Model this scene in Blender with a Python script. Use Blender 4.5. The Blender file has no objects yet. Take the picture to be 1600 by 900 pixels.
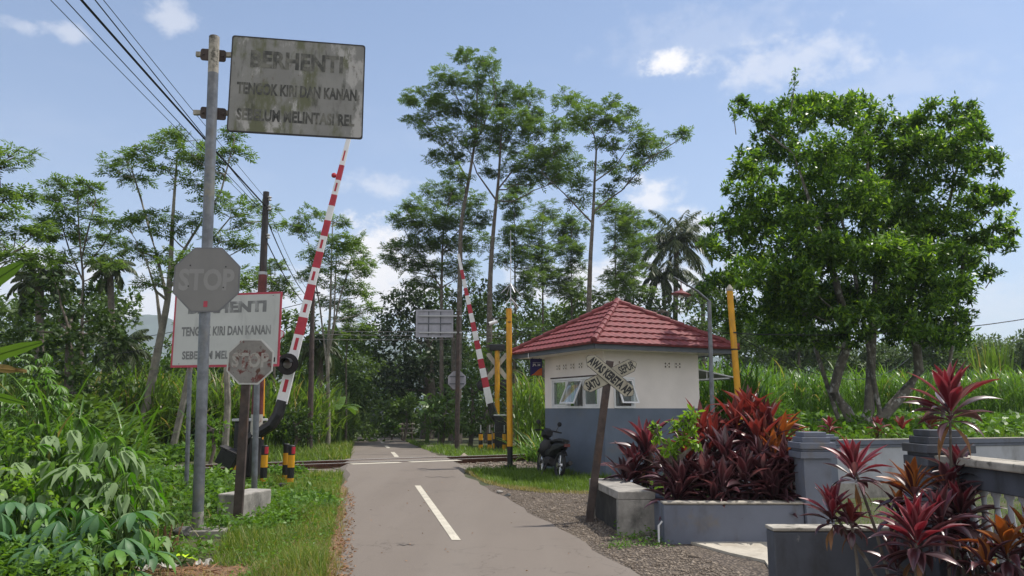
import bpy, math
import numpy as np
from mathutils import Vector, Matrix

C = bpy.context.scene.collection
RNG = np.random.default_rng(11)
PI = math.pi
R = math.radians

# ---------------------------------------------------------------- camera
F, CX, CY, EYE = 1200.0, 800.0, 450.0, 1.5
TH = math.atan(188 / 1200)
cam_d = bpy.data.cameras.new('camera')
cam_d.sensor_width = 36
cam_d.lens = 36 * F / 1600
cam_d.clip_start = 0.05
cam_d.clip_end = 6000
cam = bpy.data.objects.new('camera', cam_d)
cam.location = (0, 0, EYE)
cam.rotation_euler = (PI / 2 + TH, 0, 0)
C.objects.link(cam)
bpy.context.scene.camera = cam

# ---------------------------------------------------------------- sky and sun
SUN_EL, SUN_AZ = R(63), R(66)          # azimuth from +Y towards +X
SUN_DIR = Vector((math.sin(SUN_AZ) * math.cos(SUN_EL), math.cos(SUN_AZ) * math.cos(SUN_EL), math.sin(SUN_EL)))
SKY_STRENGTH = 0.135
vs = bpy.context.scene.view_settings
vs.view_transform = 'Standard'
vs.look = 'None'
vs.gamma = 1
vs.use_curve_mapping = False
vs.exposure = 0.25

sun_d = bpy.data.lights.new('sun', 'SUN')
sun_d.energy = 4.2
sun_d.angle = R(0.55)
sun_d.color = (1.0, 0.95, 0.87)
sun = bpy.data.objects.new('sun', sun_d)
sun.rotation_euler = SUN_DIR.to_track_quat('Z', 'Y').to_euler()
C.objects.link(sun)

world = bpy.data.worlds.new('World')
bpy.context.scene.world = world
world.use_nodes = True


def pixel_dir(px, py):
    u, v = (px - CX) / F, (CY - py) / F
    return Vector((u, math.cos(TH) - v * math.sin(TH), math.sin(TH) + v * math.cos(TH)))


def build_world():
    nt = world.node_tree
    nt.nodes.clear()
    N, L = nt.nodes, nt.links
    out = N.new('ShaderNodeOutputWorld')
    bg = N.new('ShaderNodeBackground')
    bg.inputs['Strength'].default_value = SKY_STRENGTH
    L.new(bg.outputs[0], out.inputs[0])
    sky = N.new('ShaderNodeTexSky')
    sky.sky_type = 'NISHITA'
    sky.sun_disc = False
    sky.sun_elevation = SUN_EL
    sky.sun_rotation = SUN_AZ
    sky.altitude = 100
    sky.air_density = 1.0
    sky.dust_density = 0.7
    sky.ozone_density = 1.2
    tc = N.new('ShaderNodeTexCoord')

    def math_(op, a, b=None, c=None):
        n = N.new('ShaderNodeMath')
        n.operation = op
        for k, s in enumerate((a, b, c)):
            if s is None:
                continue
            if isinstance(s, (int, float)):
                n.inputs[k].default_value = s
            else:
                L.new(s, n.inputs[k])
        return n.outputs[0]

    def ramp(x, lo, hi):
        n = N.new('ShaderNodeMapRange')
        n.interpolation_type = 'SMOOTHSTEP'
        L.new(x, n.inputs['Value'])
        n.inputs['From Min'].default_value = lo
        n.inputs['From Max'].default_value = hi
        return n.outputs['Result']

    def noise(scale, detail, stretch=(1, 1, 1), rough=0.55, off=(0, 0, 0)):
        mp = N.new('ShaderNodeMapping')
        mp.inputs['Scale'].default_value = stretch
        mp.inputs['Location'].default_value = off
        L.new(tc.outputs['Generated'], mp.inputs['Vector'])
        n = N.new('ShaderNodeTexNoise')
        n.inputs['Scale'].default_value = scale
        n.inputs['Detail'].default_value = detail
        n.inputs['Roughness'].default_value = rough
        L.new(mp.outputs['Vector'], n.inputs['Vector'])
        return n.outputs['Fac']

    nz_fine = noise(9, 8, (1, 1, 2.2), 0.6)
    nz_puff = noise(34, 6, (1, 1, 1.4), 0.6, (3, 1, 0))
    # thin veil
    veil = math_('MULTIPLY', ramp(noise(2.2, 7, (1, 1, 2.5), 0.6, (1, 2, 0)), 0.5, 0.85), 0.22)
    total = veil
    # clouds standing at their own places in the sky: direction, half size across, half size up, density
    spots = [(1048, 98, 34, 23, 0.95), (1230, 95, 130, 42, 0.4), (1110, 60, 160, 50, 0.15), (268, 26, 40, 30, 0.42),
             (98, 48, 40, 18, 0.4), (34, 44, 30, 14, 0.3), (590, 290, 60, 22, 0.4), (585, 385, 50, 45, 0.85),
             (610, 440, 90, 90, 0.95), (560, 470, 70, 60, 0.8), (1010, 308, 52, 30, 0.75), (1085, 350, 40, 30, 0.7),
             (960, 460, 160, 70, 0.9), (240, 480, 160, 60, 0.75), (20, 440, 90, 60, 0.75), (1500, 480, 200, 60, 0.25),
             (1290, 450, 200, 70, 0.4), (1400, 130, 120, 40, 0.15), (420, 480, 90, 60, 0.7)]
    for (px, py, rx, ry, dens) in spots:
        d = pixel_dir(px, py).normalized()
        right = Vector((d.y, -d.x, 0)).normalized()
        up = right.cross(d)
        k = pixel_dir(px, py).length
        comps = []
        for axis, r in ((right, rx), (up, ry)):
            vm = N.new('ShaderNodeVectorMath')
            vm.operation = 'DOT_PRODUCT'
            L.new(tc.outputs['Generated'], vm.inputs[0])
            vm.inputs[1].default_value = axis
            s = math_('DIVIDE', vm.outputs['Value'], r / F / k)
            comps.append(math_('MULTIPLY', s, s))
        vm = N.new('ShaderNodeVectorMath')
        vm.operation = 'DOT_PRODUCT'
        L.new(tc.outputs['Generated'], vm.inputs[0])
        vm.inputs[1].default_value = d
        front = math_('GREATER_THAN', vm.outputs['Value'], 0.0)
        r2 = math_('SQRT', math_('ADD', comps[0], comps[1]))
        wob = math_('MULTIPLY', math_('SUBTRACT', nz_puff, 0.5), 2.6)
        wob2 = math_('MULTIPLY', math_('SUBTRACT', nz_fine, 0.5), 1.6)
        rr = math_('ADD', math_('ADD', r2, wob), wob2)
        m = math_('SUBTRACT', 1.0, ramp(rr, 0.15, 1.25))
        m = math_('MULTIPLY', math_('MULTIPLY', m, dens), front)
        total = math_('ADD', math_('MULTIPLY', total, math_('SUBTRACT', 1.0, m)), m)
    # unseen white cloud added behind the viewer to lift the shade
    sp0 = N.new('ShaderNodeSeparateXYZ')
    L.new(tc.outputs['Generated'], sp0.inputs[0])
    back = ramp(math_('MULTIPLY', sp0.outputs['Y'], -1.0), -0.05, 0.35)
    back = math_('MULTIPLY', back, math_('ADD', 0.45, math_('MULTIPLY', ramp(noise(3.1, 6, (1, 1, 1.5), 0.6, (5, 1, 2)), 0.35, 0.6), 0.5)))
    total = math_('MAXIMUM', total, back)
    # milky veil of humid air: pale towards the horizon
    sep = N.new('ShaderNodeSeparateXYZ')
    L.new(tc.outputs['Generated'], sep.inputs[0])
    hz = N.new('ShaderNodeMix')
    hz.data_type = 'RGBA'
    L.new(math_('ADD', math_('MULTIPLY', math_('SUBTRACT', 1.0, ramp(sep.outputs['Z'], 0.0, 0.6)), 0.32), 0.07), hz.inputs['Factor'])
    L.new(sky.outputs[0], hz.inputs[6])
    hz.inputs[7].default_value = (3.6, 4.3, 6.0, 1)
    mix = N.new('ShaderNodeMix')
    mix.data_type = 'RGBA'
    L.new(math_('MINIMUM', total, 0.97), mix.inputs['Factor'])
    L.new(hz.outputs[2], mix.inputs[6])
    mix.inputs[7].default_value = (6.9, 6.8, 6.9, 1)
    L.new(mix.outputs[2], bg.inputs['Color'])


build_world()


# ---------------------------------------------------------------- places
def zt(y):
    """height of the ground along the road: level to the crossing, then gently down"""
    if y < 25:
        return 0.0
    if y < 62:
        return -(y - 25) * 0.019
    if y < 95:
        return -0.703 - (y - 62) * 0.05
    return -2.353


def P(px, py, Y):
    r = pixel_dir(px, py)
    t = Y / r.y
    return Vector((r.x * t, Y, EYE + r.z * t))


def G(px, py, z=None):
    r = pixel_dir(px, py)
    zz = 0.0 if z is None else z
    for _ in range(12):
        t = (zz - EYE) / r.z
        if z is None:
            zz = zt(r.y * t)
    return Vector((r.x * t, r.y * t, zz))


# ---------------------------------------------------------------- objects
OFF = {}


def props(o, label=None, cat=None, group=None, kind=None):
    if label:
        o['label'] = label
    if cat:
        o['category'] = cat
    if group:
        o['group'] = group
    if kind:
        o['kind'] = kind
    return o


def thing(name, label, cat, loc, group=None):
    o = bpy.data.objects.new(name, None)
    o.empty_display_size = 0.2
    C.objects.link(o)
    o.location = loc
    OFF[o.name] = Vector(loc)
    return props(o, label, cat, group)


def copy_tree(o, parent=None):
    c = o.copy()
    C.objects.link(c)
    if parent is not None:
        c.parent = parent
    OFF[c.name] = OFF.get(o.name, Vector((0, 0, 0)))
    for ch in list(o.children):
        copy_tree(ch, c)
    return c


def link_mesh(name, me, parent, loc):
    o = bpy.data.objects.new(name, me)
    C.objects.link(o)
    if parent is not None:
        o.parent = parent
        OFF[o.name] = OFF[parent.name]
    else:
        o.location = loc
        OFF[o.name] = Vector(loc)
    return o


class MB:
    """collects faces for one mesh"""

    def __init__(self):
        self.v, self.f, self.m = [], [], []

    def add(self, verts, faces, m=0):
        b = len(self.v)
        self.v += [tuple(p) for p in verts]
        for fc in faces:
            self.f.append([b + i for i in fc])
            self.m.append(m)
        return self

    def box(self, c, s, rot=None, m=0):
        c = Vector(c)
        pts = []
        for sx in (-1, 1):
            for sy in (-1, 1):
                for sz in (-1, 1):
                    q = Vector((sx * s[0] / 2, sy * s[1] / 2, sz * s[2] / 2))
                    pts.append(c + (rot @ q if rot is not None else q))
        return self.add(pts, [(0, 1, 3, 2), (4, 6, 7, 5), (0, 4, 5, 1), (2, 3, 7, 6), (0, 2, 6, 4), (1, 5, 7, 3)], m)

    def tube(self, pts, rad, n=10, m=0, cap=True, ref=None):
        pts = [Vector(p) for p in pts]
        if isinstance(rad, (int, float)):
            rad = [rad] * len(pts)
        rings = []
        for i, p in enumerate(pts):
            t = (pts[min(i + 1, len(pts) - 1)] - pts[max(i - 1, 0)]).normalized()
            a = ref if ref is not None else (Vector((0, 0, 1)) if abs(t.z) < 0.9 else Vector((0, 1, 0)))
            x = t.cross(a).normalized()
            y = t.cross(x)
            rings.append([p + (x * math.cos(2 * PI * k / n) + y * math.sin(2 * PI * k / n)) * rad[i] for k in range(n)])
        vv = [q for r in rings for q in r]
        ff = []
        for i in range(len(pts) - 1):
            for k in range(n):
                ff.append((i * n + k, i * n + (k + 1) % n, (i + 1) * n + (k + 1) % n, (i + 1) * n + k))
        if cap:
            ff.append(tuple(range(n))[::-1])
            ff.append(tuple((len(pts) - 1) * n + k for k in range(n)))
        return self.add(vv, ff, m)

    def prism(self, poly, d0, d1, fr, m=0, mside=None):
        """2-D outline in a frame (origin, x, up, normal), from depth d0 to d1 along the normal"""
        n = len(poly)
        a = [fr(x, y, d1) for x, y in poly]
        b = [fr(x, y, d0) for x, y in poly]
        self.add(a + b, [tuple(range(n)), tuple(range(2 * n - 1, n - 1, -1))], m)
        self.add(a + b, [(i, n + i, n + (i + 1) % n, (i + 1) % n) for i in range(n)], m if mside is None else mside)
        return self

    def lathe(self, prof, c, n=16, m=0, axis=None):
        c = Vector(c)
        ax = Vector(axis).normalized() if axis is not None else Vector((0, 0, 1))
        q = ax.to_track_quat('Z', 'Y')
        vv, ff = [], []
        for r, z in prof:
            for k in range(n):
                vv.append(c + q @ Vector((r * math.cos(2 * PI * k / n), r * math.sin(2 * PI * k / n), z)))
        for i in range(len(prof) - 1):
            for k in range(n):
                ff.append((i * n + k, i * n + (k + 1) % n, (i + 1) * n + (k + 1) % n, (i + 1) * n + k))
        ff.append(tuple(range(n))[::-1])
        ff.append(tuple((len(prof) - 1) * n + k for k in range(n)))
        return self.add(vv, ff, m)

    def build(self, name, mats, parent=None, loc=(0, 0, 0), smooth=False, bevel=0.0):
        off = OFF[parent.name] if parent is not None else Vector(loc)
        me = bpy.data.meshes.new(name)
        me.from_pydata([(p[0] - off.x, p[1] - off.y, p[2] - off.z) for p in self.v], [], self.f)
        if not isinstance(mats, (list, tuple)):
            mats = [mats]
        for mt in mats:
            me.materials.append(mt)
        me.polygons.foreach_set('material_index', self.m)
        if smooth:
            me.polygons.foreach_set('use_smooth', [True] * len(me.polygons))
        me.validate()
        me.update()
        o = link_mesh(name, me, parent, loc)
        if smooth:
            try:
                md = o.modifiers.new('edges', 'EDGE_SPLIT')
                md.split_angle = R(40)
            except Exception:
                pass
        if bevel:
            md = o.modifiers.new('bevel', 'BEVEL')
            md.width = bevel
            md.segments = 2
            md.limit_method = 'ANGLE'
            md.angle_limit = R(40)
        return o


def np_mesh(name, V, Fq, mats, parent=None, loc=(0, 0, 0), mi=None, smooth=False):
    """V (n,3) and Fq: list of (m,k) index arrays"""
    off = OFF[parent.name] if parent is not None else Vector(loc)
    V = np.asarray(V, dtype=np.float64) - np.array(off)
    me = bpy.data.meshes.new(name)
    if not isinstance(Fq, list):
        Fq = [Fq]
    nl = sum(f.size for f in Fq)
    npoly = sum(len(f) for f in Fq)
    me.vertices.add(len(V))
    me.vertices.foreach_set('co', V.astype(np.float32).ravel())
    me.loops.add(nl)
    me.loops.foreach_set('vertex_index', np.concatenate([f.ravel() for f in Fq]).astype(np.int32))
    me.polygons.add(npoly)
    starts, s = [], 0
    for f in Fq:
        starts.append(s + np.arange(len(f)) * f.shape[1])
        s += f.size
    me.polygons.foreach_set('loop_start', np.concatenate(starts).astype(np.int32))
    if not isinstance(mats, (list, tuple)):
        mats = [mats]
    for mt in mats:
        me.materials.append(mt)
    if mi is not None:
        me.polygons.foreach_set('material_index', np.asarray(mi, dtype=np.int32))
    if smooth:
        me.polygons.foreach_set('use_smooth', np.ones(npoly, dtype=bool))
    me.update(calc_edges=True)
    me.validate()
    return link_mesh(name, me, parent, loc)


def frame(o, xdir, normal=None, up=Vector((0, 0, 1))):
    x = Vector(xdir).normalized()
    n = x.cross(up).normalized() if normal is None else Vector(normal).normalized()
    o = Vector(o)
    return lambda a, b, d=0.0: o + x * a + up * b + n * d


def rounded(w, h, r, seg=4):
    pts = []
    for cx, cy, a0 in ((w / 2 - r, h / 2 - r, 0), (-w / 2 + r, h / 2 - r, 90), (-w / 2 + r, -h / 2 + r, 180), (w / 2 - r, -h / 2 + r, 270)):
        for k in range(seg + 1):
            a = R(a0 + 90 * k / seg)
            pts.append((cx + r * math.cos(a), cy + r * math.sin(a)))
    return pts


def octagon(w):
    r = w / 2 / math.cos(PI / 8)
    return [(r * math.cos(PI / 8 + k * PI / 4), r * math.sin(PI / 8 + k * PI / 4)) for k in range(8)]


def text_geo(txt, bold=0.012, space=1.0):
    cu = bpy.data.curves.new('lettering', 'FONT')
    cu.body = txt
    cu.size = 1
    cu.offset = bold
    cu.resolution_u = 3
    cu.space_character = space
    o = bpy.data.objects.new('lettering', cu)
    C.objects.link(o)
    dg = bpy.context.evaluated_depsgraph_get()
    me = bpy.data.meshes.new_from_object(o.evaluated_get(dg))
    v = np.array([p.co[:2] for p in me.vertices])
    f = [tuple(p.vertices) for p in me.polygons]
    bpy.data.objects.remove(o)
    bpy.data.curves.remove(cu)
    bpy.data.meshes.remove(me)
    lo, hi = v.min(0), v.max(0)
    v = (v - (lo + hi) / 2) / (hi - lo)
    return v, f


def letter(mb, txt, fr, cx, cy, w, h, d, m=0, bold=0.012, rot=0.0, space=1.0):
    v, f = text_geo(txt, bold, space)
    ca, sa = math.cos(rot), math.sin(rot)
    pts = []
    for a, b in v:
        a, b = a * w, b * h
        pts.append(fr(cx + a * ca - b * sa, cy + a * sa + b * ca, d))
    mb.add(pts, f, m)


# ---------------------------------------------------------------- materials
def _nodes(name):
    m = bpy.data.materials.new(name)
    m.use_nodes = True
    nt = m.node_tree
    b = nt.nodes['Principled BSDF']
    return m, nt, b


def _noise(nt, scale, detail=5, rough=0.6, coord='Object', stretch=(1, 1, 1), off=(0, 0, 0)):
    tc = nt.nodes.new('ShaderNodeTexCoord')
    mp = nt.nodes.new('ShaderNodeMapping')
    mp.inputs['Scale'].default_value = stretch
    mp.inputs['Location'].default_value = off
    nt.links.new(tc.outputs[coord], mp.inputs['Vector'])
    n = nt.nodes.new('ShaderNodeTexNoise')
    n.inputs['Scale'].default_value = scale
    n.inputs['Detail'].default_value = detail
    n.inputs['Roughness'].default_value = rough
    nt.links.new(mp.outputs['Vector'], n.inputs['Vector'])
    return n.outputs['Fac']


def _range(nt, x, lo, hi, a=0.0, b=1.0):
    n = nt.nodes.new('ShaderNodeMapRange')
    n.interpolation_type = 'SMOOTHSTEP'
    nt.links.new(x, n.inputs['Value'])
    n.inputs['From Min'].default_value = lo
    n.inputs['From Max'].default_value = hi
    n.inputs['To Min'].default_value = a
    n.inputs['To Max'].default_value = b
    return n.outputs['Result']


def _mix(nt, fac, a, b):
    n = nt.nodes.new('ShaderNodeMix')
    n.data_type = 'RGBA'
    for s, k in ((fac, 'Factor'), (a, 6), (b, 7)):
        if isinstance(s, (int, float)):
            n.inputs[k].default_value = s
        elif isinstance(s, (tuple, list)):
            n.inputs[k].default_value = (s[0], s[1], s[2], 1)
        else:
            nt.links.new(s, n.inputs[k])
    return n.outputs[2]


def _bump(nt, b, h, strength, dist=0.02):
    bp = nt.nodes.new('ShaderNodeBump')
    bp.inputs['Strength'].default_value = strength
    bp.inputs['Distance'].default_value = dist
    nt.links.new(h, bp.inputs['Height'])
    nt.links.new(bp.outputs[0], b.inputs['Normal'])


def pbr(name, col, rough=0.6, var=0.18, scale=6, bump=0.0, metal=0.0, stains=(), spec=0.4, bscale=60, coord='Object'):
    """stains: (colour, noise scale, lo, hi, stretch) layers of dirt, rust, moss"""
    m, nt, b = _nodes(name)
    b.inputs['Roughness'].default_value = rough
    b.inputs['Metallic'].default_value = metal
    b.inputs['Specular IOR Level'].default_value = spec
    n1 = _noise(nt, scale, 6, coord=coord)
    c = _mix(nt, _range(nt, n1, 0.3, 0.7), [x * (1 - var) for x in col], [min(1, x * (1 + var)) for x in col])
    for i, (sc, ss, lo, hi, st) in enumerate(stains):
        n2 = _noise(nt, ss, 8, 0.65, coord, st, (3.1 * i + 1, 7.7 * i, 2.3))
        c = _mix(nt, _range(nt, n2, lo, hi), c, sc)
    nt.links.new(c, b.inputs['Base Color'])
    if bump:
        _bump(nt, b, _noise(nt, bscale, 5, 0.7, coord), bump)
    return m


def leaf_mat(name, dark, light, trans=0.35, gloss=0.45, big=0.5, tint=None, third=None, thirdfrac=0.0, spec=0.35):
    m, nt, b = _nodes(name)
    geo = nt.nodes.new('ShaderNodeNewGeometry')
    rnd = geo.outputs['Random Per Island']
    nz = _range(nt, _noise(nt, big, 3), 0.35, 0.65)
    mm = nt.nodes.new('ShaderNodeMath')
    mm.operation = 'MULTIPLY_ADD'
    nt.links.new(rnd, mm.inputs[0])
    mm.inputs[1].default_value = 0.65
    m2 = nt.nodes.new('ShaderNodeMath')
    m2.operation = 'MULTIPLY'
    nt.links.new(nz, m2.inputs[0])
    m2.inputs[1].default_value = 0.35
    nt.links.new(m2.outputs[0], mm.inputs[2])
    c = _mix(nt, mm.outputs[0], dark, light)
    if third is not None:
        wn = nt.nodes.new('ShaderNodeTexWhiteNoise')
        wn.noise_dimensions = '1D'
        nt.links.new(rnd, wn.inputs['W'])
        lt = nt.nodes.new('ShaderNodeMath')
        lt.operation = 'LESS_THAN'
        nt.links.new(wn.outputs['Value'], lt.inputs[0])
        lt.inputs[1].default_value = thirdfrac
        c = _mix(nt, lt.outputs[0], c, third)
    nt.links.new(c, b.inputs['Base Color'])
    b.inputs['Roughness'].default_value = gloss
    b.inputs['Specular IOR Level'].default_value = spec
    tr = nt.nodes.new('ShaderNodeBsdfTranslucent')
    tc = tint or (1.5, 1.5, 0.6)
    mc = nt.nodes.new('ShaderNodeMix')
    mc.data_type = 'RGBA'
    mc.blend_type = 'MULTIPLY'
    mc.inputs['Factor'].default_value = 1.0
    nt.links.new(c, mc.inputs[6])
    mc.inputs[7].default_value = (*tc, 1)
    nt.links.new(mc.outputs[2], tr.inputs['Color'])
    ms = nt.nodes.new('ShaderNodeMixShader')
    ms.inputs[0].default_value = trans
    nt.links.new(b.outputs[0], ms.inputs[1])
    nt.links.new(tr.outputs[0], ms.inputs[2])
    nt.links.new(ms.outputs[0], nt.nodes['Material Output'].inputs['Surface'])
    return m


GREY_V = (1, 1, 0.25)      # streaks that run down
M = {}
M['galv'] = pbr('galvanised_steel', (0.15, 0.16, 0.175), 0.45, 0.25, 9, 0.05, 0.35,
                [((0.16, 0.15, 0.13), 4, 0.5, 0.75, (1, 1, 0.35)), ((0.24, 0.22, 0.16), 1.2, 0.58, 0.72, (1, 1, 1))])
M['rusty'] = pbr('rusty_brown_steel', (0.062, 0.046, 0.04), 0.75, 0.35, 10, 0.15, 0.0, [((0.11, 0.06, 0.035), 7, 0.5, 0.8, (1, 1, 0.4))])
M['dark_steel'] = pbr('dark_weathered_steel', (0.03, 0.027, 0.027), 0.6, 0.3, 8, 0.1, 0, [((0.09, 0.045, 0.03), 5, 0.55, 0.8, GREY_V)])
M['black'] = pbr('black_paint', (0.014, 0.014, 0.015), 0.45, 0.3, 12, 0.05)
M['rubber'] = pbr('rubber', (0.02, 0.02, 0.02), 0.8, 0.2, 20)
M['yellow'] = pbr('yellow_paint', (0.62, 0.30, 0.012), 0.45, 0.12, 5, 0.03, 0, [((0.35, 0.17, 0.03), 6, 0.55, 0.8, GREY_V), ((0.16, 0.09, 0.04), 9, 0.64, 0.75, (1, 1, 0.5))])
M['red'] = pbr('red_paint', (0.40, 0.022, 0.04), 0.4, 0.15, 6, 0.0)
M['dullred'] = pbr('faded_dark_red_paint', (0.13, 0.03, 0.026), 0.6, 0.3, 7, 0.05, 0, [((0.06, 0.04, 0.035), 8, 0.5, 0.75, GREY_V)])
M['white'] = pbr('white_paint', (0.72, 0.72, 0.72), 0.45, 0.08, 4, 0.0, 0, [((0.4, 0.38, 0.34), 6, 0.6, 0.9, GREY_V)])
M['oldwhite'] = pbr('weathered_white_paint', (0.42, 0.40, 0.35), 0.6, 0.15, 5, 0.0, 0,
                    [((0.10, 0.07, 0.05), 14, 0.6, 0.75, (1, 1, 0.5)), ((0.2, 0.05, 0.04), 9, 0.62, 0.72, (1, 1, 0.5))])
M['cream'] = pbr('cream_wall_paint', (0.78, 0.72, 0.67), 0.8, 0.05, 1.5, 0.03, 0, [((0.66, 0.57, 0.48), 1.3, 0.55, 0.9, GREY_V)])
M['bluegrey'] = pbr('blue_grey_wall_paint', (0.125, 0.155, 0.205), 0.6, 0.1, 1.2, 0.03, 0, [((0.17, 0.155, 0.14), 0.9, 0.52, 0.85, (1, 1, 1))])
M['slategrey'] = pbr('slate_fascia_paint', (0.10, 0.11, 0.125), 0.6, 0.1, 3)
M['rooftile'] = pbr('maroon_metal_tile', (0.168, 0.036, 0.037), 0.65, 0.25, 7, 0.06, 0, [((0.11, 0.028, 0.03), 5, 0.5, 0.8, (1, 1, 1)), ((0.19, 0.075, 0.072), 8, 0.6, 0.8, (1, 1, 1))])
M['concrete'] = pbr('old_concrete', (0.30, 0.28, 0.25), 0.9, 0.2, 7, 0.3, 0,
                    [((0.10, 0.095, 0.085), 3, 0.48, 0.72, (1, 1, 0.6)), ((0.40, 0.37, 0.32), 11, 0.58, 0.75, (1, 1, 1))])
M['blackcore'] = pbr('shade_and_dirt_concrete', (0.05, 0.047, 0.042), 0.95, 0.35, 5, 0.35, 0, [((0.025, 0.024, 0.022), 3, 0.45, 0.7, (1, 1, 0.6)), ((0.13, 0.12, 0.10), 8, 0.66, 0.8, (1, 1, 1))])  # bench recess: shade painted into the colour together with real dirt
M['darkconcrete'] = pbr('blackened_concrete', (0.10, 0.097, 0.09), 0.9, 0.3, 5, 0.3, 0,
                        [((0.045, 0.045, 0.042), 2.5, 0.45, 0.7, (1, 1, 0.6)), ((0.22, 0.21, 0.18), 9, 0.62, 0.78, (1, 1, 1))])
M['mosscap'] = pbr('mossy_cap_stone', (0.36, 0.33, 0.28), 0.9, 0.25, 6, 0.35, 0,
                   [((0.08, 0.075, 0.06), 7, 0.5, 0.68, (1, 1, 1)), ((0.14, 0.15, 0.07), 4, 0.58, 0.75, (1, 1, 1))])
M['greywall'] = pbr('light_grey_wall_paint', (0.40, 0.41, 0.44), 0.8, 0.08, 2, 0.08, 0,
                    [((0.24, 0.235, 0.23), 2.2, 0.48, 0.72, (1, 1, 0.4)), ((0.20, 0.19, 0.17), 5, 0.62, 0.8, (1, 1, 0.4))])
M['bluewall'] = pbr('slate_blue_wall_paint', (0.13, 0.145, 0.185), 0.75, 0.1, 2, 0.08, 0,
                    [((0.085, 0.085, 0.09), 3, 0.5, 0.75, (1, 1, 0.5)), ((0.16, 0.14, 0.12), 1.7, 0.56, 0.72, (1, 1, 1)), ((0.20, 0.20, 0.215), 6, 0.64, 0.8, (1, 1, 1))])
M['darkwall'] = pbr('mildewed_dark_wall_paint', (0.085, 0.092, 0.11), 0.8, 0.15, 2, 0.1, 0,
                    [((0.05, 0.05, 0.052), 3, 0.45, 0.75, (1, 1, 0.5)), ((0.33, 0.32, 0.30), 5, 0.7, 0.82, (1, 1, 1))])
M['hole_shade'] = pbr('vent_hole_shade', (0.10, 0.08, 0.06), 0.9)
M['dirt'] = pbr('earth', (0.10, 0.075, 0.05), 0.95, 0.3, 3, 0.4)
M['bark_pale'] = pbr('pale_bark', (0.24, 0.22, 0.18), 0.9, 0.25, 6, 0.3, 0, [((0.09, 0.08, 0.065), 5, 0.5, 0.75, (1, 1, 0.4))])
M['bark'] = pbr('grey_brown_bark', (0.12, 0.10, 0.08), 0.9, 0.3, 6, 0.4, 0, [((0.26, 0.25, 0.22), 6, 0.55, 0.7, (1, 1, 0.6))])
M['bark_spotted'] = pbr('lichen_spotted_bark', (0.16, 0.145, 0.12), 0.9, 0.3, 7, 0.5, 0,
                        [((0.42, 0.41, 0.38), 7, 0.53, 0.62, (1, 1, 0.7)), ((0.05, 0.045, 0.04), 5, 0.56, 0.7, (1, 1, 0.6))])
M['chrome'] = pbr('bright_metal', (0.6, 0.6, 0.6), 0.25, 0.1, 10, 0, 0.9)
M['railtop'] = pbr('polished_rail_steel', (0.8, 0.78, 0.74), 0.35, 0.1, 10, 0, 0.4)
M['railside'] = pbr('rusted_rail', (0.085, 0.038, 0.022), 0.85, 0.3, 10, 0.1)
M['sleeper'] = pbr('weathered_sleeper', (0.15, 0.13, 0.11), 0.9, 0.3, 8, 0.3)
M['lamp_red'] = pbr('red_enamel', (0.15, 0.025, 0.02), 0.4, 0.1, 5)
M['navy'] = pbr('navy_sign_paint', (0.03, 0.025, 0.13), 0.4, 0.1, 5)
M['orange'] = pbr('orange_sign_paint', (0.55, 0.13, 0.03), 0.4, 0.1, 5)
M['sheet'] = pbr('grey_sheet_metal', (0.42, 0.43, 0.44), 0.5, 0.1, 5, 0, 0.2)
M['signback'] = pbr('grey_sign_back', (0.33, 0.33, 0.37), 0.6, 0.12, 4, 0, 0, [((0.22, 0.21, 0.22), 3, 0.5, 0.8, GREY_V)])
M['cable'] = pbr('cable', (0.012, 0.012, 0.014), 0.6)
M['silver'] = pbr('silver_aerial', (0.55, 0.55, 0.56), 0.4, 0.05, 5, 0, 0.4)
M['lens'] = pbr('grey_glass_lens', (0.16, 0.15, 0.15), 0.2, 0.1, 5)


def glass_mat():
    m, nt, b = _nodes('window_glass')
    b.inputs['Base Color'].default_value = (0.75, 0.82, 0.82, 1)
    b.inputs['Roughness'].default_value = 0.04
    b.inputs['Transmission Weight'].default_value = 0.92
    b.inputs['IOR'].default_value = 1.1
    return m


M['glass'] = glass_mat()


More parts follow.
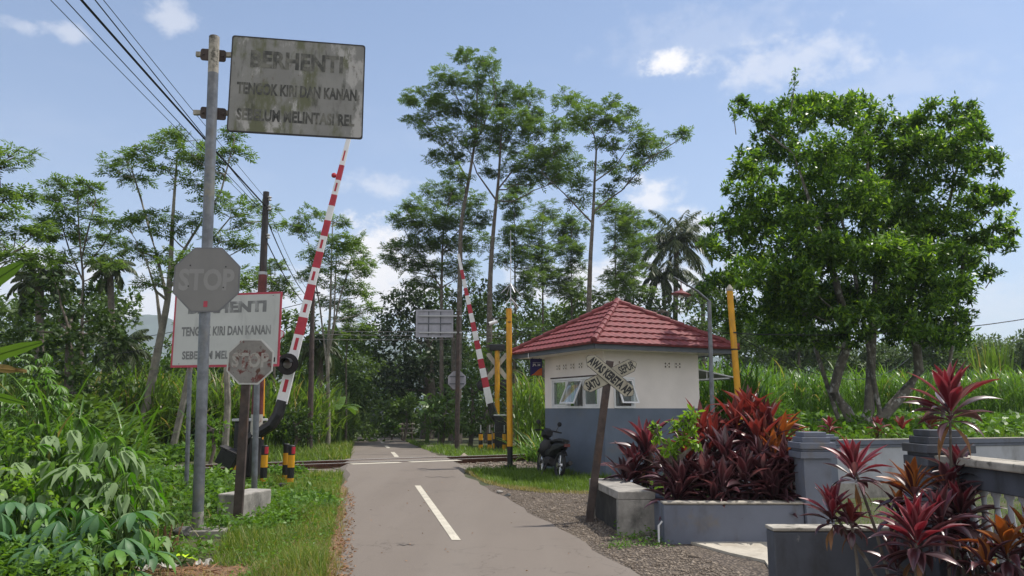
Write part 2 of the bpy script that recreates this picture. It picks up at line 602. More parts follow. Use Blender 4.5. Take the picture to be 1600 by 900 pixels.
def asphalt_mat():
    m, nt, b = _nodes('worn_asphalt')
    b.inputs['Roughness'].default_value = 0.85
    b.inputs['Specular IOR Level'].default_value = 0.3
    big = _range(nt, _noise(nt, 0.35, 6, 0.6, 'Object', (1, 0.3, 1)), 0.3, 0.7)
    c = _mix(nt, big, (0.120, 0.101, 0.085), (0.160, 0.135, 0.114))
    fine = _noise(nt, 160, 3, 0.8)
    c = _mix(nt, _range(nt, fine, 0.35, 0.75), c, (0.212, 0.178, 0.148))
    spk = _noise(nt, 90, 2, 0.5, off=(9, 3, 1))
    c = _mix(nt, _range(nt, spk, 0.64, 0.74), c, (0.085, 0.075, 0.067))
    vo = nt.nodes.new('ShaderNodeTexVoronoi')
    vo.feature = 'DISTANCE_TO_EDGE'
    vo.inputs['Scale'].default_value = 0.75
    tcv = nt.nodes.new('ShaderNodeTexCoord')
    wv = nt.nodes.new('ShaderNodeVectorMath')
    wv.operation = 'ADD'
    nv = nt.nodes.new('ShaderNodeTexNoise')
    nv.inputs['Scale'].default_value = 2.2
    nv.inputs['Detail'].default_value = 6
    nt.links.new(tcv.outputs['Object'], nv.inputs['Vector'])
    nt.links.new(tcv.outputs['Object'], wv.inputs[0])
    nt.links.new(nv.outputs['Color'], wv.inputs[1])
    nt.links.new(wv.outputs[0], vo.inputs['Vector'])
    line = _range(nt, vo.outputs['Distance'], 0.0, 0.009, 1, 0)
    where = _range(nt, _noise(nt, 0.45, 3, 0.5, off=(7, 2, 0)), 0.52, 0.62, 0, 0.55)
    mu = nt.nodes.new('ShaderNodeMath')
    mu.operation = 'MULTIPLY'
    nt.links.new(line, mu.inputs[0])
    nt.links.new(where, mu.inputs[1])
    c = _mix(nt, mu.outputs[0], c, (0.05, 0.043, 0.036))
    trk = _noise(nt, 1.1, 3, 0.5, 'Object', (1, 0.035, 1), (2, 0, 0))
    c = _mix(nt, _range(nt, trk, 0.42, 0.62, 0, 0.35), c, (0.205, 0.178, 0.152))
    oil = _noise(nt, 3.2, 5, 0.6, 'Object', (1, 0.5, 1), (1, 8, 0))
    c = _mix(nt, _range(nt, oil, 0.66, 0.78, 0, 0.5), c, (0.07, 0.06, 0.052))
    mid = _noise(nt, 1.6, 8, 0.7, off=(4, 4, 0))
    c = _mix(nt, _range(nt, mid, 0.55, 0.85, 0, 0.55), c, (0.09, 0.078, 0.068))
    nt.links.new(c, b.inputs['Base Color'])
    _bump(nt, b, fine, 0.35, 0.006)
    return m


M['asphalt'] = asphalt_mat()
M['dirtyboard'] = pbr('yellowed_sign_board', (0.34, 0.315, 0.24), 0.6, 0.15, 6, 0, 0, [((0.17, 0.14, 0.10), 12, 0.58, 0.74, (1, 1, 0.6))])
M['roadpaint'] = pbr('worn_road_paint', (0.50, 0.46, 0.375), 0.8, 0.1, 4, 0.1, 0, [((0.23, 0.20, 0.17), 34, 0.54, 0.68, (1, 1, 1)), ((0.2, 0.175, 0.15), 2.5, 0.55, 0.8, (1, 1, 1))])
M['crackfill'] = pbr('bitumen_patch', (0.035, 0.03, 0.027), 0.7, 0.2, 20)


def ground_mat():
    m, nt, b = _nodes('grassy_earth')
    b.inputs['Roughness'].default_value = 0.95
    c = _mix(nt, _range(nt, _noise(nt, 0.9, 6), 0.35, 0.65), (0.035, 0.045, 0.014), (0.085, 0.075, 0.035))
    c = _mix(nt, _range(nt, _noise(nt, 14, 6, 0.7, off=(3, 0, 0)), 0.45, 0.7), c, (0.05, 0.075, 0.02))
    nt.links.new(c, b.inputs['Base Color'])
    _bump(nt, b, _noise(nt, 25, 6, 0.7), 0.6, 0.05)
    return m


M['ground'] = ground_mat()


def gravel_mat(name, a, b_, dark, scale):
    m, nt, b = _nodes(name)
    b.inputs['Roughness'].default_value = 0.9
    tc = nt.nodes.new('ShaderNodeTexCoord')
    vo = nt.nodes.new('ShaderNodeTexVoronoi')
    vo.inputs['Scale'].default_value = scale
    nt.links.new(tc.outputs['Object'], vo.inputs['Vector'])
    sp = nt.nodes.new('ShaderNodeSeparateColor')
    nt.links.new(vo.outputs['Color'], sp.inputs[0])
    c = _mix(nt, sp.outputs[0], a, b_)
    c = _mix(nt, _range(nt, vo.outputs['Distance'], 0.35, 0.75), c, dark)
    c = _mix(nt, _range(nt, _noise(nt, 1.2, 6), 0.45, 0.75, 0, 0.6), c, (0.11, 0.085, 0.06))
    nt.links.new(c, b.inputs['Base Color'])
    inv = _range(nt, vo.outputs['Distance'], 0.0, 0.8, 1, 0)
    _bump(nt, b, inv, 1.0, 0.02)
    return m


M['gravel'] = gravel_mat('brown_gravel', (0.10, 0.076, 0.056), (0.25, 0.20, 0.155), (0.035, 0.026, 0.02), 34)
M['ballast'] = gravel_mat('track_ballast', (0.2, 0.17, 0.14), (0.36, 0.31, 0.26), (0.07, 0.055, 0.045), 18)
M['stone'] = leaf_mat('loose_stone', (0.10, 0.077, 0.058), (0.30, 0.25, 0.20), 0.0, 0.9, 3, spec=0.2)
M['pad'] = pbr('sunlit_concrete_slab', (0.44, 0.40, 0.33), 0.9, 0.12, 3, 0.15, 0, [((0.25, 0.21, 0.16), 2, 0.5, 0.75, (1, 1, 1)), ((0.2, 0.17, 0.13), 12, 0.6, 0.75, (1, 1, 1))])
M['litter'] = pbr('leaf_litter_earth', (0.17, 0.10, 0.06), 0.95, 0.3, 18, 0.5, 0, [((0.28, 0.19, 0.12), 30, 0.5, 0.7, (1, 1, 1)), ((0.09, 0.06, 0.035), 8, 0.5, 0.75, (1, 1, 1))])

# foliage
M['sengon'] = leaf_mat('feathery_leaf', (0.05, 0.098, 0.028), (0.155, 0.245, 0.055), 0.42, 0.5, 0.35)
M['sengon_light'] = leaf_mat('feathery_young_leaf', (0.06, 0.12, 0.026), (0.16, 0.24, 0.055), 0.4, 0.5, 0.35)
M['broad'] = leaf_mat('glossy_broad_leaf', (0.026, 0.072, 0.016), (0.125, 0.235, 0.036), 0.42, 0.38, 0.5, third=(0.22, 0.36, 0.04), thirdfrac=0.24, spec=0.45)
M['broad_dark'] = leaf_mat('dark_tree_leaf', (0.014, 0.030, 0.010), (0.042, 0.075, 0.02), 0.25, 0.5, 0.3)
M['broad_mid'] = leaf_mat('thicket_leaf', (0.022, 0.048, 0.012), (0.075, 0.13, 0.028), 0.3, 0.5, 0.3)
M['bush'] = leaf_mat('bush_leaf', (0.036, 0.082, 0.016), (0.13, 0.21, 0.038), 0.32, 0.5, 0.4)
M['wood'] = leaf_mat('woodland_leaf', (0.034, 0.072, 0.018), (0.11, 0.175, 0.036), 0.36, 0.55, 0.15)
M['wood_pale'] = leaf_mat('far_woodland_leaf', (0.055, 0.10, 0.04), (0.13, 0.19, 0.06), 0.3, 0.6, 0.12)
M['cane'] = leaf_mat('cane_leaf', (0.05, 0.125, 0.016), (0.15, 0.275, 0.035), 0.42, 0.36, 0.25, third=(0.30, 0.25, 0.11), thirdfrac=0.035, spec=0.55)
M['cane_dark'] = leaf_mat('tall_grass_leaf', (0.06, 0.125, 0.018), (0.175, 0.275, 0.04), 0.45, 0.38, 0.3, third=(0.24, 0.20, 0.10), thirdfrac=0.08)
M['grass'] = leaf_mat('verge_grass', (0.07, 0.13, 0.014), (0.19, 0.26, 0.04), 0.42, 0.5, 1.2, third=(0.36, 0.31, 0.13), thirdfrac=0.09)
M['drygrass'] = leaf_mat('dry_grass', (0.16, 0.15, 0.045), (0.36, 0.30, 0.14), 0.35, 0.6, 1.5)
M['lawn'] = leaf_mat('short_bright_grass', (0.07, 0.13, 0.015), (0.16, 0.25, 0.035), 0.42, 0.5, 1.2)
M['weed'] = leaf_mat('weed_leaf', (0.045, 0.115, 0.014), (0.15, 0.275, 0.032), 0.38, 0.45, 0.8)
M['shrub'] = leaf_mat('big_pale_leaf', (0.14, 0.21, 0.10), (0.27, 0.36, 0.18), 0.32, 0.65, 1.5, tint=(1.0, 1.5, 0.2), spec=0.22, third=(0.12, 0.25, 0.03), thirdfrac=0.18)
M['cassava'] = leaf_mat('hand_shaped_leaf', (0.05, 0.125, 0.055), (0.115, 0.225, 0.09), 0.25, 0.5, 1.5, tint=(1.2, 1.7, 0.3), spec=0.35, third=(0.10, 0.22, 0.03), thirdfrac=0.15)
M['banana'] = leaf_mat('banana_leaf', (0.075, 0.15, 0.025), (0.12, 0.21, 0.04), 0.4, 0.4, 2.0)
M['banana_dry'] = pbr('withered_banana_leaf', (0.36, 0.24, 0.09), 0.8, 0.3, 7, 0.2, 0, [((0.16, 0.09, 0.04), 8, 0.5, 0.7, (1, 1, 1))])
M['palm'] = leaf_mat('palm_leaf', (0.035, 0.058, 0.022), (0.10, 0.125, 0.05), 0.3, 0.45, 0.6)
M['cord_red'] = leaf_mat('crimson_leaf', (0.07, 0.010, 0.016), (0.24, 0.022, 0.036), 0.26, 0.36, 4, tint=(1.4, 0.7, 0.75), third=(0.12, 0.03, 0.035), thirdfrac=0.4, spec=0.6)
M['cord_dark'] = leaf_mat('maroon_leaf', (0.022, 0.010, 0.012), (0.075, 0.022, 0.028), 0.12, 0.3, 3, tint=(1.6, 0.7, 0.7), third=(0.27, 0.16, 0.16), thirdfrac=0.2, spec=0.8)  # pale third colour paints whitish reflections onto some leaves
M['cord_rust'] = leaf_mat('rust_red_leaf', (0.07, 0.017, 0.016), (0.25, 0.044, 0.034), 0.27, 0.36, 4, tint=(1.4, 0.8, 0.7), third=(0.32, 0.10, 0.02), thirdfrac=0.12, spec=0.65)
M['cord_orange'] = leaf_mat('orange_leaf', (0.16, 0.045, 0.015), (0.36, 0.12, 0.018), 0.3, 0.38, 4, tint=(1.4, 1.0, 0.6), third=(0.07, 0.02, 0.02), thirdfrac=0.4, spec=0.5)
M['cord_red_edge'] = leaf_mat('pink_leaf_margin', (0.13, 0.02, 0.03), (0.34, 0.10, 0.115), 0.28, 0.36, 4, tint=(1.4, 0.8, 0.85), spec=0.6)
M['cord_dark_edge'] = leaf_mat('dusky_pink_leaf_margin', (0.05, 0.018, 0.024), (0.19, 0.085, 0.095), 0.12, 0.3, 3, tint=(1.5, 0.8, 0.8), spec=0.75)
M['cord_rust_edge'] = leaf_mat('brick_leaf_margin', (0.09, 0.02, 0.02), (0.30, 0.075, 0.06), 0.25, 0.36, 4, tint=(1.4, 0.8, 0.7), spec=0.65)
M['cord_orange_edge'] = leaf_mat('ochre_leaf_margin', (0.20, 0.06, 0.02), (0.42, 0.17, 0.04), 0.3, 0.38, 4, tint=(1.4, 1.0, 0.6), spec=0.5)
M['lime'] = leaf_mat('lime_leaf', (0.11, 0.21, 0.02), (0.24, 0.40, 0.04), 0.4, 0.45, 3)
M['deadleaf'] = leaf_mat('dead_leaf', (0.12, 0.05, 0.025), (0.36, 0.20, 0.10), 0.15, 0.7, 6)
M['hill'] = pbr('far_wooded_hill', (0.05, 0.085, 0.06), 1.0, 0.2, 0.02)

# ================================================================ ground, road, track
TA = math.atan(0.55)
TD = Vector((math.cos(TA), math.sin(TA), 0))
TN = Vector((-math.sin(TA), math.cos(TA), 0))
TO = Vector((-2.8, 20.0, 0))            # a point of the near rail
GAUGE = 1.067


def sstep(x, a, b):
    t = min(1, max(0, (x - a) / (b - a)))
    return t * t * (3 - 2 * t)


def hump(x, y):
    d = (Vector((x, y, 0)) - TO).dot(TN) - GAUGE / 2
    return 0.15 * (1 - sstep(abs(d), 0.95, 3.6))


gl0, gl1, gl2 = G(530, 900), G(545, 724), P(553, 683, 60)
LE = [(-8, gl0.x + (gl1.x - gl0.x) / (gl1.y - gl0.y) * (-8 - gl0.y)), (gl0.y, gl0.x), (gl1.y, gl1.x), (60, gl2.x), (80, gl2.x - 4.2)]
rp = [G(*q) for q in ((1000, 900), (902, 844), (812, 792), (770, 768), (726, 744), (697, 722))]
gr2 = P(618, 683, 60)
RE = [(-8, rp[0].x + 2.2)] + [(q.y, q.x) for q in rp] + [(32, -3.6), (60, gr2.x), (80, gr2.x - 4.2)]


def xl(y):
    return float(np.interp(y, [p[0] for p in LE], [p[1] for p in LE]))


def xr(y):
    return float(np.interp(y, [p[0] for p in RE], [p[1] for p in RE]))


def road_z(x, y):
    return zt(y) + hump(x, y)


def build_ground():
    ys = [-60, -20, -8, 0, 5, 10, 15, 20, 25, 30, 35, 40, 45, 50, 55, 62, 70, 80, 95, 150, 300, 700, 1500]
    xs = [-1500, -500, -200, -100, -60, -40, -30, -24, -18, -14, -11, -8, -6, -4, -2, 0, 2, 4, 6, 9, 13, 18, 26, 40, 60, 100, 200, 500, 1500]
    v = [(x, y, zt(y)) for y in ys for x in xs]
    n = len(xs)
    f = [(j * n + i, j * n + i + 1, (j + 1) * n + i + 1, (j + 1) * n + i) for j in range(len(ys) - 1) for i in range(n - 1)]
    m = MB()
    m.add(v, f)
    props(m.build('ground', M['ground']), kind='structure')
    # road
    m = MB()
    ys = list(np.arange(-8, 15, 0.5)) + list(np.arange(15, 30, 0.25)) + list(np.arange(30, 80.1, 1.0))
    rows = []
    for y in ys:
        a, b = xl(y), xr(y)
        wob = (0.04 * math.sin(y * 2.3) + 0.025 * math.sin(y * 5.1 + 1)) * (1 if y < 30 else .4)
        wob2 = 0.035 * math.sin(y * 1.9 + 2) + 0.03 * math.sin(y * 4.3)
        a += wob
        b += wob2
        row = [(a - 0.06 - 2.4 * hump(a, y), y, zt(y) - 0.03)]
        for k in range(13):
            x = a + (b - a) * k / 12
            row.append((x, y, road_z(x, y) + 0.012))
        row.append((b + 0.06 + 2.4 * hump(b, y), y, zt(y) - 0.03))
        rows.append(row)
    n = len(rows[0])
    m.add([p for r in rows for p in r], [(j * n + i, j * n + i + 1, (j + 1) * n + i + 1, (j + 1) * n + i) for j in range(len(rows) - 1) for i in range(n - 1)])
    props(m.build('road', M['asphalt'], smooth=False), kind='structure')

    # centre line dashes
    def strip(pts_l, pts_r, lift):
        m = MB()
        k = len(pts_l)
        pp = []
        for a, b in zip(pts_l, pts_r):
            pp += [(a[0], a[1], road_z(*a) + lift), (b[0], b[1], road_z(*b) + lift)]
        m.add(pp, [(2 * i, 2 * i + 1, 2 * i + 3, 2 * i + 2) for i in range(k - 1)])
        return m
    q = [G(706, 846), G(720, 846), G(657, 760), G(648, 760)]

    def lerp(a, b, t):
        return (a.x + (b.x - a.x) * t, a.y + (b.y - a.y) * t)
    pieces = []
    pieces.append(([lerp(q[0], q[3], t / 10) for t in range(11)], [lerp(q[1], q[2], t / 10) for t in range(11)]))
    for y0, y1 in ((24.2, 28.0), (32.5, 36.0), (40.5, 44.0), (48.5, 52), (56, 59)):
        A, B = [], []
        for t in range(9):
            y = y0 + (y1 - y0) * t / 8
            c = xl(y) * 0.48 + xr(y) * 0.52
            A.append((c - 0.07, y))
            B.append((c + 0.07, y))
        pieces.append((A, B))
    for i, (A, B) in enumerate(pieces):
        props(strip(A, B, 0.017).build('road_line', M['roadpaint']), kind='structure')
    # white strips laid on the road along the near rail
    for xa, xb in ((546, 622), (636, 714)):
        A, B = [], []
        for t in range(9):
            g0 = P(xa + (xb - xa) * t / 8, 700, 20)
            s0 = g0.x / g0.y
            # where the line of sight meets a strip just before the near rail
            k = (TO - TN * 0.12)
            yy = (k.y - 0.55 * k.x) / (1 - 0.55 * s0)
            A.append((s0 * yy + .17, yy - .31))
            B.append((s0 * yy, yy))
        props(strip(A, B, 0.017).build('road_line', M['roadpaint']), kind='structure')
    # bitumen streaks on the asphalt
    def streak(name, pts, w):
        m = MB()
        ws = [w * (0.4 + 0.6 * math.sin(PI * (i + 0.4) / len(pts))) for i in range(len(pts))]
        A = [(p.x, p.y - ww / 2) for p, ww in zip(pts, ws)]
        B = [(p.x, p.y + ww / 2) for p, ww in zip(pts, ws)]
        pp = []
        for a, b in zip(A, B):
            pp += [(a[0], a[1], road_z(*a) + 0.016), (b[0], b[1], road_z(*b) + 0.016)]
        m.add(pp, [(2 * i, 2 * i + 1, 2 * i + 3, 2 * i + 2) for i in range(len(A) - 1)])
        props(m.build(name, M['crackfill']), kind='structure')
    streak('road_crack', [G(x, 746.5 + 0.6 * math.sin(x * 0.3)) for x in range(664, 716, 6)], 0.05)
    streak('road_crack', [G(x, 854 - (x - 620) * 0.035 + 0.8 * math.sin(x * 0.5)) for x in range(620, 652, 4)], 0.035)
    streak('road_crack', [G(x, 731) for x in range(686, 696, 3)], 0.06)

    # gravel apron between road and forecourt
    rim = [G(1130, 905), G(1000, 900), G(902, 844), G(812, 792), G(752, 760)]
    top = [G(800, 757), G(850, 762), G(905, 765), G(1000, 772)]
    poly = [(rim[0].x + 3.5, 4.0), (rp[0].x + 1.0, 4.0)] + [(p.x - 0.12, p.y) for p in rim[1:]] + [(p.x, p.y) for p in top] + [(1.9, 12.5), (1.9, 9.05), (3.6, 9.05), (3.6, 6.0), (6, 4.0)]
    m = MB()
    m.add([(x, y, 0.004) for x, y in poly], [tuple(range(len(poly)))])
    props(m.build('gravel', M['gravel']), kind='structure')
    # leaf litter on the left road edge
    m = MB()
    A, B = [], []
    for y in np.arange(3, 17, 0.5):
        w = (0.55 + 0.2 * math.sin(y * 1.7) + 0.12 * math.sin(y * 4.1)) * (1 - sstep(y, 10, 16.5)) + 0.05
        A.append((xl(y) - w, y, 0.005))
        B.append((xl(y) + 0.1, y, 0.006))
    pp = [p for ab in zip(A, B) for p in ab]
    m.add(pp, [(2 * i, 2 * i + 1, 2 * i + 3, 2 * i + 2) for i in range(len(A) - 1)])
    props(m.build('litter_strip', M['litter']), kind='structure')
    # concrete drive between the two garden walls
    c = [G(1062, 846), G(1110, 842), G(1260, 840), (3.75, 8.6, 0), (3.75, 6.7, 0), (2.2, 6.9, 0), G(1212, 905), G(1195, 880), G(1140, 868), G(1098, 856)]
    m = MB()
    m.prism([(p[0], p[1]) for p in c], 0.0, 0.03, lambda a, b, d=0: Vector((a, b, d)))
    props(m.build('driveway', M['pad'], bevel=0.008), kind='structure')
    # garden yard behind the drive
    m = MB()
    m.add([(3.75, 5.0, 0.006), (14, 5, 0.006), (14, 15, 0.006), (5.2, 13.2, 0.006), (3.75, 13, 0.006)], [(0, 1, 2, 3, 4)])
    props(m.build('yard', M['ground']), kind='structure')
    # raised field behind the back wall
    m = MB()
    rows = [(13.45, 0.0), (13.7, 0.72), (16, 0.9), (20, 0.98), (26, 1.15), (34, 1.25), (60, 1.25), (90, 1.1)]
    xs = [0.0, 0.35, 1.2, 4, 8, 14, 22, 40, 70]
    vv = []
    for y, z in rows:
        x0 = 4.7 + max(0, (y - 18)) * 0.25
        for i, x in enumerate(xs):
            k = (0.0, 0.85, 1)[min(i, 2)]
            vv.append((x0 + x, y + (x * 0.27 if y < 20 else x * 0.27 * max(0, (26 - y) / 6)), z * k + (zt(y) if k < 1 else 0)))
    n = len(xs)
    m.add(vv, [(j * n + i, j * n + i + 1, (j + 1) * n + i + 1, (j + 1) * n + i) for j in range(len(rows) - 1) for i in range(n - 1)])
    props(m.build('field_ground', M['ground']), kind='structure')
    # ballast bed
    m = MB()
    vv = []
    ss = np.arange(-16, 30.1, 1.0)
    for s in ss:
        for o, z in ((-1.5, 0.004), (-0.9, 0.055), (2.0, 0.055), (2.6, 0.004)):
            p = TO + TD * float(s) + TN * o
            vv.append((p.x, p.y, zt(p.y) + z))
    m.add(vv, [(j * 4 + i, j * 4 + i + 1, (j + 1) * 4 + i + 1, (j + 1) * 4 + i) for j in range(len(ss) - 1) for i in range(3)])
    props(m.build('ballast', M['ballast']), kind='structure')


build_ground()


def build_track():
    t = thing('railway_track', 'single rusty railway track crossing the road at a slant', 'railway track', TO)
    for o in (0.0, GAUGE):
        m = MB()
        prof = [(-0.055, 0.03), (0.055, 0.03), (0.055, 0.045), (0.012, 0.055), (0.012, 0.135), (0.034, 0.14), (0.034, 0.178), (-0.034, 0.178), (-0.034, 0.14), (-0.012, 0.135), (-0.012, 0.055), (-0.055, 0.045)]
        ss = np.arange(-15, 29.1, 2.0)
        n = len(prof)
        vv = []
        for s in ss:
            p = TO + TD * float(s) + TN * o
            vv += [p + TN * a + Vector((0, 0, b + zt(p.y))) for a, b in prof]
        for j in range(len(ss) - 1):
            for i in range(n):
                m.add([], [])
                m.f.append([j * n + i, j * n + (i + 1) % n, (j + 1) * n + (i + 1) % n, (j + 1) * n + i])
                m.m.append(1 if i == 6 else 0)
        m.v = [tuple(p) for p in vv]
        m.build('rail', [M['railside'], M['railtop']], t)
    s = -14.7
    while s < 26:
        p = TO + TD * s + TN * (GAUGE / 2)
        if not (xl(p.y) - 0.3 < p.x < xr(p.y) + 0.3):
            mm = MB()
            mm.box((p.x, p.y, zt(p.y) + 0.02), (0.2, 2.0, 0.1), Matrix.Rotation(TA, 3, 'Z'))
            mm.build('sleeper', M['sleeper'], t)
        s += 0.65


build_track()

# ================================================================ guard house
HA = R(26)
HO = Vector((2.0, 16.8, 0))
HR = Vector((math.cos(HA), math.sin(HA), 0))
HL = Vector((-math.sin(HA), math.cos(HA), 0))
HW, HD = 2.6, 2.7


def hp(a, b, z):
    return HO + HR * a + HL * b + Vector((0, 0, z))


HROT = Matrix.Rotation(HA, 3, 'Z')


def build_house():
    t = thing('guard_house', 'small cream and blue-grey crossing keeper hut under a maroon tiled hip roof', 'guard house', HO)
    th = 0.13
    zc = 2.745
    ztop_l = P(900, 590, 17.9).z
    zb = 1.5

    def wall(fr, L, openings, e0=0.0):
        """fr(x, z, d) with d = 0 on the outer face and d = -th inside"""
        xs = sorted({e0, L} | {o[0] for o in openings} | {o[1] for o in openings})
        zs = sorted({0.0, zb, zc} | {o[2] for o in openings} | {o[3] for o in openings})
        m = MB()

        def solid(i, j):
            if i < 0 or j < 0 or i >= len(xs) - 1 or j >= len(zs) - 1:
                return False
            cx, cz = (xs[i] + xs[i + 1]) / 2, (zs[j] + zs[j + 1]) / 2
            return not any(o[0] < cx < o[1] and o[2] < cz < o[3] for o in openings)
        for i in range(len(xs) - 1):
            for j in range(len(zs) - 1):
                if not solid(i, j):
                    continue
                x0, x1, z0, z1 = xs[i], xs[i + 1], zs[j], zs[j + 1]
                mi = 0 if z1 <= zb + 1e-6 else 1
                m.add([fr(x0, z0, 0), fr(x1, z0, 0), fr(x1, z1, 0), fr(x0, z1, 0)], [(0, 1, 2, 3)], mi)
                m.add([fr(x0, z0, -th), fr(x1, z0, -th), fr(x1, z1, -th), fr(x0, z1, -th)], [(3, 2, 1, 0)], 1)
                for di, dj, (a, b) in ((-1, 0, ((x0, z1), (x0, z0))), (1, 0, ((x1, z0), (x1, z1))), (0, -1, ((x0, z0), (x1, z0))), (0, 1, ((x1, z1), (x0, z1)))):
                    if not solid(i + di, j + dj):
                        m.add([fr(*a, 0), fr(*a, -th), fr(*b, -th), fr(*b, 0)], [(0, 1, 2, 3)], mi)
        return m.build('wall', [M['bluegrey'], M['cream']], t)
    left_o = [(0.17, 2.33, zb, ztop_l)]
    right_o = [(0.24, 0.80, zb, ztop_l - 0.02)]
    back_o = [(0.15, 0.95, zb - 0.3, 2.35), (1.35, 2.2, zb - 0.3, 2.35)]
    # outer faces: right face b=0, left face a=0, the two behind
    wall(lambda x, z, d: hp(x, -d, z), HW, right_o)
    wall(lambda x, z, d: hp(-d, x, z), HD - th, left_o, th)
    wall(lambda x, z, d: hp(x, HD + d, z), HW, back_o)
    wall(lambda x, z, d: hp(HW + d, x, z), HD - th, [], th)
    m = MB()
    m.box(hp(HW / 2, HD / 2, 0.03), (HW - 2 * th - 0.01, HD - 2 * th - 0.01, 0.06), HROT)
    m.build('floor_slab', M['concrete'], t)

    # windows
    def win(fr, x0, x1, z0, z1, leaves):
        """leaves: list of (x from, x to, opening angle or 0)"""
        m = MB()
        w = 0.05
        def bar(xa, xb, za, zb_, d0=-0.07, d1=0.02):
            m.prism([(xa, za), (xb, za), (xb, zb_), (xa, zb_)], d0, d1, fr)
        bar(x0 + .003, x1 - .003, z0 + .002, z0 + w)
        bar(x0 + .003, x1 - .003, z1 - w, z1 - .003)
        bar(x0 + .003, x0 + w, z0 + w, z1 - w)
        bar(x1 - w, x1 - .003, z0 + w, z1 - w)
        for (a, b, _) in leaves[:-1]:
            bar(b - 0.02, b + 0.02, z0 + w, z1 - w)
        win_o = m.build('window', M['white'], t)
        for (a, b, ang) in leaves:
            a2, b2 = a + 0.045, b - 0.045
            za, zb_ = z0 + 0.055, z1 - 0.055
            ca, sa = math.cos(ang), math.sin(ang)

            def sf(x, z, d):           # hinged along the top edge
                h = zb_ - z
                return fr(x, zb_ - h * ca + d * sa * 0, 0.0 + h * sa + d)
            m = MB()
            q = 0.035
            for (xa, xb, c, e) in ((a2, b2, za, za + q), (a2, b2, zb_ - q, zb_), (a2, a2 + q, za + q, zb_ - q), (b2 - q, b2, za + q, zb_ - q)):
                m.prism([(xa, c), (xb, c), (xb, e), (xa, e)], -0.015, 0.015, sf)
            s = m.build('sash', M['white'], win_o)
            g = MB()
            g.prism([(a2 + q, za + q), (b2 - q, za + q), (b2 - q, zb_ - q), (a2 + q, zb_ - q)], -0.003, 0.003, sf)
            g.build('pane', M['glass'], win_o)
    win(lambda x, z, d: hp(-d, x, z), 0.17, 2.33, zb, ztop_l, [(0.2, 0.85, 0), (0.85, 1.58, R(24)), (1.58, 2.3, 0)])
    win(lambda x, z, d: hp(x, -d, z), 0.24, 0.80, zb, ztop_l - 0.02, [(0.26, 0.78, R(26))])
    win(lambda x, z, d: hp(x, HD + d, z), 0.15, 0.95, zb - 0.3, 2.35, [(0.18, 0.92, 0)])
    win(lambda x, z, d: hp(x, HD + d, z), 1.35, 2.2, zb - 0.3, 2.35, [(1.38, 2.17, 0)])
    # weathered lintel over the left window, thin sill on both faces
    m = MB()
    m.prism([(0.12, ztop_l + 0.002), (2.38, ztop_l + 0.002), (2.38, ztop_l + 0.03), (0.12, ztop_l + 0.03)], 0.003, 0.02, lambda x, z, d: hp(-d, x, z))
    m.build('lintel', M['rusty'], t)

    # vent blocks; the shade of their holes painted as dark flat pieces
    def vent(fr, x, z):
        m = MB()
        w, h = 0.17, 0.135
        m.prism([(x - w / 2, z - h / 2), (x + w / 2, z - h / 2), (x + w / 2, z + h / 2), (x - w / 2, z + h / 2)], 0.002, 0.012, fr, 0)
        for dx in (-0.052, 0.052):
            for dz in (-0.036, 0.036):
                for k, (ww, hh) in enumerate(((0.04, 0.02), (0.015, 0.045))):
                    m.prism([(x + dx - ww / 2, z + dz - hh / 2), (x + dx + ww / 2, z + dz - hh / 2), (x + dx + ww / 2, z + dz + hh / 2), (x + dx - ww / 2, z + dz + hh / 2)], 0.0125 + k * .001, 0.0145 + k * .001, fr, 1)
        m.prism([(x - .01, z - .01), (x + .01, z - .01), (x + .01, z + .01), (x - .01, z + .01)], 0.0125, 0.015, fr, 1)
        m.build('vent_block', [M['cream'], M['hole_shade']], t)
    zv = 2.47
    for b in (2.0, 1.68, 1.33, 0.96, 0.58, 0.22):
        vent(lambda x, z, d: hp(-d, x, z), b, zv)
    for a in (0.45, 0.7, 1.7, 2.0):
        vent(lambda x, z, d: hp(x, -d, z), a, zv)

    # roof
    ov = 0.6
    ze, zf = 2.73, 2.85
    za = P(967, 474, 18.6).z
    a0, a1, b0, b1 = -ov, HW + ov, -ov, HD + ov
    am, bm = (a0 + a1) / 2, (b0 + b1) / 2
    m = MB()
    m.box(hp(am, bm, ze + 0.025), (a1 - a0 - 0.07, b1 - b0 - 0.07, 0.02), HROT)
    m.build('soffit', M['cream'], t)
    for (ca, cb, sa, sb) in ((am, b0, a1 - a0, 0.03), (am, b1, a1 - a0, 0.03), (a0, bm, 0.03, b1 - b0 - 0.03), (a1, bm, 0.03, b1 - b0 - 0.03)):
        m = MB()
        m.box(hp(ca, cb, (ze + zf) / 2), (sa, sb, zf - ze), HROT)
        m.build('fascia', M['slategrey'], t)
    m = MB()
    ncourse = 8
    ov2 = 0.06

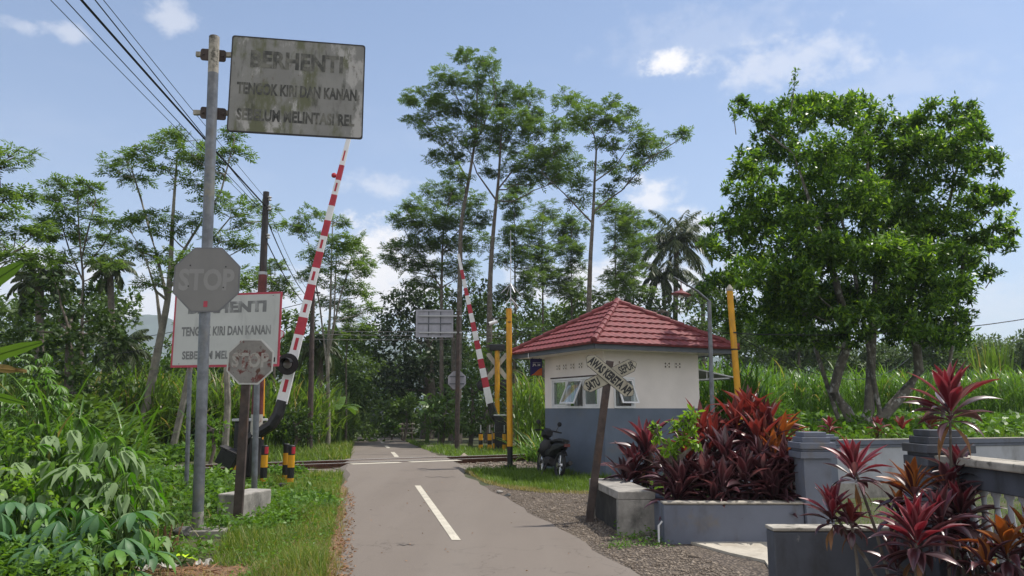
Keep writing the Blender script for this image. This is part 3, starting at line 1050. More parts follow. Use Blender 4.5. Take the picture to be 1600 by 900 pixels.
    def slope(e0, e1, outward):
        """eave from e0 to e1 (a, b); apex at the middle"""
        e0 = Vector((e0[0], e0[1], zf + 0.004))
        e1 = Vector((e1[0], e1[1], zf + 0.004))
        ap = Vector((am, bm, za))
        mid = (e0 + e1) / 2
        L = (e1 - e0).length
        ux = (e1 - e0).normalized()
        uy = (ap - mid)
        S = uy.length
        uy.normalize()
        nn = ux.cross(uy)
        if nn.z < 0:
            nn = -nn
        nu = int(L / 0.035)
        for c in range(ncourse):
            v0, v1 = c / ncourse, (c + 1) / ncourse
            rows = []
            for vv, lift in ((v0 - 0.012, -0.012), (v0 - 0.012, 0.042), ((v0 + v1) / 2, 0.024), (v1, 0.006)):
                row = []
                lo = max(0, vv) * L / 2
                for k in range(nu + 1):
                    u = min(max(L * k / nu, lo), L - lo)
                    ph = 2 * PI * u / 0.19
                    wv = 0.007 * math.sin(ph + c * 1.3) if lift > -0.01 else 0.0
                    q = e0 + ux * u + uy * (vv * S) + nn * (lift + wv)
                    row.append(hp(q.x, q.y, q.z))
                rows.append(row)
            n = nu + 1
            m.add([p for r in rows for p in r], [(j * n + i, j * n + i + 1, (j + 1) * n + i + 1, (j + 1) * n + i) for j in range(3) for i in range(nu)])
    A0, A1, B0, B1 = a0 - ov2, a1 + ov2, b0 - ov2, b1 + ov2
    slope((A0, B0), (A1, B0), 0)
    slope((A1, B0), (A1, B1), 0)
    slope((A1, B1), (A0, B1), 0)
    slope((A0, B1), (A0, B0), 0)
    roof = m.build('roof', M['rooftile'], t)
    for (a, b) in ((A0, B0), (A1, B0), (A1, B1), (A0, B1)):
        m = MB()
        n = 9
        for k in range(n):
            p0, p1 = Vector((a, b, zf)).lerp(Vector((am, bm, za)), k / n), Vector((a, b, zf)).lerp(Vector((am, bm, za)), (k + 1.06) / n)
            u0, u1 = Vector((0, 0, 0.055)), Vector((0, 0, 0.035))
            m.tube([hp(*(p0 + u0)), hp(*(p1 + u1))], [0.072, 0.064], 10)
        m.build('hip_cap', M['rooftile'], roof)
    m = MB()
    m.lathe([(0.13, -0.05), (0.12, 0.05), (0.05, 0.12), (0.005, 0.14)], hp(am, bm, za), 12)
    m.build('finial_cap', M['rooftile'], roof)

    # white lean-to canopy on the right flank
    m = MB()
    c = [(HW + 0.05, 0.5, 2.5), (HW + 1.7, 0.5, 2.24), (HW + 1.7, 2.5, 2.24), (HW + 0.05, 2.5, 2.5)]
    tp = [hp(*q) for q in c]
    bt = [q - Vector((0, 0, 0.03)) for q in tp]
    m.add(tp + bt, [(0, 1, 2, 3), (7, 6, 5, 4), (0, 4, 5, 1), (1, 5, 6, 2), (2, 6, 7, 3), (3, 7, 4, 0)])
    can = m.build('canopy', M['white'], t)
    for b in (0.55, 1.5, 2.45):
        m = MB()
        m.tube([hp(HW + 0.002, b, 2.15), hp(HW + 1.4, b, 2.235)], 0.02, 6)
        m.tube([hp(HW + 0.7, b, 2.19), hp(HW + 0.7, b, 2.37)], 0.015, 6)
        m.build('bracket', M['white'], can)
    # rain pipe stub under the left eave
    m = MB()
    p = hp(-ov - .035, 2.35, 0)
    m.tube([p + Vector((0, 0, 2.70)), p + Vector((0, 0, 2.82))], 0.012, 6)
    m.build('gutter_stub', M['white'], t)

    # sign hanging at the left end
    s = thing('number_sign', 'navy and orange number sign hanging under the left eave of the hut', 'sign', P(838, 587, 19.2))
    fr = frame(P(838, 573.5, 19.2), HR, -HL)
    w, h = 0.33, 0.42
    m = MB()
    m.prism(rounded(w, h, 0.01), -0.012, 0.0, fr)
    m.build('sign_board', M['navy'], s)
    m = MB()
    pts = [(-w / 2 + .004, -h / 2 + .004), (w / 2 - .004, -h / 2 + .004), (w / 2 - .004, -0.02)]
    for k in range(9):
        x = w / 2 - 0.02 - (w - 0.024) * k / 8
        pts.append((x, -0.095 + 0.07 * math.cos(PI * k / 8)- 0.04 * (k / 8)))
    m.prism(pts, 0.001, 0.003, fr)
    m.build('orange_wave', M['orange'], s)
    m = MB()
    letter(m, 'JPL 34', fr, 0.0, 0.045, 0.22, 0.075, 0.004, bold=0.03)
    m.prism([(-.1, .105), (.12, .105), (.12, .112), (-.1, .112)], 0.001, 0.004, fr)
    m.build('lettering', M['white'], s)
    m = MB()
    m.tube([fr(-0.1, h / 2, -.006), fr(-0.1, h / 2 + 0.1, -.006)], 0.006, 6)
    m.tube([fr(0.1, h / 2, -.006), fr(0.1, h / 2 + 0.1, -.006)], 0.006, 6)
    m.build('hanger', M['black'], s)


build_house()

# ================================================================ signs on the left


def faded(name, ink, board, scale=9, lo=0.4, hi=0.62, stretch=(1, 1, 0.6)):
    m, nt, b = _nodes(name)
    b.inputs['Roughness'].default_value = 0.6
    n = _noise(nt, scale, 8, 0.7, 'Object', stretch, (5, 2, 8))
    nt.links.new(_mix(nt, _range(nt, n, lo, hi), ink, board), b.inputs['Base Color'])
    return m


M['grimy'] = pbr('moss_stained_sign_face', (0.235, 0.23, 0.215), 0.7, 0.1, 3, 0, 0,
                 [((0.125, 0.13, 0.075), 1.5, 0.46, 0.58, (1.6, 1, 0.7)), ((0.055, 0.055, 0.04), 5, 0.55, 0.75, (1.5, 1, 0.4)),
                  ((0.40, 0.385, 0.365), 1.9, 0.54, 0.62, (1.8, 1, 0.8)), ((0.13, 0.10, 0.075), 16, 0.6, 0.75, (1, 1, 0.7))])
M['ink_big'] = faded('faded_black_ink', (0.035, 0.035, 0.03), (0.17, 0.165, 0.135), 6, 0.40, 0.66)
M['signwhite'] = pbr('dusty_white_sign_face', (0.50, 0.50, 0.485), 0.6, 0.05, 2, 0, 0,
                     [((0.36, 0.36, 0.35), 2.5, 0.5, 0.8, (1.5, 1, 0.4)), ((0.27, 0.25, 0.2), 9, 0.66, 0.8, (1, 1, 0.3))])
M['ink_white'] = faded('weak_grey_ink', (0.17, 0.17, 0.17), (0.46, 0.46, 0.45), 8, 0.48, 0.8)
M['signred'] = pbr('pinkish_red_border', (0.42, 0.05, 0.08), 0.5, 0.1, 4)
M['stopgrey'] = pbr('sun_bleached_sign_face', (0.195, 0.188, 0.183), 0.6, 0.06, 3, 0, 0,
                    [((0.17, 0.165, 0.165), 4, 0.55, 0.8, (1, 1, 0.5)), ((0.15, 0.14, 0.145), 3, 0.62, 0.72, (1, 1, 1))])
M['stopgrey_edge'] = pbr('sun_bleached_sign_rim', (0.155, 0.155, 0.165), 0.6, 0.1, 5)
M['ink_stop'] = pbr('ghost_lettering', (0.25, 0.242, 0.237), 0.6, 0.05, 4)
M['stoprust'] = pbr('peeling_sign_face', (0.225, 0.21, 0.195), 0.7, 0.15, 8, 0, 0,
                    [((0.13, 0.03, 0.026), 6, 0.50, 0.58, (1, 1, 1)), ((0.10, 0.05, 0.035), 9, 0.58, 0.66, (1, 1, 0.7)), ((0.05, 0.035, 0.03), 22, 0.66, 0.72, (1, 1, 1))])
M['ink_rust'] = faded('peeling_lettering', (0.36, 0.34, 0.31), (0.17, 0.06, 0.05), 8, 0.47, 0.62, (1, 1, 1))
M['stoprim'] = pbr('white_sign_rim', (0.52, 0.51, 0.49), 0.6, 0.1, 8, 0, 0, [((0.2, 0.1, 0.08), 9, 0.6, 0.7, (1, 1, 1))])


def sign_frame(tl, tr, bl, dl, dr):
    a, b, c = P(*tl, dl), P(*tr, dr), P(*bl, dl)
    x = Vector((b.x - a.x, b.y - a.y, 0))
    w = x.length
    h = a.z - c.z
    mid = (a + b) / 2
    o = Vector((mid.x, mid.y, mid.z - h / 2))
    return frame(o, x), w, h


def build_tall_sign():
    base = G(308, 838)
    Y = base.y
    t = thing('warning_sign', 'tall mossy warning board and bleached octagon on a thick galvanised pole', 'road sign', base)
    top = P(335, 58, Y)
    m = MB()
    q = base.lerp(top, 0.045)
    m.tube([base - Vector((0, 0, .02)), q], [0.068, 0.067], 18, 1)
    m.tube([q, base.lerp(top, 0.5), base.lerp(top, .92)], [0.066, 0.066, 0.066], 18, 0)
    m.tube([base.lerp(top, .92), top], [0.066, 0.066], 18, 2)
    m.tube([top, top + Vector((0, 0, 0.012))], [0.067, 0.055], 18, 3)
    pole = m.build('pole', [M['galv'], M['concrete'], M['mosscap'], M['rusty']], t, smooth=True)
    fr, w, h = sign_frame((363, 54), (571, 72), (360, 204), Y - 0.02, Y + 0.27)
    m = MB()
    m.prism(rounded(w, h, 0.035), -0.03, 0.0, fr, 0, 1)
    # raised rim
    k = rounded(w, h, 0.035)
    k2 = [(x * (1 - 0.03 / w * 1.0), y * (1 - 0.03 / h)) for x, y in k]
    n = len(k)
    vv = [fr(x, y, 0.004) for x, y in k] + [fr(x, y, 0.004) for x, y in k2] + [fr(x, y, 0.0) for x, y in k] + [fr(x, y, 0.0005) for x, y in k2]
    m.add(vv, [(i, (i + 1) % n, n + (i + 1) % n, n + i) for i in range(n)] + [(2 * n + i, 2 * n + (i + 1) % n, (i + 1) % n, i) for i in range(n)], 1)
    pan = m.build('sign_board', [M['grimy'], M['dark_steel']], t)
    props(pan, label='mossy grey board with faded black lettering')
    for txt, cx, cy, ww, hh, bo in (('BERHENTI', -.02, .27, .69, .18, .04), ('TENGOK KIRI DAN KANAN', 0, -.045, .89, .125, .04), ('SEBELUM MELINTASI REL', 0, -.315, .87, .125, .04)):
        m = MB()
        letter(m, txt, fr, cx, cy * h, ww * w, hh * h, 0.003, bold=bo, space=1.02)
        m.build('lettering', M['ink_big'], pan)
    # two arms with clamp plates
    for py in (85, 176):
        m = MB()
        a = P(307 if py < 100 else 303, py - 2, Y + 0.09)
        b = P(368, py + 3, Y + 0.11)
        d = (b - a)
        rot = Matrix.Rotation(math.atan2(d.y, d.x), 3, 'Z')
        m.box((a + b) / 2, (d.length, 0.05, 0.06), rot, 1)
        c = P(333, py + 1, Y + 0.055)
        m.prism(rounded(0.33, 0.16, 0.03), -0.015, 0.0, frame(c, d), 0)
        for dx in (-0.13, 0.13):
            m.tube([frame(c, d)(dx, 0.0, 0.0), frame(c, d)(dx, 0, 0.02)], 0.014, 8, 0)
        m.build('arm', [M['rusty'], M['mosscap']], t)
    # octagon
    fo = frame(P(323, 437, Y - 0.085), (1, 0.02, 0))
    w8 = 103 * Y / F * 1.0
    m = MB()
    o8 = octagon(w8)
    m.prism(o8, -0.006, 0.0, fo, 0, 0)
    m.prism([(x * 0.955, y * 0.955) for x, y in o8], 0.0005, 0.002, fo, 1)
    oc = m.build('stop_board', [M['stopgrey_edge'], M['stopgrey']], t)
    props(oc, label='bleached grey octagon with ghost lettering')
    m = MB()
    letter(m, 'STOP', fo, 0, 0.0, 0.84 * w8, 0.34 * w8, 0.004, bold=0.035)
    m.build('lettering', M['ink_stop'], oc)
    m = MB()
    m.prism([(-0.02, -0.42 * w8), (0.028, -0.42 * w8), (0.028, -0.33 * w8), (-0.02, -0.33 * w8)], 0.003, 0.005, fo)
    m.build('sticker', M['signred'], oc)
    m = MB()
    for dx, dy in ((-.26, .22), (.28, .2), (-.27, -.1), (.26, -.12)):
        m.tube([fo(dx * w8, dy * w8, 0.002), fo(dx * w8, dy * w8, 0.006)], 0.009, 8)
    m.build('bolt', M['black'], oc)
    # rough concrete foot and a stone
    f = thing('concrete_footing', 'low broken concrete footing around the galvanised sign pole', 'footing', base + Vector((0.06, 0.05, 0)))
    m = MB()
    m.box(base + Vector((0.08, 0.06, 0.04)), (0.52, 0.5, 0.10), Matrix.Rotation(R(8), 3, 'Z'))
    m.build('slab', M['concrete'], f, bevel=0.012)
    rock('grey rock lying against the foot of the galvanised sign pole', base + Vector((-0.11, -0.14, 0.07)), (0.15, 0.12, 0.09), M['darkconcrete'], 3)


def rock(label, c, s, mat, seed, name='rock'):
    rg = np.random.default_rng(seed)
    import bmesh
    bm = bmesh.new()
    bmesh.ops.create_icosphere(bm, subdivisions=3, radius=1)
    dirs = rg.normal(size=(14, 3))
    dirs /= np.linalg.norm(dirs, axis=1)[:, None]
    cut = rg.uniform(0.62, 0.95, 14)
    for v in bm.verts:
        p = np.array(v.co)
        dd = dirs @ p
        k = min(1.0, float(np.min(np.where(dd > 0.05, cut / np.maximum(dd, 0.05), 9))))
        v.co = Vector((p[0] * k * s[0], p[1] * k * s[1], p[2] * k * s[2]))
    me = bpy.data.meshes.new(name)
    bm.to_mesh(me)
    bm.free()
    me.materials.append(mat)
    o = link_mesh(name, me, None, c)
    return props(o, label, 'rock')


build_tall_sign()


def build_white_sign():
    Y = 12.9
    base = P(297, 778, Y)
    base.z = 0
    t = thing('warning_sign', 'white warning board with a red border on two thin grey posts', 'road sign', base)
    fr, w, h = sign_frame((274, 460), (441, 457), (271, 573), Y, Y - 0.45)
    m = MB()
    m.prism(rounded(w, h, 0.01), -0.012, 0.0, fr, 1, 1)
    m.prism([(-w / 2 + .035, -h / 2 + .04), (w / 2 - .035, -h / 2 + .04), (w / 2 - .035, h / 2 - .035), (-w / 2 + .035, h / 2 - .035)], 0.0005, 0.002, fr, 0)
    pan = m.build('sign_board', [M['signwhite'], M['signred']], t)
    for txt, cy, ww, hh, bo in (('BERHENTI', .31, .73, .155, .06), ('TENGOK KIRI DAN KANAN', -.01, .83, .13, .04), ('SEBELUM MELINTASI REL', -.335, .79, .115, .04)):
        m = MB()
        letter(m, txt, fr, 0, cy * h, ww * w, hh * h, 0.004, bold=bo, space=1.02)
        m.build('lettering', M['ink_white'], pan)
    m = MB()
    m.prism([(.43 * w, -.44 * h), (.465 * w, -.44 * h), (.465 * w, -.38 * h), (.43 * w, -.38 * h)], 0.003, 0.004, fr)
    for dx in (-.42, .42):
        for dy in (-.45, .45):
            m.tube([fr(dx * w, dy * h, 0.002), fr(dx * w, dy * h, 0.006)], 0.008, 6)
    m.build('bolt', M['dark_steel'], pan)
    for px, top in ((300, 470), (405, 470)):
        m = MB()
        yy = Y + 0.05 - 0.28 * (px > 350)
        b = P(px - 4, 700, yy)
        b.z = -0.02
        m.tube([b, P(px, top, yy)], 0.036 if px < 350 else 0.048, 12)
        m.build('post', M['galv'], t, smooth=True)


build_white_sign()


def build_rusty_stop():
    Y = 10.3
    base = G(372, 803)
    base = Vector((P(372, 800, Y).x, Y, 0))
    t = thing('stop_sign', 'small peeling stop sign on a leaning brown steel post', 'road sign', base)
    top = P(388, 545, Y)
    m = MB()
    d = top - base
    ang = math.atan2(d.x, d.z)
    rot = Matrix.Rotation(ang, 3, 'Y')
    m.box((base + top) / 2, (0.115, 0.06, d.length), rot)
    m.build('post', M['rusty'], t, bevel=0.006)
    w8 = 70.5 * Y / F
    fo = frame(P(391, 565, Y - 0.05), (1, 0.05, 0), up=Vector((0.03, 0, 1)))
    o8 = octagon(w8)
    m = MB()
    m.prism(o8, -0.008, 0.0, fo, 0, 0)
    m.prism([(x * 0.93, y * 0.93) for x, y in o8], 0.0005, 0.0025, fo, 1)
    oc = m.build('stop_board', [M['stoprim'], M['stoprust']], t)
    m = MB()
    letter(m, 'STOP', fo, 0, 0.02, 0.80 * w8, 0.33 * w8, 0.004, bold=0.04)
    m.build('lettering', M['ink_rust'], oc)
    # concrete block behind the post
    b = thing('concrete_block', 'low concrete block in the grass behind the leaning stop sign post', 'block', Vector((P(380, 790, 10.9).x, 10.9, 0)))
    m = MB()
    c = P(381, 780, 10.85)
    m.box((c.x, 10.9, 0.17), (0.36, 0.75, 0.40), Matrix.Rotation(R(-14), 3, 'Z'))
    m.build('block_body', M['concrete'], b, bevel=0.02)


build_rusty_stop()


# ================================================================ crossing equipment on the left
def bollard(label, px, Y, group, py_top=None, h=0.78, base_z=0.0, red=True, lean=0.0, r=0.066):
    X = P(px, 700, Y).x
    t = thing('bollard', label, 'bollard', (X, Y, base_z), group)
    m = MB()
    bands = [(0.0, 0.22, 1), (0.22, 0.48, 0), (0.48, 0.78, 1), (0.78, 1.0, 0)]
    for a, b, k in bands:
        m.lathe([(r, a * h), (r, b * h)], (X, Y, base_z), 14, k)
    m.lathe([(r, h), (r * 0.8, h + 0.012), (0.01, h + 0.014)], (X, Y, base_z), 14, 0)
    m.build('post', [M['black'], M['yellow']], t)
    m = MB()
    m.lathe([(r * 1.7, -0.03), (r * 1.7, 0.03), (r * 1.2, 0.045)], (X, Y, base_z), 12, 0)
    m.build('foot', M['dark_steel'], t)
    if red:
        m = MB()
        n = 6
        vv = []
        for k in range(n + 1):
            a = R(-75 + 95 * k / n)
            for z in (0.81 * h, 0.98 * h):
                vv.append((X + (r + .003) * math.cos(a), Y + (r + .003) * math.sin(a), base_z + z))
        m.add(vv, [(2 * k, 2 * k + 2, 2 * k + 3, 2 * k + 1) for k in range(n)])
        m.build('reflector', M['red'], t)
    return t


gb = 'striped bollards beside the left barrier'
bollard('black and yellow bollard with red reflector, front one of the pair nearest the road', 456, 15.2, gb)
bollard('black and yellow bollard hidden half behind the front one of the pair', 448, 15.9, gb, red=False)
bollard('black and yellow bollard with red reflector standing under the barrier elbow', 414, 15.2, gb)
bollard('black and yellow bollard beside the tilted black box', 367, 15.0, gb, red=False, h=0.72)
m = MB()
X = P(456, 700, 15.3).x
m.box((X + 0.05, 15.35, 0.03), (0.55, 0.3, 0.06), Matrix.Rotation(R(6), 3, 'Z'))
props(m.build('base_plate', M['dark_steel'], None, (X, 15.35, 0), bevel=0.008), 'dark steel plate on the ground under the pair of bollards', 'plate')


def build_box():
    Y = 14.9
    c = P(357, 716, Y)
    t = thing('equipment_box', 'tilted black metal box on a short stub left of the barrier', 'metal box', (c.x, Y, 0))
    m = MB()
    rot = Matrix.Rotation(R(24), 3, 'Y')
    m.box(c, (0.34, 0.3, 0.29), rot)
    m.build('box_body', M['black'], t, bevel=0.012)
    m = MB()
    m.box(c + Vector((0.06, 0, 0.15)), (0.40, 0.34, 0.02), rot)
    m.build('lid', M['dark_steel'], t)
    m = MB()
    m.tube([(c.x + 0.05, Y, 0), (c.x + 0.05, Y, c.z)], 0.035, 8)
    m.build('stub', M['black'], t)


build_box()


def barrier_arm(m, a, b, wa, wb, bands, d=0.03, dash=(), ndir=Vector((0, -1, 0))):
    """flat tapering boom from a to b; bands: (t0, t1, material)"""
    ax = (b - a).normalized()
    side = ax.cross(ndir).normalized()

    def ring(t, k=1.0, dd=d):
        c = a.lerp(b, t)
        w = (wa + (wb - wa) * t) * k / 2
        return [c + side * w + ndir * dd, c - side * w + ndir * dd, c - side * w - ndir * dd, c + side * w - ndir * dd]
    for t0, t1, mi in bands:
        vv = ring(t0) + ring(t1)
        m.add(vv, [(0, 1, 5, 4), (1, 2, 6, 5), (2, 3, 7, 6), (3, 0, 4, 7), (3, 2, 1, 0), (4, 5, 6, 7)], mi)
    for t0, t1 in dash:
        vv = ring(t0, 0.36, d + 0.002) + ring(t1, 0.36, d + 0.002)
        m.add(vv, [(0, 1, 5, 4)], 1)
        m.add(vv, [(7, 6, 2, 3)], 1)


def build_left_barrier():
    Y = 15.6
    base = Vector((P(386, 700, Y).x, Y, 0))
    t = thing('level_crossing_barrier', 'tall raised red and white barrier arm with a black elbow left of the road', 'barrier', base)
    a, b = P(440, 630, Y - 0.1), P(545, 216, Y + 0.5)
    ys = [628, 530, 504, 478, 454, 428, 403, 378, 353, 329, 311, 287, 262, 217]
    cols = [0, 1, 0, 1, 0, 1, 0, 1, 0, 1, 0, 1, 0]
    tt = [(630 - y) / (630 - 216) for y in ys]
    tt[0], tt[-1] = 0, 1
    bands = [(tt[i], tt[i + 1], cols[i]) for i in range(len(cols))]
    dash = []
    for (y0, y1) in ((614, 596), (553, 535), (497, 484), (448, 434), (398, 384), (306, 292), (255, 238)):
        dash.append(((630 - y0) / 414, (630 - y1) / 414))
    m = MB()
    barrier_arm(m, a, b, 0.215, 0.085, bands, 0.035, dash)
    m.build('boom', [M['white'], M['red']], t)
    m = MB()
    for px, py in ((524, 274), (470, 513)):
        c = P(px - 2, py, Y + 0.1)
        m.lathe([(0.03, -0.05), (0.05, -0.03), (0.055, 0.02), (0.03, 0.05)], c, 10, axis=(1, 0, 0))
    m.build('lamp', M['red'], t)
    # elbow: bent box tube from the drive housing
    m = MB()
    pts = [P(383, 690, Y - 0.05), P(402, 678, Y - 0.1), P(424, 664, Y - 0.15), P(434, 648, Y - 0.13), P(441, 626, Y - 0.1)]
    m.tube(pts, [0.14, 0.12, 0.115, 0.12, 0.11], 8, ref=Vector((0, 1, 0)))
    m.build('elbow', M['black'], t, bevel=0.01)
    m = MB()
    m.box(base + Vector((0, 0.1, 0.62)), (0.46, 0.5, 1.24))
    m.build('drive_housing', M['black'], t, bevel=0.03)
    m = MB()
    m.box(base + Vector((0, 0.1, 1.27)), (0.54, 0.58, 0.05))
    m.build('housing_lid', M['sheet'], t, bevel=0.01)
    m = MB()
    m.box(base + Vector((0, 0.1, 0.02)), (0.8, 0.8, 0.06))
    m.build('foot_plate', M['concrete'], t, bevel=0.01)


build_left_barrier()


def plank(L, w, cut=0.3):
    return [(-L / 2, -w / 2 + w * cut), (-L / 2 + w * cut, -w / 2), (L / 2 - w * cut, -w / 2), (L / 2, -w / 2 + w * cut),
            (L / 2, w / 2 - w * cut), (L / 2 - w * cut, w / 2), (-L / 2 + w * cut, w / 2), (-L / 2, w / 2 - w * cut)]


def rotp(poly, a):
    c, s = math.cos(a), math.sin(a)
    return [(x * c - y * s, x * s + y * c) for x, y in poly]


def signal(t, Y, px, y_top, y_bot, lamps, lamp_r, cross=None, stripes=None, back=False, black_cap=None, post_r=0.06, out=0.12):
    """yellow signal post with two round lamps on a bar and a crossbuck"""
    X = P(px, 600, Y).x
    m = MB()
    top = P(px, y_top, Y)
    bot = Vector((X, Y, zt(Y)))
    if y_bot is not None:
        bot = P(px, y_bot, Y)
    if stripes:
        for za, zb_, k in stripes:
            m.lathe([(post_r, 0), (post_r, zb_ - za)], (X, Y, za), 14, k)
        m.tube([(X, Y, stripes[-1][1]), top], post_r, 14, 1)
    else:
        m.tube([bot, top], post_r, 14, 1)
    m.build('post', [M['black'], M['yellow']], t, smooth=True)
    if black_cap:
        m = MB()
        c = P(px, black_cap, Y)
        m.box(c, (0.6, 0.3, 0.24))
        m.build('bell_box', M['black'], t, bevel=0.03)
    sgn = 1 if back else -1
    m = MB()
    zl = None
    for lx, ly in lamps:
        c = P(lx, ly, Y + sgn * 0.1)
        zl = c.z
    xs = [P(lx, ly, Y).x for lx, ly in lamps]
    m.tube([(min(xs), Y + sgn * 0.07, zl), (max(xs), Y + sgn * 0.07, zl)], 0.02, 8)
    bar = m.build('lamp_bar', M['black'], t)
    for lx, ly in lamps:
        c = P(lx, ly, Y + sgn * out)
        m = MB()
        ax = Vector((0, sgn, 0))
        m.lathe([(0.06, -0.12), (lamp_r * 0.55, -0.1), (lamp_r * 0.6, 0.0), (lamp_r, 0.01), (lamp_r, 0.03), (lamp_r * 0.52, 0.035), (lamp_r * 0.5, 0.02)], c, 24, 0, ax)
        lp = m.build('lamp', M['black'], t, smooth=True)
        m = MB()
        m.lathe([(lamp_r * 0.42, 0.0365), (lamp_r * 0.36, 0.05), (lamp_r * 0.2, 0.06), (0.004, 0.064)], c, 18, 0, ax)
        m.build('lens', M['lens'], lp, smooth=True)
        if not back:
            m = MB()
            n = 12
            vv = []
            for k in range(n + 1):
                a = R(15 + 150 * k / n)
                for dd, rr in ((0.0, 0.58), (0.2, 0.52)):
                    vv.append((c.x + lamp_r * rr * math.cos(a), c.y + sgn * (0.03 + dd), c.z + lamp_r * rr * math.sin(a)))
            m.add(vv, [(2 * k, 2 * k + 2, 2 * k + 3, 2 * k + 1) for k in range(n)])
            m.build('visor', M['black'], lp)
    if cross:
        cx, cy, L, w, ang = cross
        fo = frame(P(cx, cy, Y - 0.075), (1, 0, 0)) if not back else frame(P(cx, cy, Y + 0.09), (1, 0, 0))
        for i, a in enumerate((ang, -ang)):
            m = MB()
            d = -0.012 * i
            m.prism(rotp(plank(L, w), a), d - 0.008, d, fo, 1 if not back else 0)
            if not back:
                m.prism(rotp([(x * .97, y * .8) for x, y in plank(L, w)], a), d + 0.0005, d + 0.002, fo, 0)
            m.build('crossbuck_board', [M['oldwhite'] if back else M['white'], M['signred']], t)


sl = thing('crossing_signal', 'yellow signal post with round black lamps behind the white warning board', 'signal', (P(411, 700, 15.8).x, 15.8, 0))
signal(sl, 15.8, 411, 480, None, [(450, 569), (373, 569)], 0.215, (411, 542, 1.02, 0.17, R(38)),
       [(0, 0.35, 0), (0.35, 0.62, 1), (0.62, 0.88, 0), (0.88, 1.06, 1), (1.06, 1.34, 0)], out=0.42)


def build_poles():
    # painted power pole
    Y = 15.5
    b = Vector((P(400, 700, Y).x, Y, 0))
    t = thing('utility_pole', 'tall black steel pole with dark red and white bands beside the left barrier', 'pole', b)
    top = P(416, 300, Y)
    m = MB()
    zs = [(-0.02, 0, 0.105), (0.98, 0, 0.105), (1.55, 2, 0.105), (4.35, 1, 0.085)]
    L = top.z

    def at(z):
        return b.lerp(top, z / L)
    m.tube([at(0), at(0.92)], [0.12, 0.118], 14, 0)
    m.tube([at(0.92), at(1.38)], [0.118, 0.116], 14, 2)
    m.tube([at(1.38), at(4.2)], [0.116, 0.085], 14, 1)
    m.tube([at(4.2), at(4.26)], [0.088, 0.088], 14, 3)
    m.tube([at(4.26), at(L)], [0.075, 0.062], 14, 0)
    m.build('shaft', [M['dark_steel'], M['dullred'], M['oldwhite'], M['sheet']], t, smooth=True)
    m = MB()
    for z in (L - 0.15, L - 0.35, L - 0.95):
        c = at(z) + Vector((0.09, -0.03, 0))
        m.lathe([(0.02, -0.05), (0.045, -0.03), (0.02, 0), (0.045, 0.03), (0.02, 0.05)], c, 10)
    m.build('insulator', M['sheet'], t)
    # rusty pole by the left road edge
    Y2 = 26.0
    b2 = Vector((P(484, 700, Y2).x, Y2, zt(Y2)))
    t2 = thing('utility_pole', 'thin rusty brown pole in front of the tall grass beyond the track', 'pole', b2)
    m = MB()
    p2 = P(489, 452, Y2)
    m.tube([b2, b2.lerp(p2, 0.33), p2], [0.10, 0.095, 0.07], 10, 0)
    m.build('shaft', [M['rusty']], t2, smooth=True)
    m = MB()
    m.box(p2 + Vector((0, 0, -0.12)), (0.5, 0.06, 0.05))
    m.build('crossarm', M['rusty'], t2)
    # wires
    def wire(label, pts, r, sag=0.0, group='overhead cables'):
        m = MB()
        out = []
        for a, b_ in zip(pts[:-1], pts[1:]):
            for k in range(12):
                u = k / 12
                q = a.lerp(b_, u)
                q.z -= sag * 4 * u * (1 - u)
                out.append(q)
        out.append(pts[-1])
        m.tube(out, r, 5, cap=True)
        o = m.build('overhead_cable', M['cable'], None, pts[-1])
        props(o, label, 'cable', group)
    def away(px, py, Yn, anchor, k=1.35):
        p = P(px, py, Yn)
        return anchor + (p - anchor) * k
    an = at(L - 0.2)
    for i, (x0, r, drop) in enumerate(((83, 0.0045, 0.3), (106, 0.006, 0.25), (131, 0.015, 0.12), (152, 0.007, 0.2), (165, 0.0045, 0.0))):
        A = at(L - 0.15 - drop * 1.3)
        wire('black overhead cable running from the painted pole towards the upper left sky', [away(x0, 0, 7.6, A, 1.5), A], r, 0.03)
    for i, (dz, r) in enumerate(((0.2, 0.006), (0.5, 0.012), (0.95, 0.012))):
        A = at(L - dz)
        wire('dark cable from the painted pole down to the rusty pole beyond the track', [A, P(487 + i, 460 + i * 12, Y2)], r, 0.25)
    return P(489, 470, Y2)


wire_end = build_poles()

# ================================================================ crossing equipment on the right


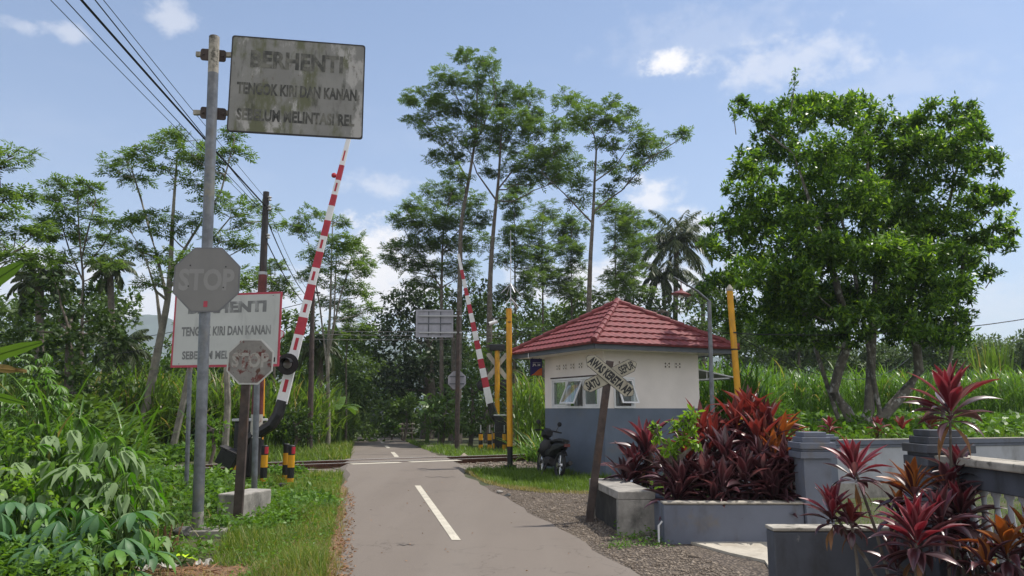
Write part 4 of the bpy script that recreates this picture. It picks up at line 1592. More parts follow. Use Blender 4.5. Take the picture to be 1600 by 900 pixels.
def build_right_side():
    # tall yellow pole with camera and aerial
    base = G(797, 735)
    Y = base.y
    t = thing('yellow_pole', 'tall yellow pole with a black foot between the road and the hut', 'pole', base)
    m = MB()
    top = P(795, 483, Y)
    q = base.lerp(top, 0.145)
    r = 0.072
    m.tube([base, q], r * 0.95, 14, 0)
    m.tube([q, top], r, 14, 1)
    m.tube([top - Vector((0, 0, 0.02)), top + Vector((0, 0, 0.01))], r * 1.1, 14, 1)
    m.build('shaft', [M['black'], M['yellow']], t, smooth=True)
    m = MB()
    for k in range(6):
        a = k * PI / 3
        m.box(base + Vector((0.1 * math.cos(a), 0.1 * math.sin(a), 0.06)), (0.12, 0.015, 0.14), Matrix.Rotation(a, 3, 'Z'))
    m.box(base + Vector((0, 0, 0.01)), (0.36, 0.36, 0.03))
    m.build('foot', M['dark_steel'], t)
    m = MB()
    c = P(767, 497, Y)
    m.tube([P(796, 497, Y - 0.05), c], 0.016, 6)
    m.tube([P(793, 503, Y - 0.078), P(799, 503, Y - 0.078)], 0.012, 6)
    m.build('arm', M['black'], t)
    cam_t = thing('security_camera', 'small white security camera under the arm of the tall yellow pole', 'camera', P(771, 503, Y))
    m = MB()
    m.tube([P(772, 498, Y), P(772, 502, Y)], 0.025, 8)
    m.tube([P(764, 506, Y - .05), P(777, 502, Y)], 0.045, 10)
    m.build('housing', M['white'], cam_t, bevel=0.005)
    m = MB()
    m.lathe([(0.035, 0), (0.03, 0.012)], P(763.5, 506.2, Y - 0.055), 10, 0, (-1, -0.3, -0.25))
    m.build('lens', M['black'], cam_t)
    an = thing('radio_aerial', 'thin silver radio aerial with drooping rods on top of the yellow pole', 'aerial', top)
    m = MB()
    m.tube([P(798, 484, Y), P(798, 425, Y), P(798, 360, Y)], [0.012, 0.010, 0.005], 8)
    m.lathe([(0.012, -0.05), (0.022, -0.03), (0.022, 0.03), (0.012, 0.05)], P(798, 408, Y), 8)
    m.build('mast', M['silver'], an)
    for py, n0 in ((443, 0.4), (465, 0.9)):
        c = P(798, py, Y)
        for k in range(4):
            a = n0 + k * PI / 2
            m = MB()
            m.tube([c, c + Vector((0.27 * math.cos(a), 0.27 * math.sin(a), -0.27))], 0.009, 6)
            m.build('radial_rod', M['silver'], an)

    # far barrier
    Y = 29.0
    z0 = zt(Y)
    base = Vector((P(786, 690, Y).x, Y, z0))
    t = thing('level_crossing_barrier', 'raised red and white barrier arm beyond the track, leaning over the road', 'barrier', base)
    a, b = P(766, 634, Y), P(716, 397, Y)
    ys = [634, 606, 591, 577, 562.5, 547.5, 534, 519.5, 505.5, 491.5, 477.5, 463.5, 451.5, 437.5, 422.5, 397]
    tt = [(634 - y) / (634 - 397.0) for y in ys]
    m = MB()
    barrier_arm(m, a, b, 0.27, 0.1, [(tt[i], tt[i + 1], i % 2) for i in range(len(ys) - 1)], 0.04)
    m.build('boom', [M['white'], M['red']], t)
    m = MB()
    m.tube([P(782, 660, Y), P(772, 650, Y), P(766, 630, Y)], [0.17, 0.16, 0.14], 8, ref=Vector((0, 1, 0)))
    m.build('elbow', M['black'], t)
    m = MB()
    m.box(base + Vector((0.0, 0.1, 0.55)), (0.62, 0.55, 1.5))
    m.build('drive_housing', M['black'], t, bevel=0.03)
    m = MB()
    m.box(base + Vector((0.0, 0.1, 1.32)), (0.7, 0.62, 0.05))
    m.build('housing_lid', M['sheet'], t, bevel=0.01)
    s = thing('crossing_signal', 'yellow signal post seen from behind beside the far barrier', 'signal', (P(777, 690, Y + .5).x, Y + 0.5, z0))
    signal(s, Y + 0.5, 777, 548, None, [(754, 602), (789, 602)], 0.22, (777, 572, 1.25, 0.17, R(52)), None, True, 543, 0.095)
    gb = 'striped bollards beside the far barrier'
    for px, lab in ((751, 'short yellow and black bollard nearest the road in the far row'), (765, 'short yellow and black bollard second from the road in the far row'),
                    (773, 'short yellow and black bollard set back behind the far row'), (788, 'short yellow and black bollard in front of the far barrier housing'),
                    (811, 'short yellow and black bollard nearest the hut in the far row')):
        Yb = 28.3 if px != 773 else 29.4
        X = P(px, 690, Yb).x
        t = thing('bollard', lab, 'bollard', (X, Yb, z0), gb)
        m = MB()
        h = 0.78
        for i, (p0, p1) in enumerate(((0, .08), (.08, .36), (.36, .56), (.56, .84), (.84, .9))):
            m.lathe([(0.075, p0 * h), (0.075, p1 * h)], (X, Yb, z0), 12, 1 if i in (1, 3) else 0)
        m.build('post', [M['black'], M['yellow']], t)
        m = MB()
        m.tube([(X, Yb, z0 + .9 * h), (X, Yb, z0 + 1.25 * h)], 0.022, 8)
        m.build('cap_rod', M['sheet'], t)

    # two sign backs on a brown pole
    Y = 26.6
    z0 = zt(Y)
    base = Vector((P(714, 706, Y).x, Y, z0))
    t = thing('road_sign', 'grey backs of a warning board and an octagon on a brown pole beyond the track', 'road sign', base)
    m = MB()
    top = P(716.5, 486, Y)
    m.tube([base, top], [0.085, 0.07], 12)
    m.build('pole', M['rusty'], t, smooth=True)
    fr = frame(P(679, 505.5, Y), (1, 0.06, 0))
    w, h = 58.5 * Y / F, 43.5 * Y / F
    m = MB()
    m.prism(rounded(w, h, 0.02), -0.03, -0.015, fr, 0)
    for (x0, x1, y0, y1) in ((-w / 2, w / 2, h / 2 - .06, h / 2), (-w / 2, w / 2, -h / 2, -h / 2 + .06), (-w / 2, -w / 2 + .06, -h / 2 + .06, h / 2 - .06), (w / 2 - .06, w / 2, -h / 2 + .06, h / 2 - .06)):
        m.prism([(x0, y0), (x1, y0), (x1, y1), (x0, y1)], -0.0145, 0.015, fr, 0)
    for x in (-.16 * w, .16 * w):
        m.prism([(x - .018, -h / 2 + .06), (x + .018, -h / 2 + .06), (x + .018, h / 2 - .06), (x - .018, h / 2 - .06)], -0.0145, 0.008, fr, 1)
    m.prism([(-w / 2 + .06, -.02), (w / 2 - .06, -.02), (w / 2 - .06, .018), (-w / 2 + .06, .018)], 0.0085, 0.014, fr, 1)
    m.build('sign_board', [M['signback'], M['slategrey']], t)
    for py in (493, 519):
        m = MB()
        m.box((P(655, py, Y - .05) + P(722, py + 1, Y - 0.02)) / 2, ((P(722, py, Y) - P(655, py, Y)).length, 0.04, 0.05))
        m.build('arm', M['sheet'], t)
    fo = frame(P(714, 594, Y + 0.1), (1, 0, 0))
    w8 = 28 * Y / F
    m = MB()
    m.prism(octagon(w8), -0.012, 0, fo, 0)
    for y in (-.1, .1):
        m.prism([(-.4 * w8, y * w8 * 2 - .018), (.4 * w8, y * w8 * 2 - .018), (.4 * w8, y * w8 * 2 + .018), (-.4 * w8, y * w8 * 2 + .018)], 0.001, 0.02, fo, 1)
    m.build('stop_board', [M['signback'], M['slategrey']], t)

    # far diamond sign in the shade
    Y = 58
    c = P(599, 648, Y)
    t = thing('diamond_sign', 'small grey diamond sign back in deep shade at the far road bend', 'road sign', (c.x, Y, zt(Y)))
    m = MB()
    m.prism([(-.42, 0), (0, -.42), (.42, 0), (0, .42)], -0.01, 0, frame(c, (1, 0, 0)))
    m.build('sign_board', M['signback'], t)
    m = MB()
    m.tube([(c.x, Y + .05, zt(Y)), (c.x, Y + .05, c.z + .3)], 0.04, 8)
    m.build('post', M['dark_steel'], t)

    # bamboo rail beside the far road
    Y = 47
    p0, p1 = P(627, 690, Y), P(646, 690, Y)
    t = thing('bamboo_rail', 'pale bamboo rail fence under the bushes right of the far road', 'fence', (p0.x, Y, zt(Y)))
    for py in (663, 670, 677):
        m = MB()
        m.tube([P(624, py, Y), P(648, py - .4, Y - .1)], 0.045, 8)
        m.build('rail', M['mosscap'], t)
    for px in (628, 643):
        m = MB()
        X = P(px, 690, Y).x
        m.tube([(X, Y + .08, zt(Y)), (X, Y + .08, P(px, 660, Y).z)], 0.05, 8)
        m.build('post', M['bark'], t)
    # felled logs
    for i, (x0, x1, y, lab) in enumerate(((664, 686, 702, 'long cut log lying on the verge right of the far road'), (664, 692, 699, 'pale cut log half hidden in the grass beyond the track'), (655, 672, 699, 'short dark log lying behind the longest cut log'))):
        a, b = G(x0, y), G(x1, y - 2)
        m = MB()
        m.tube([a + Vector((0, 0, .07)), b + Vector((0, 0, .08))], 0.075, 10)
        props(m.build('log', M['bark_pale'] if i == 1 else M['bark'], None, a), lab, 'log', 'cut logs by the far road')

    # leaning yellow pole and lamp post behind the planter
    Y = 16.4
    X0 = P(1157, 690, Y)
    t = thing('yellow_pole', 'leaning yellow pole standing right of the hut roof', 'pole', (X0.x, Y, 0))
    m = MB()
    top = P(1140, 452, Y)
    m.tube([(X0.x, Y, 0.0), P(1155, 640, Y), top], 0.068, 12)
    m.build('shaft', M['yellow'], t, smooth=True)
    m = MB()
    m.lathe([(0.075, -0.04), (0.08, 0.0), (0.05, 0.05), (0.02, 0.1)], top, 12)
    m.build('pole_cap', M['mosscap'], t)
    m = MB()
    for py in (546, 520):
        q = P(1147, py, Y)
        m.lathe([(0.075, -0.015), (0.075, 0.015)], q, 12)
    m.build('clamp', M['black'], t)
    Y = 13.6
    b = Vector((P(1114, 720, Y).x, Y, 0))
    top = P(1108, 470, Y)
    t = thing('street_lamp', 'thin grey lamp post with a dark red shade leaning out over the hut roof', 'street lamp', b)
    m = MB()
    m.tube([b, P(1113, 640, Y), top], [0.042, 0.04, 0.036], 12)
    m.build('post', M['galv'], t, smooth=True)
    m = MB()
    m.tube([P(1109, 472, Y), P(1090, 455, Y - .1), P(1053, 433, Y - .3)], [0.022, 0.02, 0.014], 8)
    m.build('arm', M['galv'], t, smooth=True)
    m = MB()
    c = P(1064, 459, Y - .24)
    m.lathe([(0.17, -0.025), (0.175, -0.01), (0.10, 0.03), (0.03, 0.06), (0.02, 0.09)], c, 18, 0, (0.12, 0, 1))
    m.tube([c + Vector((0.01, 0, 0.08)), P(1064, 441, Y - .25)], 0.008, 6)
    m.build('lamp_shade', M['lamp_red'], t, smooth=True)
    m = MB()
    m.lathe([(0.03, -0.075), (0.045, -0.05), (0.03, -0.01), (0.02, 0.0)], c, 10)
    m.build('bulb', M['white'], t, smooth=True)
    # wire on the right
    def w2(label, p, q, sag, r=0.008):
        m = MB()
        pts = []
        for k in range(15):
            u = k / 14
            v = p.lerp(q, u)
            v.z -= sag * 4 * u * (1 - u)
            pts.append(v)
        m.tube(pts, r, 5)
        props(m.build('overhead_cable', M['cable'], None, p), label, 'cable')
    w2('thin cable in the sky right of the big garden tree', P(1120, 520, 16.4), P(1720, 474, 22), 0.35, 0.012)
    w2('cable hanging low in front of the cane field right of the leaning pole', P(1147, 520, 16.4), P(1420, 560, 30), 0.9, 0.01)
    for i, (y0, y1) in enumerate(((517, 512), (522, 519), (530, 524))):
        w2('cable strung across the far road in front of the dark trees, %s' % ('upper', 'middle', 'lowest')[i] + ' of three', P(489, y0, 26), P(860, y1 - 2, 36), 0.12, 0.012)
    w2('cables across the left trees behind the white warning board, upper one', P(489, 470, 26), P(-60, 560, 27), 0.3, 0.012)
    w2('cables across the left trees behind the white warning board, lower one', P(489, 490, 26), P(-60, 575, 27), 0.35, 0.012)


build_right_side()


def build_crossbuck():
    Y = 10.6
    base = Vector((P(920, 803, Y).x, Y, 0))
    t = thing('crossbuck_sign', 'crossbuck railway warning sign on a leaning dark post beside the concrete bench', 'road sign', base)
    top = P(953, 564, Y)
    m = MB()
    d = top - base
    rot = Matrix.Rotation(math.atan2(d.x, d.z), 3, 'Y')
    m.box((base + top) / 2, (0.10, 0.08, d.length), rot)
    m.build('post', M['rusty'], t, bevel=0.006)
    fo = frame(P(953, 587, Y - 0.06), (1, 0, 0))
    k = Y / F
    specs = ((R(-40), 92 * k, 0.19, -0.2 * k, 0.0), (R(25.5), 92 * k, 0.185, 0, -0.015))
    for i, (ang, L, w, ox, dd) in enumerate(specs):
        m = MB()
        m.prism(rotp(plank(L, w, 0.40), ang), dd - 0.006, dd, fo, 1)
        b = m.build('crossbuck_board', [M['oldwhite'], M['dark_steel']], t)
        m = MB()
        inner = plank(L - 0.012, w - 0.012, 0.40)
        m.prism(rotp(inner, ang), dd + 0.0005, dd + 0.0015, fo, 0)
        m.build('board_face', M['dirtyboard'], b)
        m = MB()
        if i == 0:
            letter(m, 'AWAS KERETA API', fo, 0.0, 0.0, L * 0.87, w * 0.66, dd + 0.003, bold=0.05, rot=ang)
        else:
            ca, sa = math.cos(ang), math.sin(ang)
            letter(m, 'SATU', fo, -L * 0.318 * ca, -L * 0.318 * sa, L * 0.235, w * 0.66, dd + 0.003, bold=0.05, rot=ang)
            m.build('lettering', M['black'], b)
            m = MB()
            letter(m, 'SEPUR', fo, L * 0.318 * ca, L * 0.318 * sa, L * 0.275, w * 0.62, dd + 0.003, bold=0.025, rot=ang)
        m.build('lettering', M['black'], b)
    # concrete bench block
    c0, c1 = G(967, 838), G(921, 806)
    t = thing('concrete_bench', 'thick concrete bench block with a pale worn top at the gravel edge', 'bench', c0)
    ang = math.atan2(c1.y - c0.y, c1.x - c0.x)
    Lx = Vector((c1.x - c0.x, c1.y - c0.y, 0))
    L = Lx.length
    u = Lx.normalized()
    wv = Vector((u.y, -u.x, 0))
    wd = (G(1018, 834) - c0).length * 1.0
    H = P(967, 768, c0.y).z

    def q(a, b, z):
        return c0 + u * a + wv * b + Vector((0, 0, z))
    m = MB()

    def bx(a0, a1, b0, b1, z0, z1):
        vv = [q(a0, b0, z0), q(a1, b0, z0), q(a1, b1, z0), q(a0, b1, z0), q(a0, b0, z1), q(a1, b0, z1), q(a1, b1, z1), q(a0, b1, z1)]
        m.add(vv, [(3, 2, 1, 0), (4, 5, 6, 7), (0, 1, 5, 4), (1, 2, 6, 5), (2, 3, 7, 6), (3, 0, 4, 7)])
    bx(0.0, L, 0.0, wd, H - 0.1, H)
    m.build('bench_top', M['concrete'], t, bevel=0.012)
    m = MB()
    bx(0.0, 0.12, 0.003, wd, -0.02, H - 0.1)
    m.build('end_wall', M['concrete'], t, bevel=0.01)
    m = MB()
    bx(L - 0.12, L, 0.003, wd, -0.02, H - 0.1)
    m.build('end_wall', M['concrete'], t, bevel=0.01)
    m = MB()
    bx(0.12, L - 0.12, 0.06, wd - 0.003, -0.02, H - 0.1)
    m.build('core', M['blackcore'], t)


build_crossbuck()

# ================================================================ garden walls on the right


def cap_column(t, x, y, w, h, mat, capmat, name='column'):
    m = MB()
    m.box((x, y, h * 0.5 - 0.02), (w, w, h))
    col = m.build(name, mat, t, bevel=0.008)
    m = MB()
    z = h - 0.02
    for ww, hh in ((w * 1.28, 0.075), (w * 1.12, 0.03), (w * 1.3, 0.07), (w * 1.02, 0.06), (w * 0.84, 0.055)):
        m.box((x, y, z + hh / 2 + 0.001), (ww, ww, hh - 0.001))
        z += hh
    m.build('column_cap', capmat, col, bevel=0.006)
    return z


def baluster(x, y, z0, z1, mat, t, r=0.04):
    m = MB()
    H = z1 - z0
    m.lathe([(r * .8, 0), (r * .8, .06 * H), (r * .5, .1 * H), (r * .75, .25 * H), (r, .42 * H), (r * .6, .65 * H), (r * .42, .82 * H), (r * .5, .92 * H), (r * .8, .95 * H), (r * .8, H)], (x, y, z0), 10)
    m.build('baluster', mat, t, smooth=True)


def build_walls():
    # far wing wall with the column
    xc, yc = 3.44, 9.0
    t = thing('planter_wall', 'low grey-blue planter wall in front of the dark red plants, ending in a column', 'garden wall', (1.9, 8.9, 0))
    x0, x1 = P(1036, 800, 8.95).x, xc - 0.165
    hz = P(1140, 786, 8.9).z
    m = MB()
    m.box(((x0 + x1) / 2, 8.98, hz / 2 - 0.02), (x1 - x0, 0.16, hz + 0.0))
    m.build('wall_body', M['bluewall'], t, bevel=0.008)
    m = MB()
    m.box(((x0 + x1) / 2, 8.98, hz - 0.001), (x1 - x0 + 0.02, 0.19, 0.025))
    m.build('worn_top', M['mosscap'], t, bevel=0.008)
    m = MB()
    m.box((x0 + 0.08, 10.7, hz / 2 - 0.02), (0.16, 3.2, hz))
    m.build('wall_return', M['bluewall'], t, bevel=0.008)
    cap_column(t, xc, yc, 0.31, P(1255, 714, yc - .2).z, M['bluewall'], M['bluewall'])
    m = MB()
    m.tube([(x0 - .06, 8.92, 0.02), (x0 - .06, 8.92, 0.2), (x0 - .02, 8.91, 0.25)], 0.012, 6)
    m.build('drain_pipe', M['white'], t)
    # fence from that column towards the back wall
    t = thing('baluster_fence', 'pale baluster fence running back from the column behind the red plants', 'fence', (xc, 9.2, 0))
    m = MB()
    m.box((xc, 11.3, 0.2), (0.16, 4.2, 0.42))
    m.build('fence_base', M['bluewall'], t, bevel=0.008)
    m = MB()
    m.box((xc, 11.3, 0.93), (0.2, 4.2, 0.1))
    m.build('coping', M['bluewall'], t, bevel=0.01)
    for k in range(26):
        baluster(xc, 9.3 + k * 0.16, 0.41, 0.88, M['greywall'], t)

    # near wing wall, column and fence
    xn, yn = 3.56, 6.55
    t = thing('low_wall', 'dark mildewed low wall with a pale worn top in front of the near column', 'garden wall', (2.3, 6.6, 0))
    xa = P(1209, 860, 6.62).x
    hz = P(1300, 827, 6.6).z
    m = MB()
    m.box(((xa + xn - .2) / 2, 6.7, hz / 2 - .02), (xn - .2 - xa, 0.2, hz))
    m.build('wall_body', M['darkwall'], t, bevel=0.015)
    m = MB()
    m.box(((xa + xn - .2) / 2, 6.7, hz - 0.002), (xn - .2 - xa + .012, 0.215, 0.03))
    m.build('worn_top', M['mosscap'], t, bevel=0.008)
    t = thing('baluster_fence', 'weathered dark baluster fence with a mossy coping right of the near column', 'fence', (xn, yn, 0))
    cap_column(t, xn, yn, 0.31, P(1455, 725, yn - .15).z, M['darkwall'], M['darkwall'])
    Ln = 3.0
    m = MB()
    zc = P(1480, 712, yn - .25).z
    m.box((xn, yn - .17 - Ln / 2, 0.15), (0.2, Ln, 0.34))
    m.build('fence_base', M['darkwall'], t, bevel=0.01)
    m = MB()
    m.box((xn, yn - .17 - Ln / 2, zc - 0.03), (0.27, Ln, 0.06))
    m.build('coping', M['mosscap'], t, bevel=0.012)
    m = MB()
    m.box((xn, yn - .17 - Ln / 2, zc - 0.145), (0.15, Ln, 0.168))
    m.build('top_beam', M['darkwall'], t, bevel=0.01)
    for k in range(17):
        baluster(xn, yn - .27 - k * 0.155, 0.32, zc - 0.23, M['greywall'], t, 0.042)

    # back wall
    a = Vector((4.7, 13.0, 0))
    b = Vector((11.2, 16.2, 0))
    d = (b - a)
    L = 16.0
    u = Vector((math.cos(R(15.5)), math.sin(R(15.5)), 0))
    rot = Matrix.Rotation(R(15.5), 3, 'Z')
    a = Vector((P(1150, 700, 12.9).x, 12.9, 0))
    t = thing('boundary_wall', 'long light grey garden wall with dark columns below the cane field', 'garden wall', a)
    zc = P(1250, 688, 13.2).z
    m = MB()
    m.box(a + u * (L / 2) + Vector((0, 0, zc / 2 - .1)), (L, 0.12, zc - .06), rot)
    m.build('wall_body', M['greywall'], t)
    m = MB()
    m.box(a + u * (L / 2) + Vector((0, 0, zc - .045)), (L, 0.2, 0.09), rot)
    m.box(a + u * (L / 2) + Vector((0, 0, zc - .115)), (L, 0.16, 0.048), rot)
    m.build('coping', M['bluewall'], t, bevel=0.01)
    m = MB()
    m.box(a + u * (L / 2) + Vector((0, 0, zc - 0.003)) , (L, 0.205, 0.012), rot)
    m.build('worn_top', M['mosscap'], t)
    nrm = Vector((u.y, -u.x, 0))
    m0 = [P(1312, 700, 13.7), P(1520, 700, 15.0)]
    for s in (0.4, 1.75, 4.45, 7.2, 9.9, 12.6, 15.3):
        m = MB()
        p = a + u * s
        m.box(p + Vector((0, 0, zc / 2 - .03)), (0.2, 0.24, zc + .06), rot)
        m.box(p + Vector((0, 0, zc + .03)), (0.27, 0.30, 0.05), rot)
        m.box(p + Vector((0, 0, zc + .075)), (0.18, 0.2, 0.04), rot)
        m.build('column', M['bluewall'], t, bevel=0.008)
    m = MB()
    m.box(a + u * (L / 2) + nrm * 0.1 + Vector((0, 0, 0.12)), (L, 0.1, 0.26), rot)
    m.build('plinth', M['concrete'], t, bevel=0.01)
    # garden bed kerb inside the yard
    c = G(1345, 770)
    m = MB()
    m.box((c.x + .5, c.y, 0.06), (2.4, 0.14, 0.14), Matrix.Rotation(R(10), 3, 'Z'))
    props(m.build('bed_kerb', M['darkconcrete'], None, (c.x, c.y, 0), bevel=0.012), 'low dark kerb of a garden bed at the foot of the grey wall', 'kerb')
    # small white table behind the red plants
    tY = 14.6
    tl, tr = P(1074, 686, tY), P(1108, 686, tY)
    t = thing('white_table', 'small pale table standing at the hut corner behind the red plants', 'table', ((tl.x + tr.x) / 2, tY, 0))
    m = MB()
    m.box(((tl.x + tr.x) / 2, tY + .2, tl.z - .02), (tr.x - tl.x, 0.5, 0.03))
    m.build('table_top', M['sheet'], t, bevel=0.005)
    m = MB()
    m.box(((tl.x + tr.x) / 2, tY + .2, tl.z - .1), (tr.x - tl.x - .04, 0.44, 0.09))
    m.build('apron', M['mosscap'], t)
    for x in (tl.x + .04, tr.x - .04):
        for y in (tY, tY + .4):
            m = MB()
            m.box((x, y, (tl.z - .15) / 2), (0.035, 0.035, tl.z - .14))
            m.build('leg', M['sheet'], t)


build_walls()


# ================================================================ motorcycle
def build_motorcycle(o, heading, label, lean=0.0, z=0.0, name='motorcycle'):
    h = Vector((math.cos(heading), math.sin(heading), 0))
    s = Vector((-h.y, h.x, 0))
    o = Vector(o)
    t = thing(name, label, 'motorcycle', o)

    def q(x, y, zz):
        return o + h * x + (s * math.cos(lean) + Vector((0, 0, math.sin(lean)))) * y + (Vector((0, 0, math.cos(lean))) - s * math.sin(lean)) * zz
    for x, nm in ((0.62, 'front_wheel'), (-0.6, 'rear_wheel')):
        m = MB()
        rr, tr = 0.25, 0.042
        pts = []
        n, k = 28, 8
        vv = []
        for i in range(n):
            a = 2 * PI * i / n
            for j in range(k):
                b = 2 * PI * j / k
                r2 = rr + tr * math.cos(b)
                vv.append(q(x + r2 * math.cos(a), tr * math.sin(b), 0.29 + r2 * math.sin(a)))
        m.add(vv, [(i * k + j, i * k + (j + 1) % k, ((i + 1) % n) * k + (j + 1) % k, ((i + 1) % n) * k + j) for i in range(n) for j in range(k)])
        w = m.build('wheel', M['rubber'], t, smooth=True)
        m = MB()
        for i in range(10):
            a = 2 * PI * i / 10
            m.tube([q(x + 0.03 * math.cos(a), 0, 0.29 + 0.03 * math.sin(a)), q(x + 0.215 * math.cos(a + .12), 0, 0.29 + 0.215 * math.sin(a + .12))], 0.012, 5)
        m.tube([q(x, -0.07, 0.29), q(x, 0.07, 0.29)], 0.05, 10)
        m.build('rim', M['chrome'], w)
        m = MB()
        vv = []
        for i in range(10):
            a = R((35 if x > 0 else 20) + 120 * i / 9)
            for yy in (-0.06, 0.06):
                vv.append(q(x + 0.325 * math.cos(a), yy, 0.29 + 0.325 * math.sin(a)))
        m.add(vv, [(2 * i, 2 * i + 2, 2 * i + 3, 2 * i + 1) for i in range(9)])
        m.build('mudguard', M['black'], t)
    m = MB()
    for yy in (-0.07, 0.07):
        m.tube([q(0.62, yy, 0.29), q(0.45, yy, 0.78)], 0.022, 8)
    m.build('fork', M['chrome'], t)
    m = MB()
    m.tube([q(0.42, -0.33, 0.98), q(0.46, -0.14, 1.0), q(0.48, 0, 0.97), q(0.46, 0.14, 1.0), q(0.42, 0.33, 0.98)], 0.018, 8)
    hb = m.build('handlebar', M['black'], t)
    for yy in (-0.2, 0.2):
        m = MB()
        m.tube([q(0.45, yy, 1.0), q(0.43, yy * 1.25, 1.14)], 0.007, 6)
        m.lathe([(0.01, -0.01), (0.055, -0.005), (0.055, 0.005), (0.01, 0.012)], q(0.43, yy * 1.3, 1.17), 10, 0, h)
        m.build('mirror', M['black'], hb)

    def shell(name_, prof, mat, parent=t):
        """prof: (x, half width, z low, z high)"""
        m = MB()
        vv = []
        k = 8
        for x, w, z0, z1 in prof:
            for j in range(k):
                a = 2 * PI * j / k + PI / 8
                vv.append(q(x, w * math.cos(a), (z0 + z1) / 2 + (z1 - z0) / 2 * math.sin(a)))
        n = len(prof)
        m.add(vv, [(i * k + j, i * k + (j + 1) % k, (i + 1) * k + (j + 1) % k, (i + 1) * k + j) for i in range(n - 1) for j in range(k)] + [tuple(range(k))[::-1], tuple((n - 1) * k + j for j in range(k))])
        return m.build(name_, mat, parent, smooth=True)
    shell('headlight_cowl', [(0.34, 0.09, 0.86, 1.02), (0.46, 0.14, 0.82, 1.06), (0.58, 0.12, 0.80, 0.98), (0.64, 0.06, 0.83, 0.93)], M['black'])
    m = MB()
    m.lathe([(0.07, 0), (0.06, 0.02), (0.02, 0.035)], q(0.625, 0, 0.89), 12, 0, h + Vector((0, 0, -.1)))
    m.build('headlight', M['chrome'], t)
    shell('leg_shield', [(0.28, 0.10, 0.45, 0.8), (0.36, 0.21, 0.36, 0.82), (0.44, 0.16, 0.4, 0.84), (0.48, 0.05, 0.5, 0.84)], M['black'])
    shell('engine', [(-0.1, 0.1, 0.24, 0.42), (0.05, 0.14, 0.2, 0.44), (0.3, 0.11, 0.26, 0.42), (0.36, 0.05, 0.3, 0.38)], M['dark_steel'])
    shell('body', [(-0.88, 0.05, 0.7, 0.78), (-0.6, 0.13, 0.56, 0.8), (-0.25, 0.13, 0.46, 0.77), (0.0, 0.10, 0.4, 0.62), (0.3, 0.08, 0.42, 0.58)], M['black'])
    shell('seat', [(-0.82, 0.09, 0.77, 0.84), (-0.5, 0.14, 0.76, 0.86), (-0.15, 0.13, 0.74, 0.81), (0.0, 0.08, 0.7, 0.76)], M['rubber'])
    m = MB()
    m.tube([q(0.1, -0.13, 0.25), q(-0.3, -0.17, 0.25), q(-0.75, -0.18, 0.36)], [0.03, 0.045, 0.05], 10)
    m.build('exhaust', M['dark_steel'], t, smooth=True)
    m = MB()
    m.box(q(-0.9, 0, 0.72), (0.07, 0.12, 0.06), Matrix.Rotation(heading, 3, 'Z'))
    m.build('tail_light', M['dullred'], t)
    m = MB()
    m.tube([q(0.0, 0.1, 0.27), q(-0.08, 0.24, 0.0)], 0.013, 6)
    m.build('side_stand', M['dark_steel'], t)
    return t, q


build_motorcycle(Vector((0.84, 17.6, 0)), math.atan2(0.96, -0.28), 'dark small motorcycle parked against the left side of the hut', R(7))


def build_rider():
    Yb = 61.0
    b = P(583, 680, Yb)
    b.z = zt(Yb) + 0.02
    hd = math.atan2(-1, 0.2)
    t, q = build_motorcycle(b, hd, 'motorcycle carrying a rider towards the crossing on the far shaded road')
    # rider: one skinned body, seated, hands on the bar
    J = {'pel': q(-0.25, 0, 0.92), 'waist': q(-0.24, 0, 1.1), 'chest': q(-0.18, 0, 1.32), 'neck': q(-0.13, 0, 1.47), 'head': q(-0.1, 0, 1.58), 'crown': q(-0.09, 0, 1.70)}
    E = [('pel', 'waist'), ('waist', 'chest'), ('chest', 'neck'), ('neck', 'head'), ('head', 'crown')]
    Rr = {'pel': .15, 'waist': .14, 'chest': .16, 'neck': .06, 'head': .10, 'crown': .085}
    for s, k in ((1, 'l'), (-1, 'r')):
        J['sh' + k] = q(-0.15, 0.19 * s, 1.40)
        J['el' + k] = q(0.08, 0.28 * s, 1.14)
        J['ha' + k] = q(0.38, 0.27 * s, 1.02)
        J['hip' + k] = q(-0.22, 0.1 * s, 0.86)
        J['kn' + k] = q(0.2, 0.2 * s, 0.72)
        J['an' + k] = q(0.12, 0.2 * s, 0.32)
        J['to' + k] = q(0.28, 0.2 * s, 0.27)
        E += [('chest', 'sh' + k), ('sh' + k, 'el' + k), ('el' + k, 'ha' + k), ('pel', 'hip' + k), ('hip' + k, 'kn' + k), ('kn' + k, 'an' + k), ('an' + k, 'to' + k)]
        Rr.update({'sh' + k: .075, 'el' + k: .05, 'ha' + k: .04, 'hip' + k: .1, 'kn' + k: .075, 'an' + k: .05, 'to' + k: .045})
    names = list(J)
    root = thing('person', 'rider in dark clothes and helmet sitting on the far motorcycle', 'person', J['pel'])
    me = bpy.data.meshes.new('body')
    off = OFF[root.name]
    me.from_pydata([tuple(J[n] - off) for n in names], [(names.index(a), names.index(b_)) for a, b_ in E], [])
    o = link_mesh('body', me, root, (0, 0, 0))
    me.materials.append(M['navy'])
    o.modifiers.new('skin', 'SKIN')
    for i, n in enumerate(names):
        o.data.skin_vertices[0].data[i].radius = (Rr[n], Rr[n])
    o.data.skin_vertices[0].data[0].use_root = True
    sd = o.modifiers.new('sub', 'SUBSURF')
    sd.levels = 1
    sd.render_levels = 1
    m = MB()
    m.lathe([(0.10, -0.1), (0.135, -0.04), (0.14, 0.04), (0.11, 0.11), (0.05, 0.145), (0.005, 0.15)], J['head'] + Vector((0, 0, 0.05)), 16)
    m.build('helmet', M['sheet'], root, smooth=True)


build_rider()

# ================================================================ growing things: helpers


def rs(seed):
    return np.random.default_rng(seed)


def unit(v):
    return v / np.maximum(np.linalg.norm(v, axis=-1, keepdims=True), 1e-9)


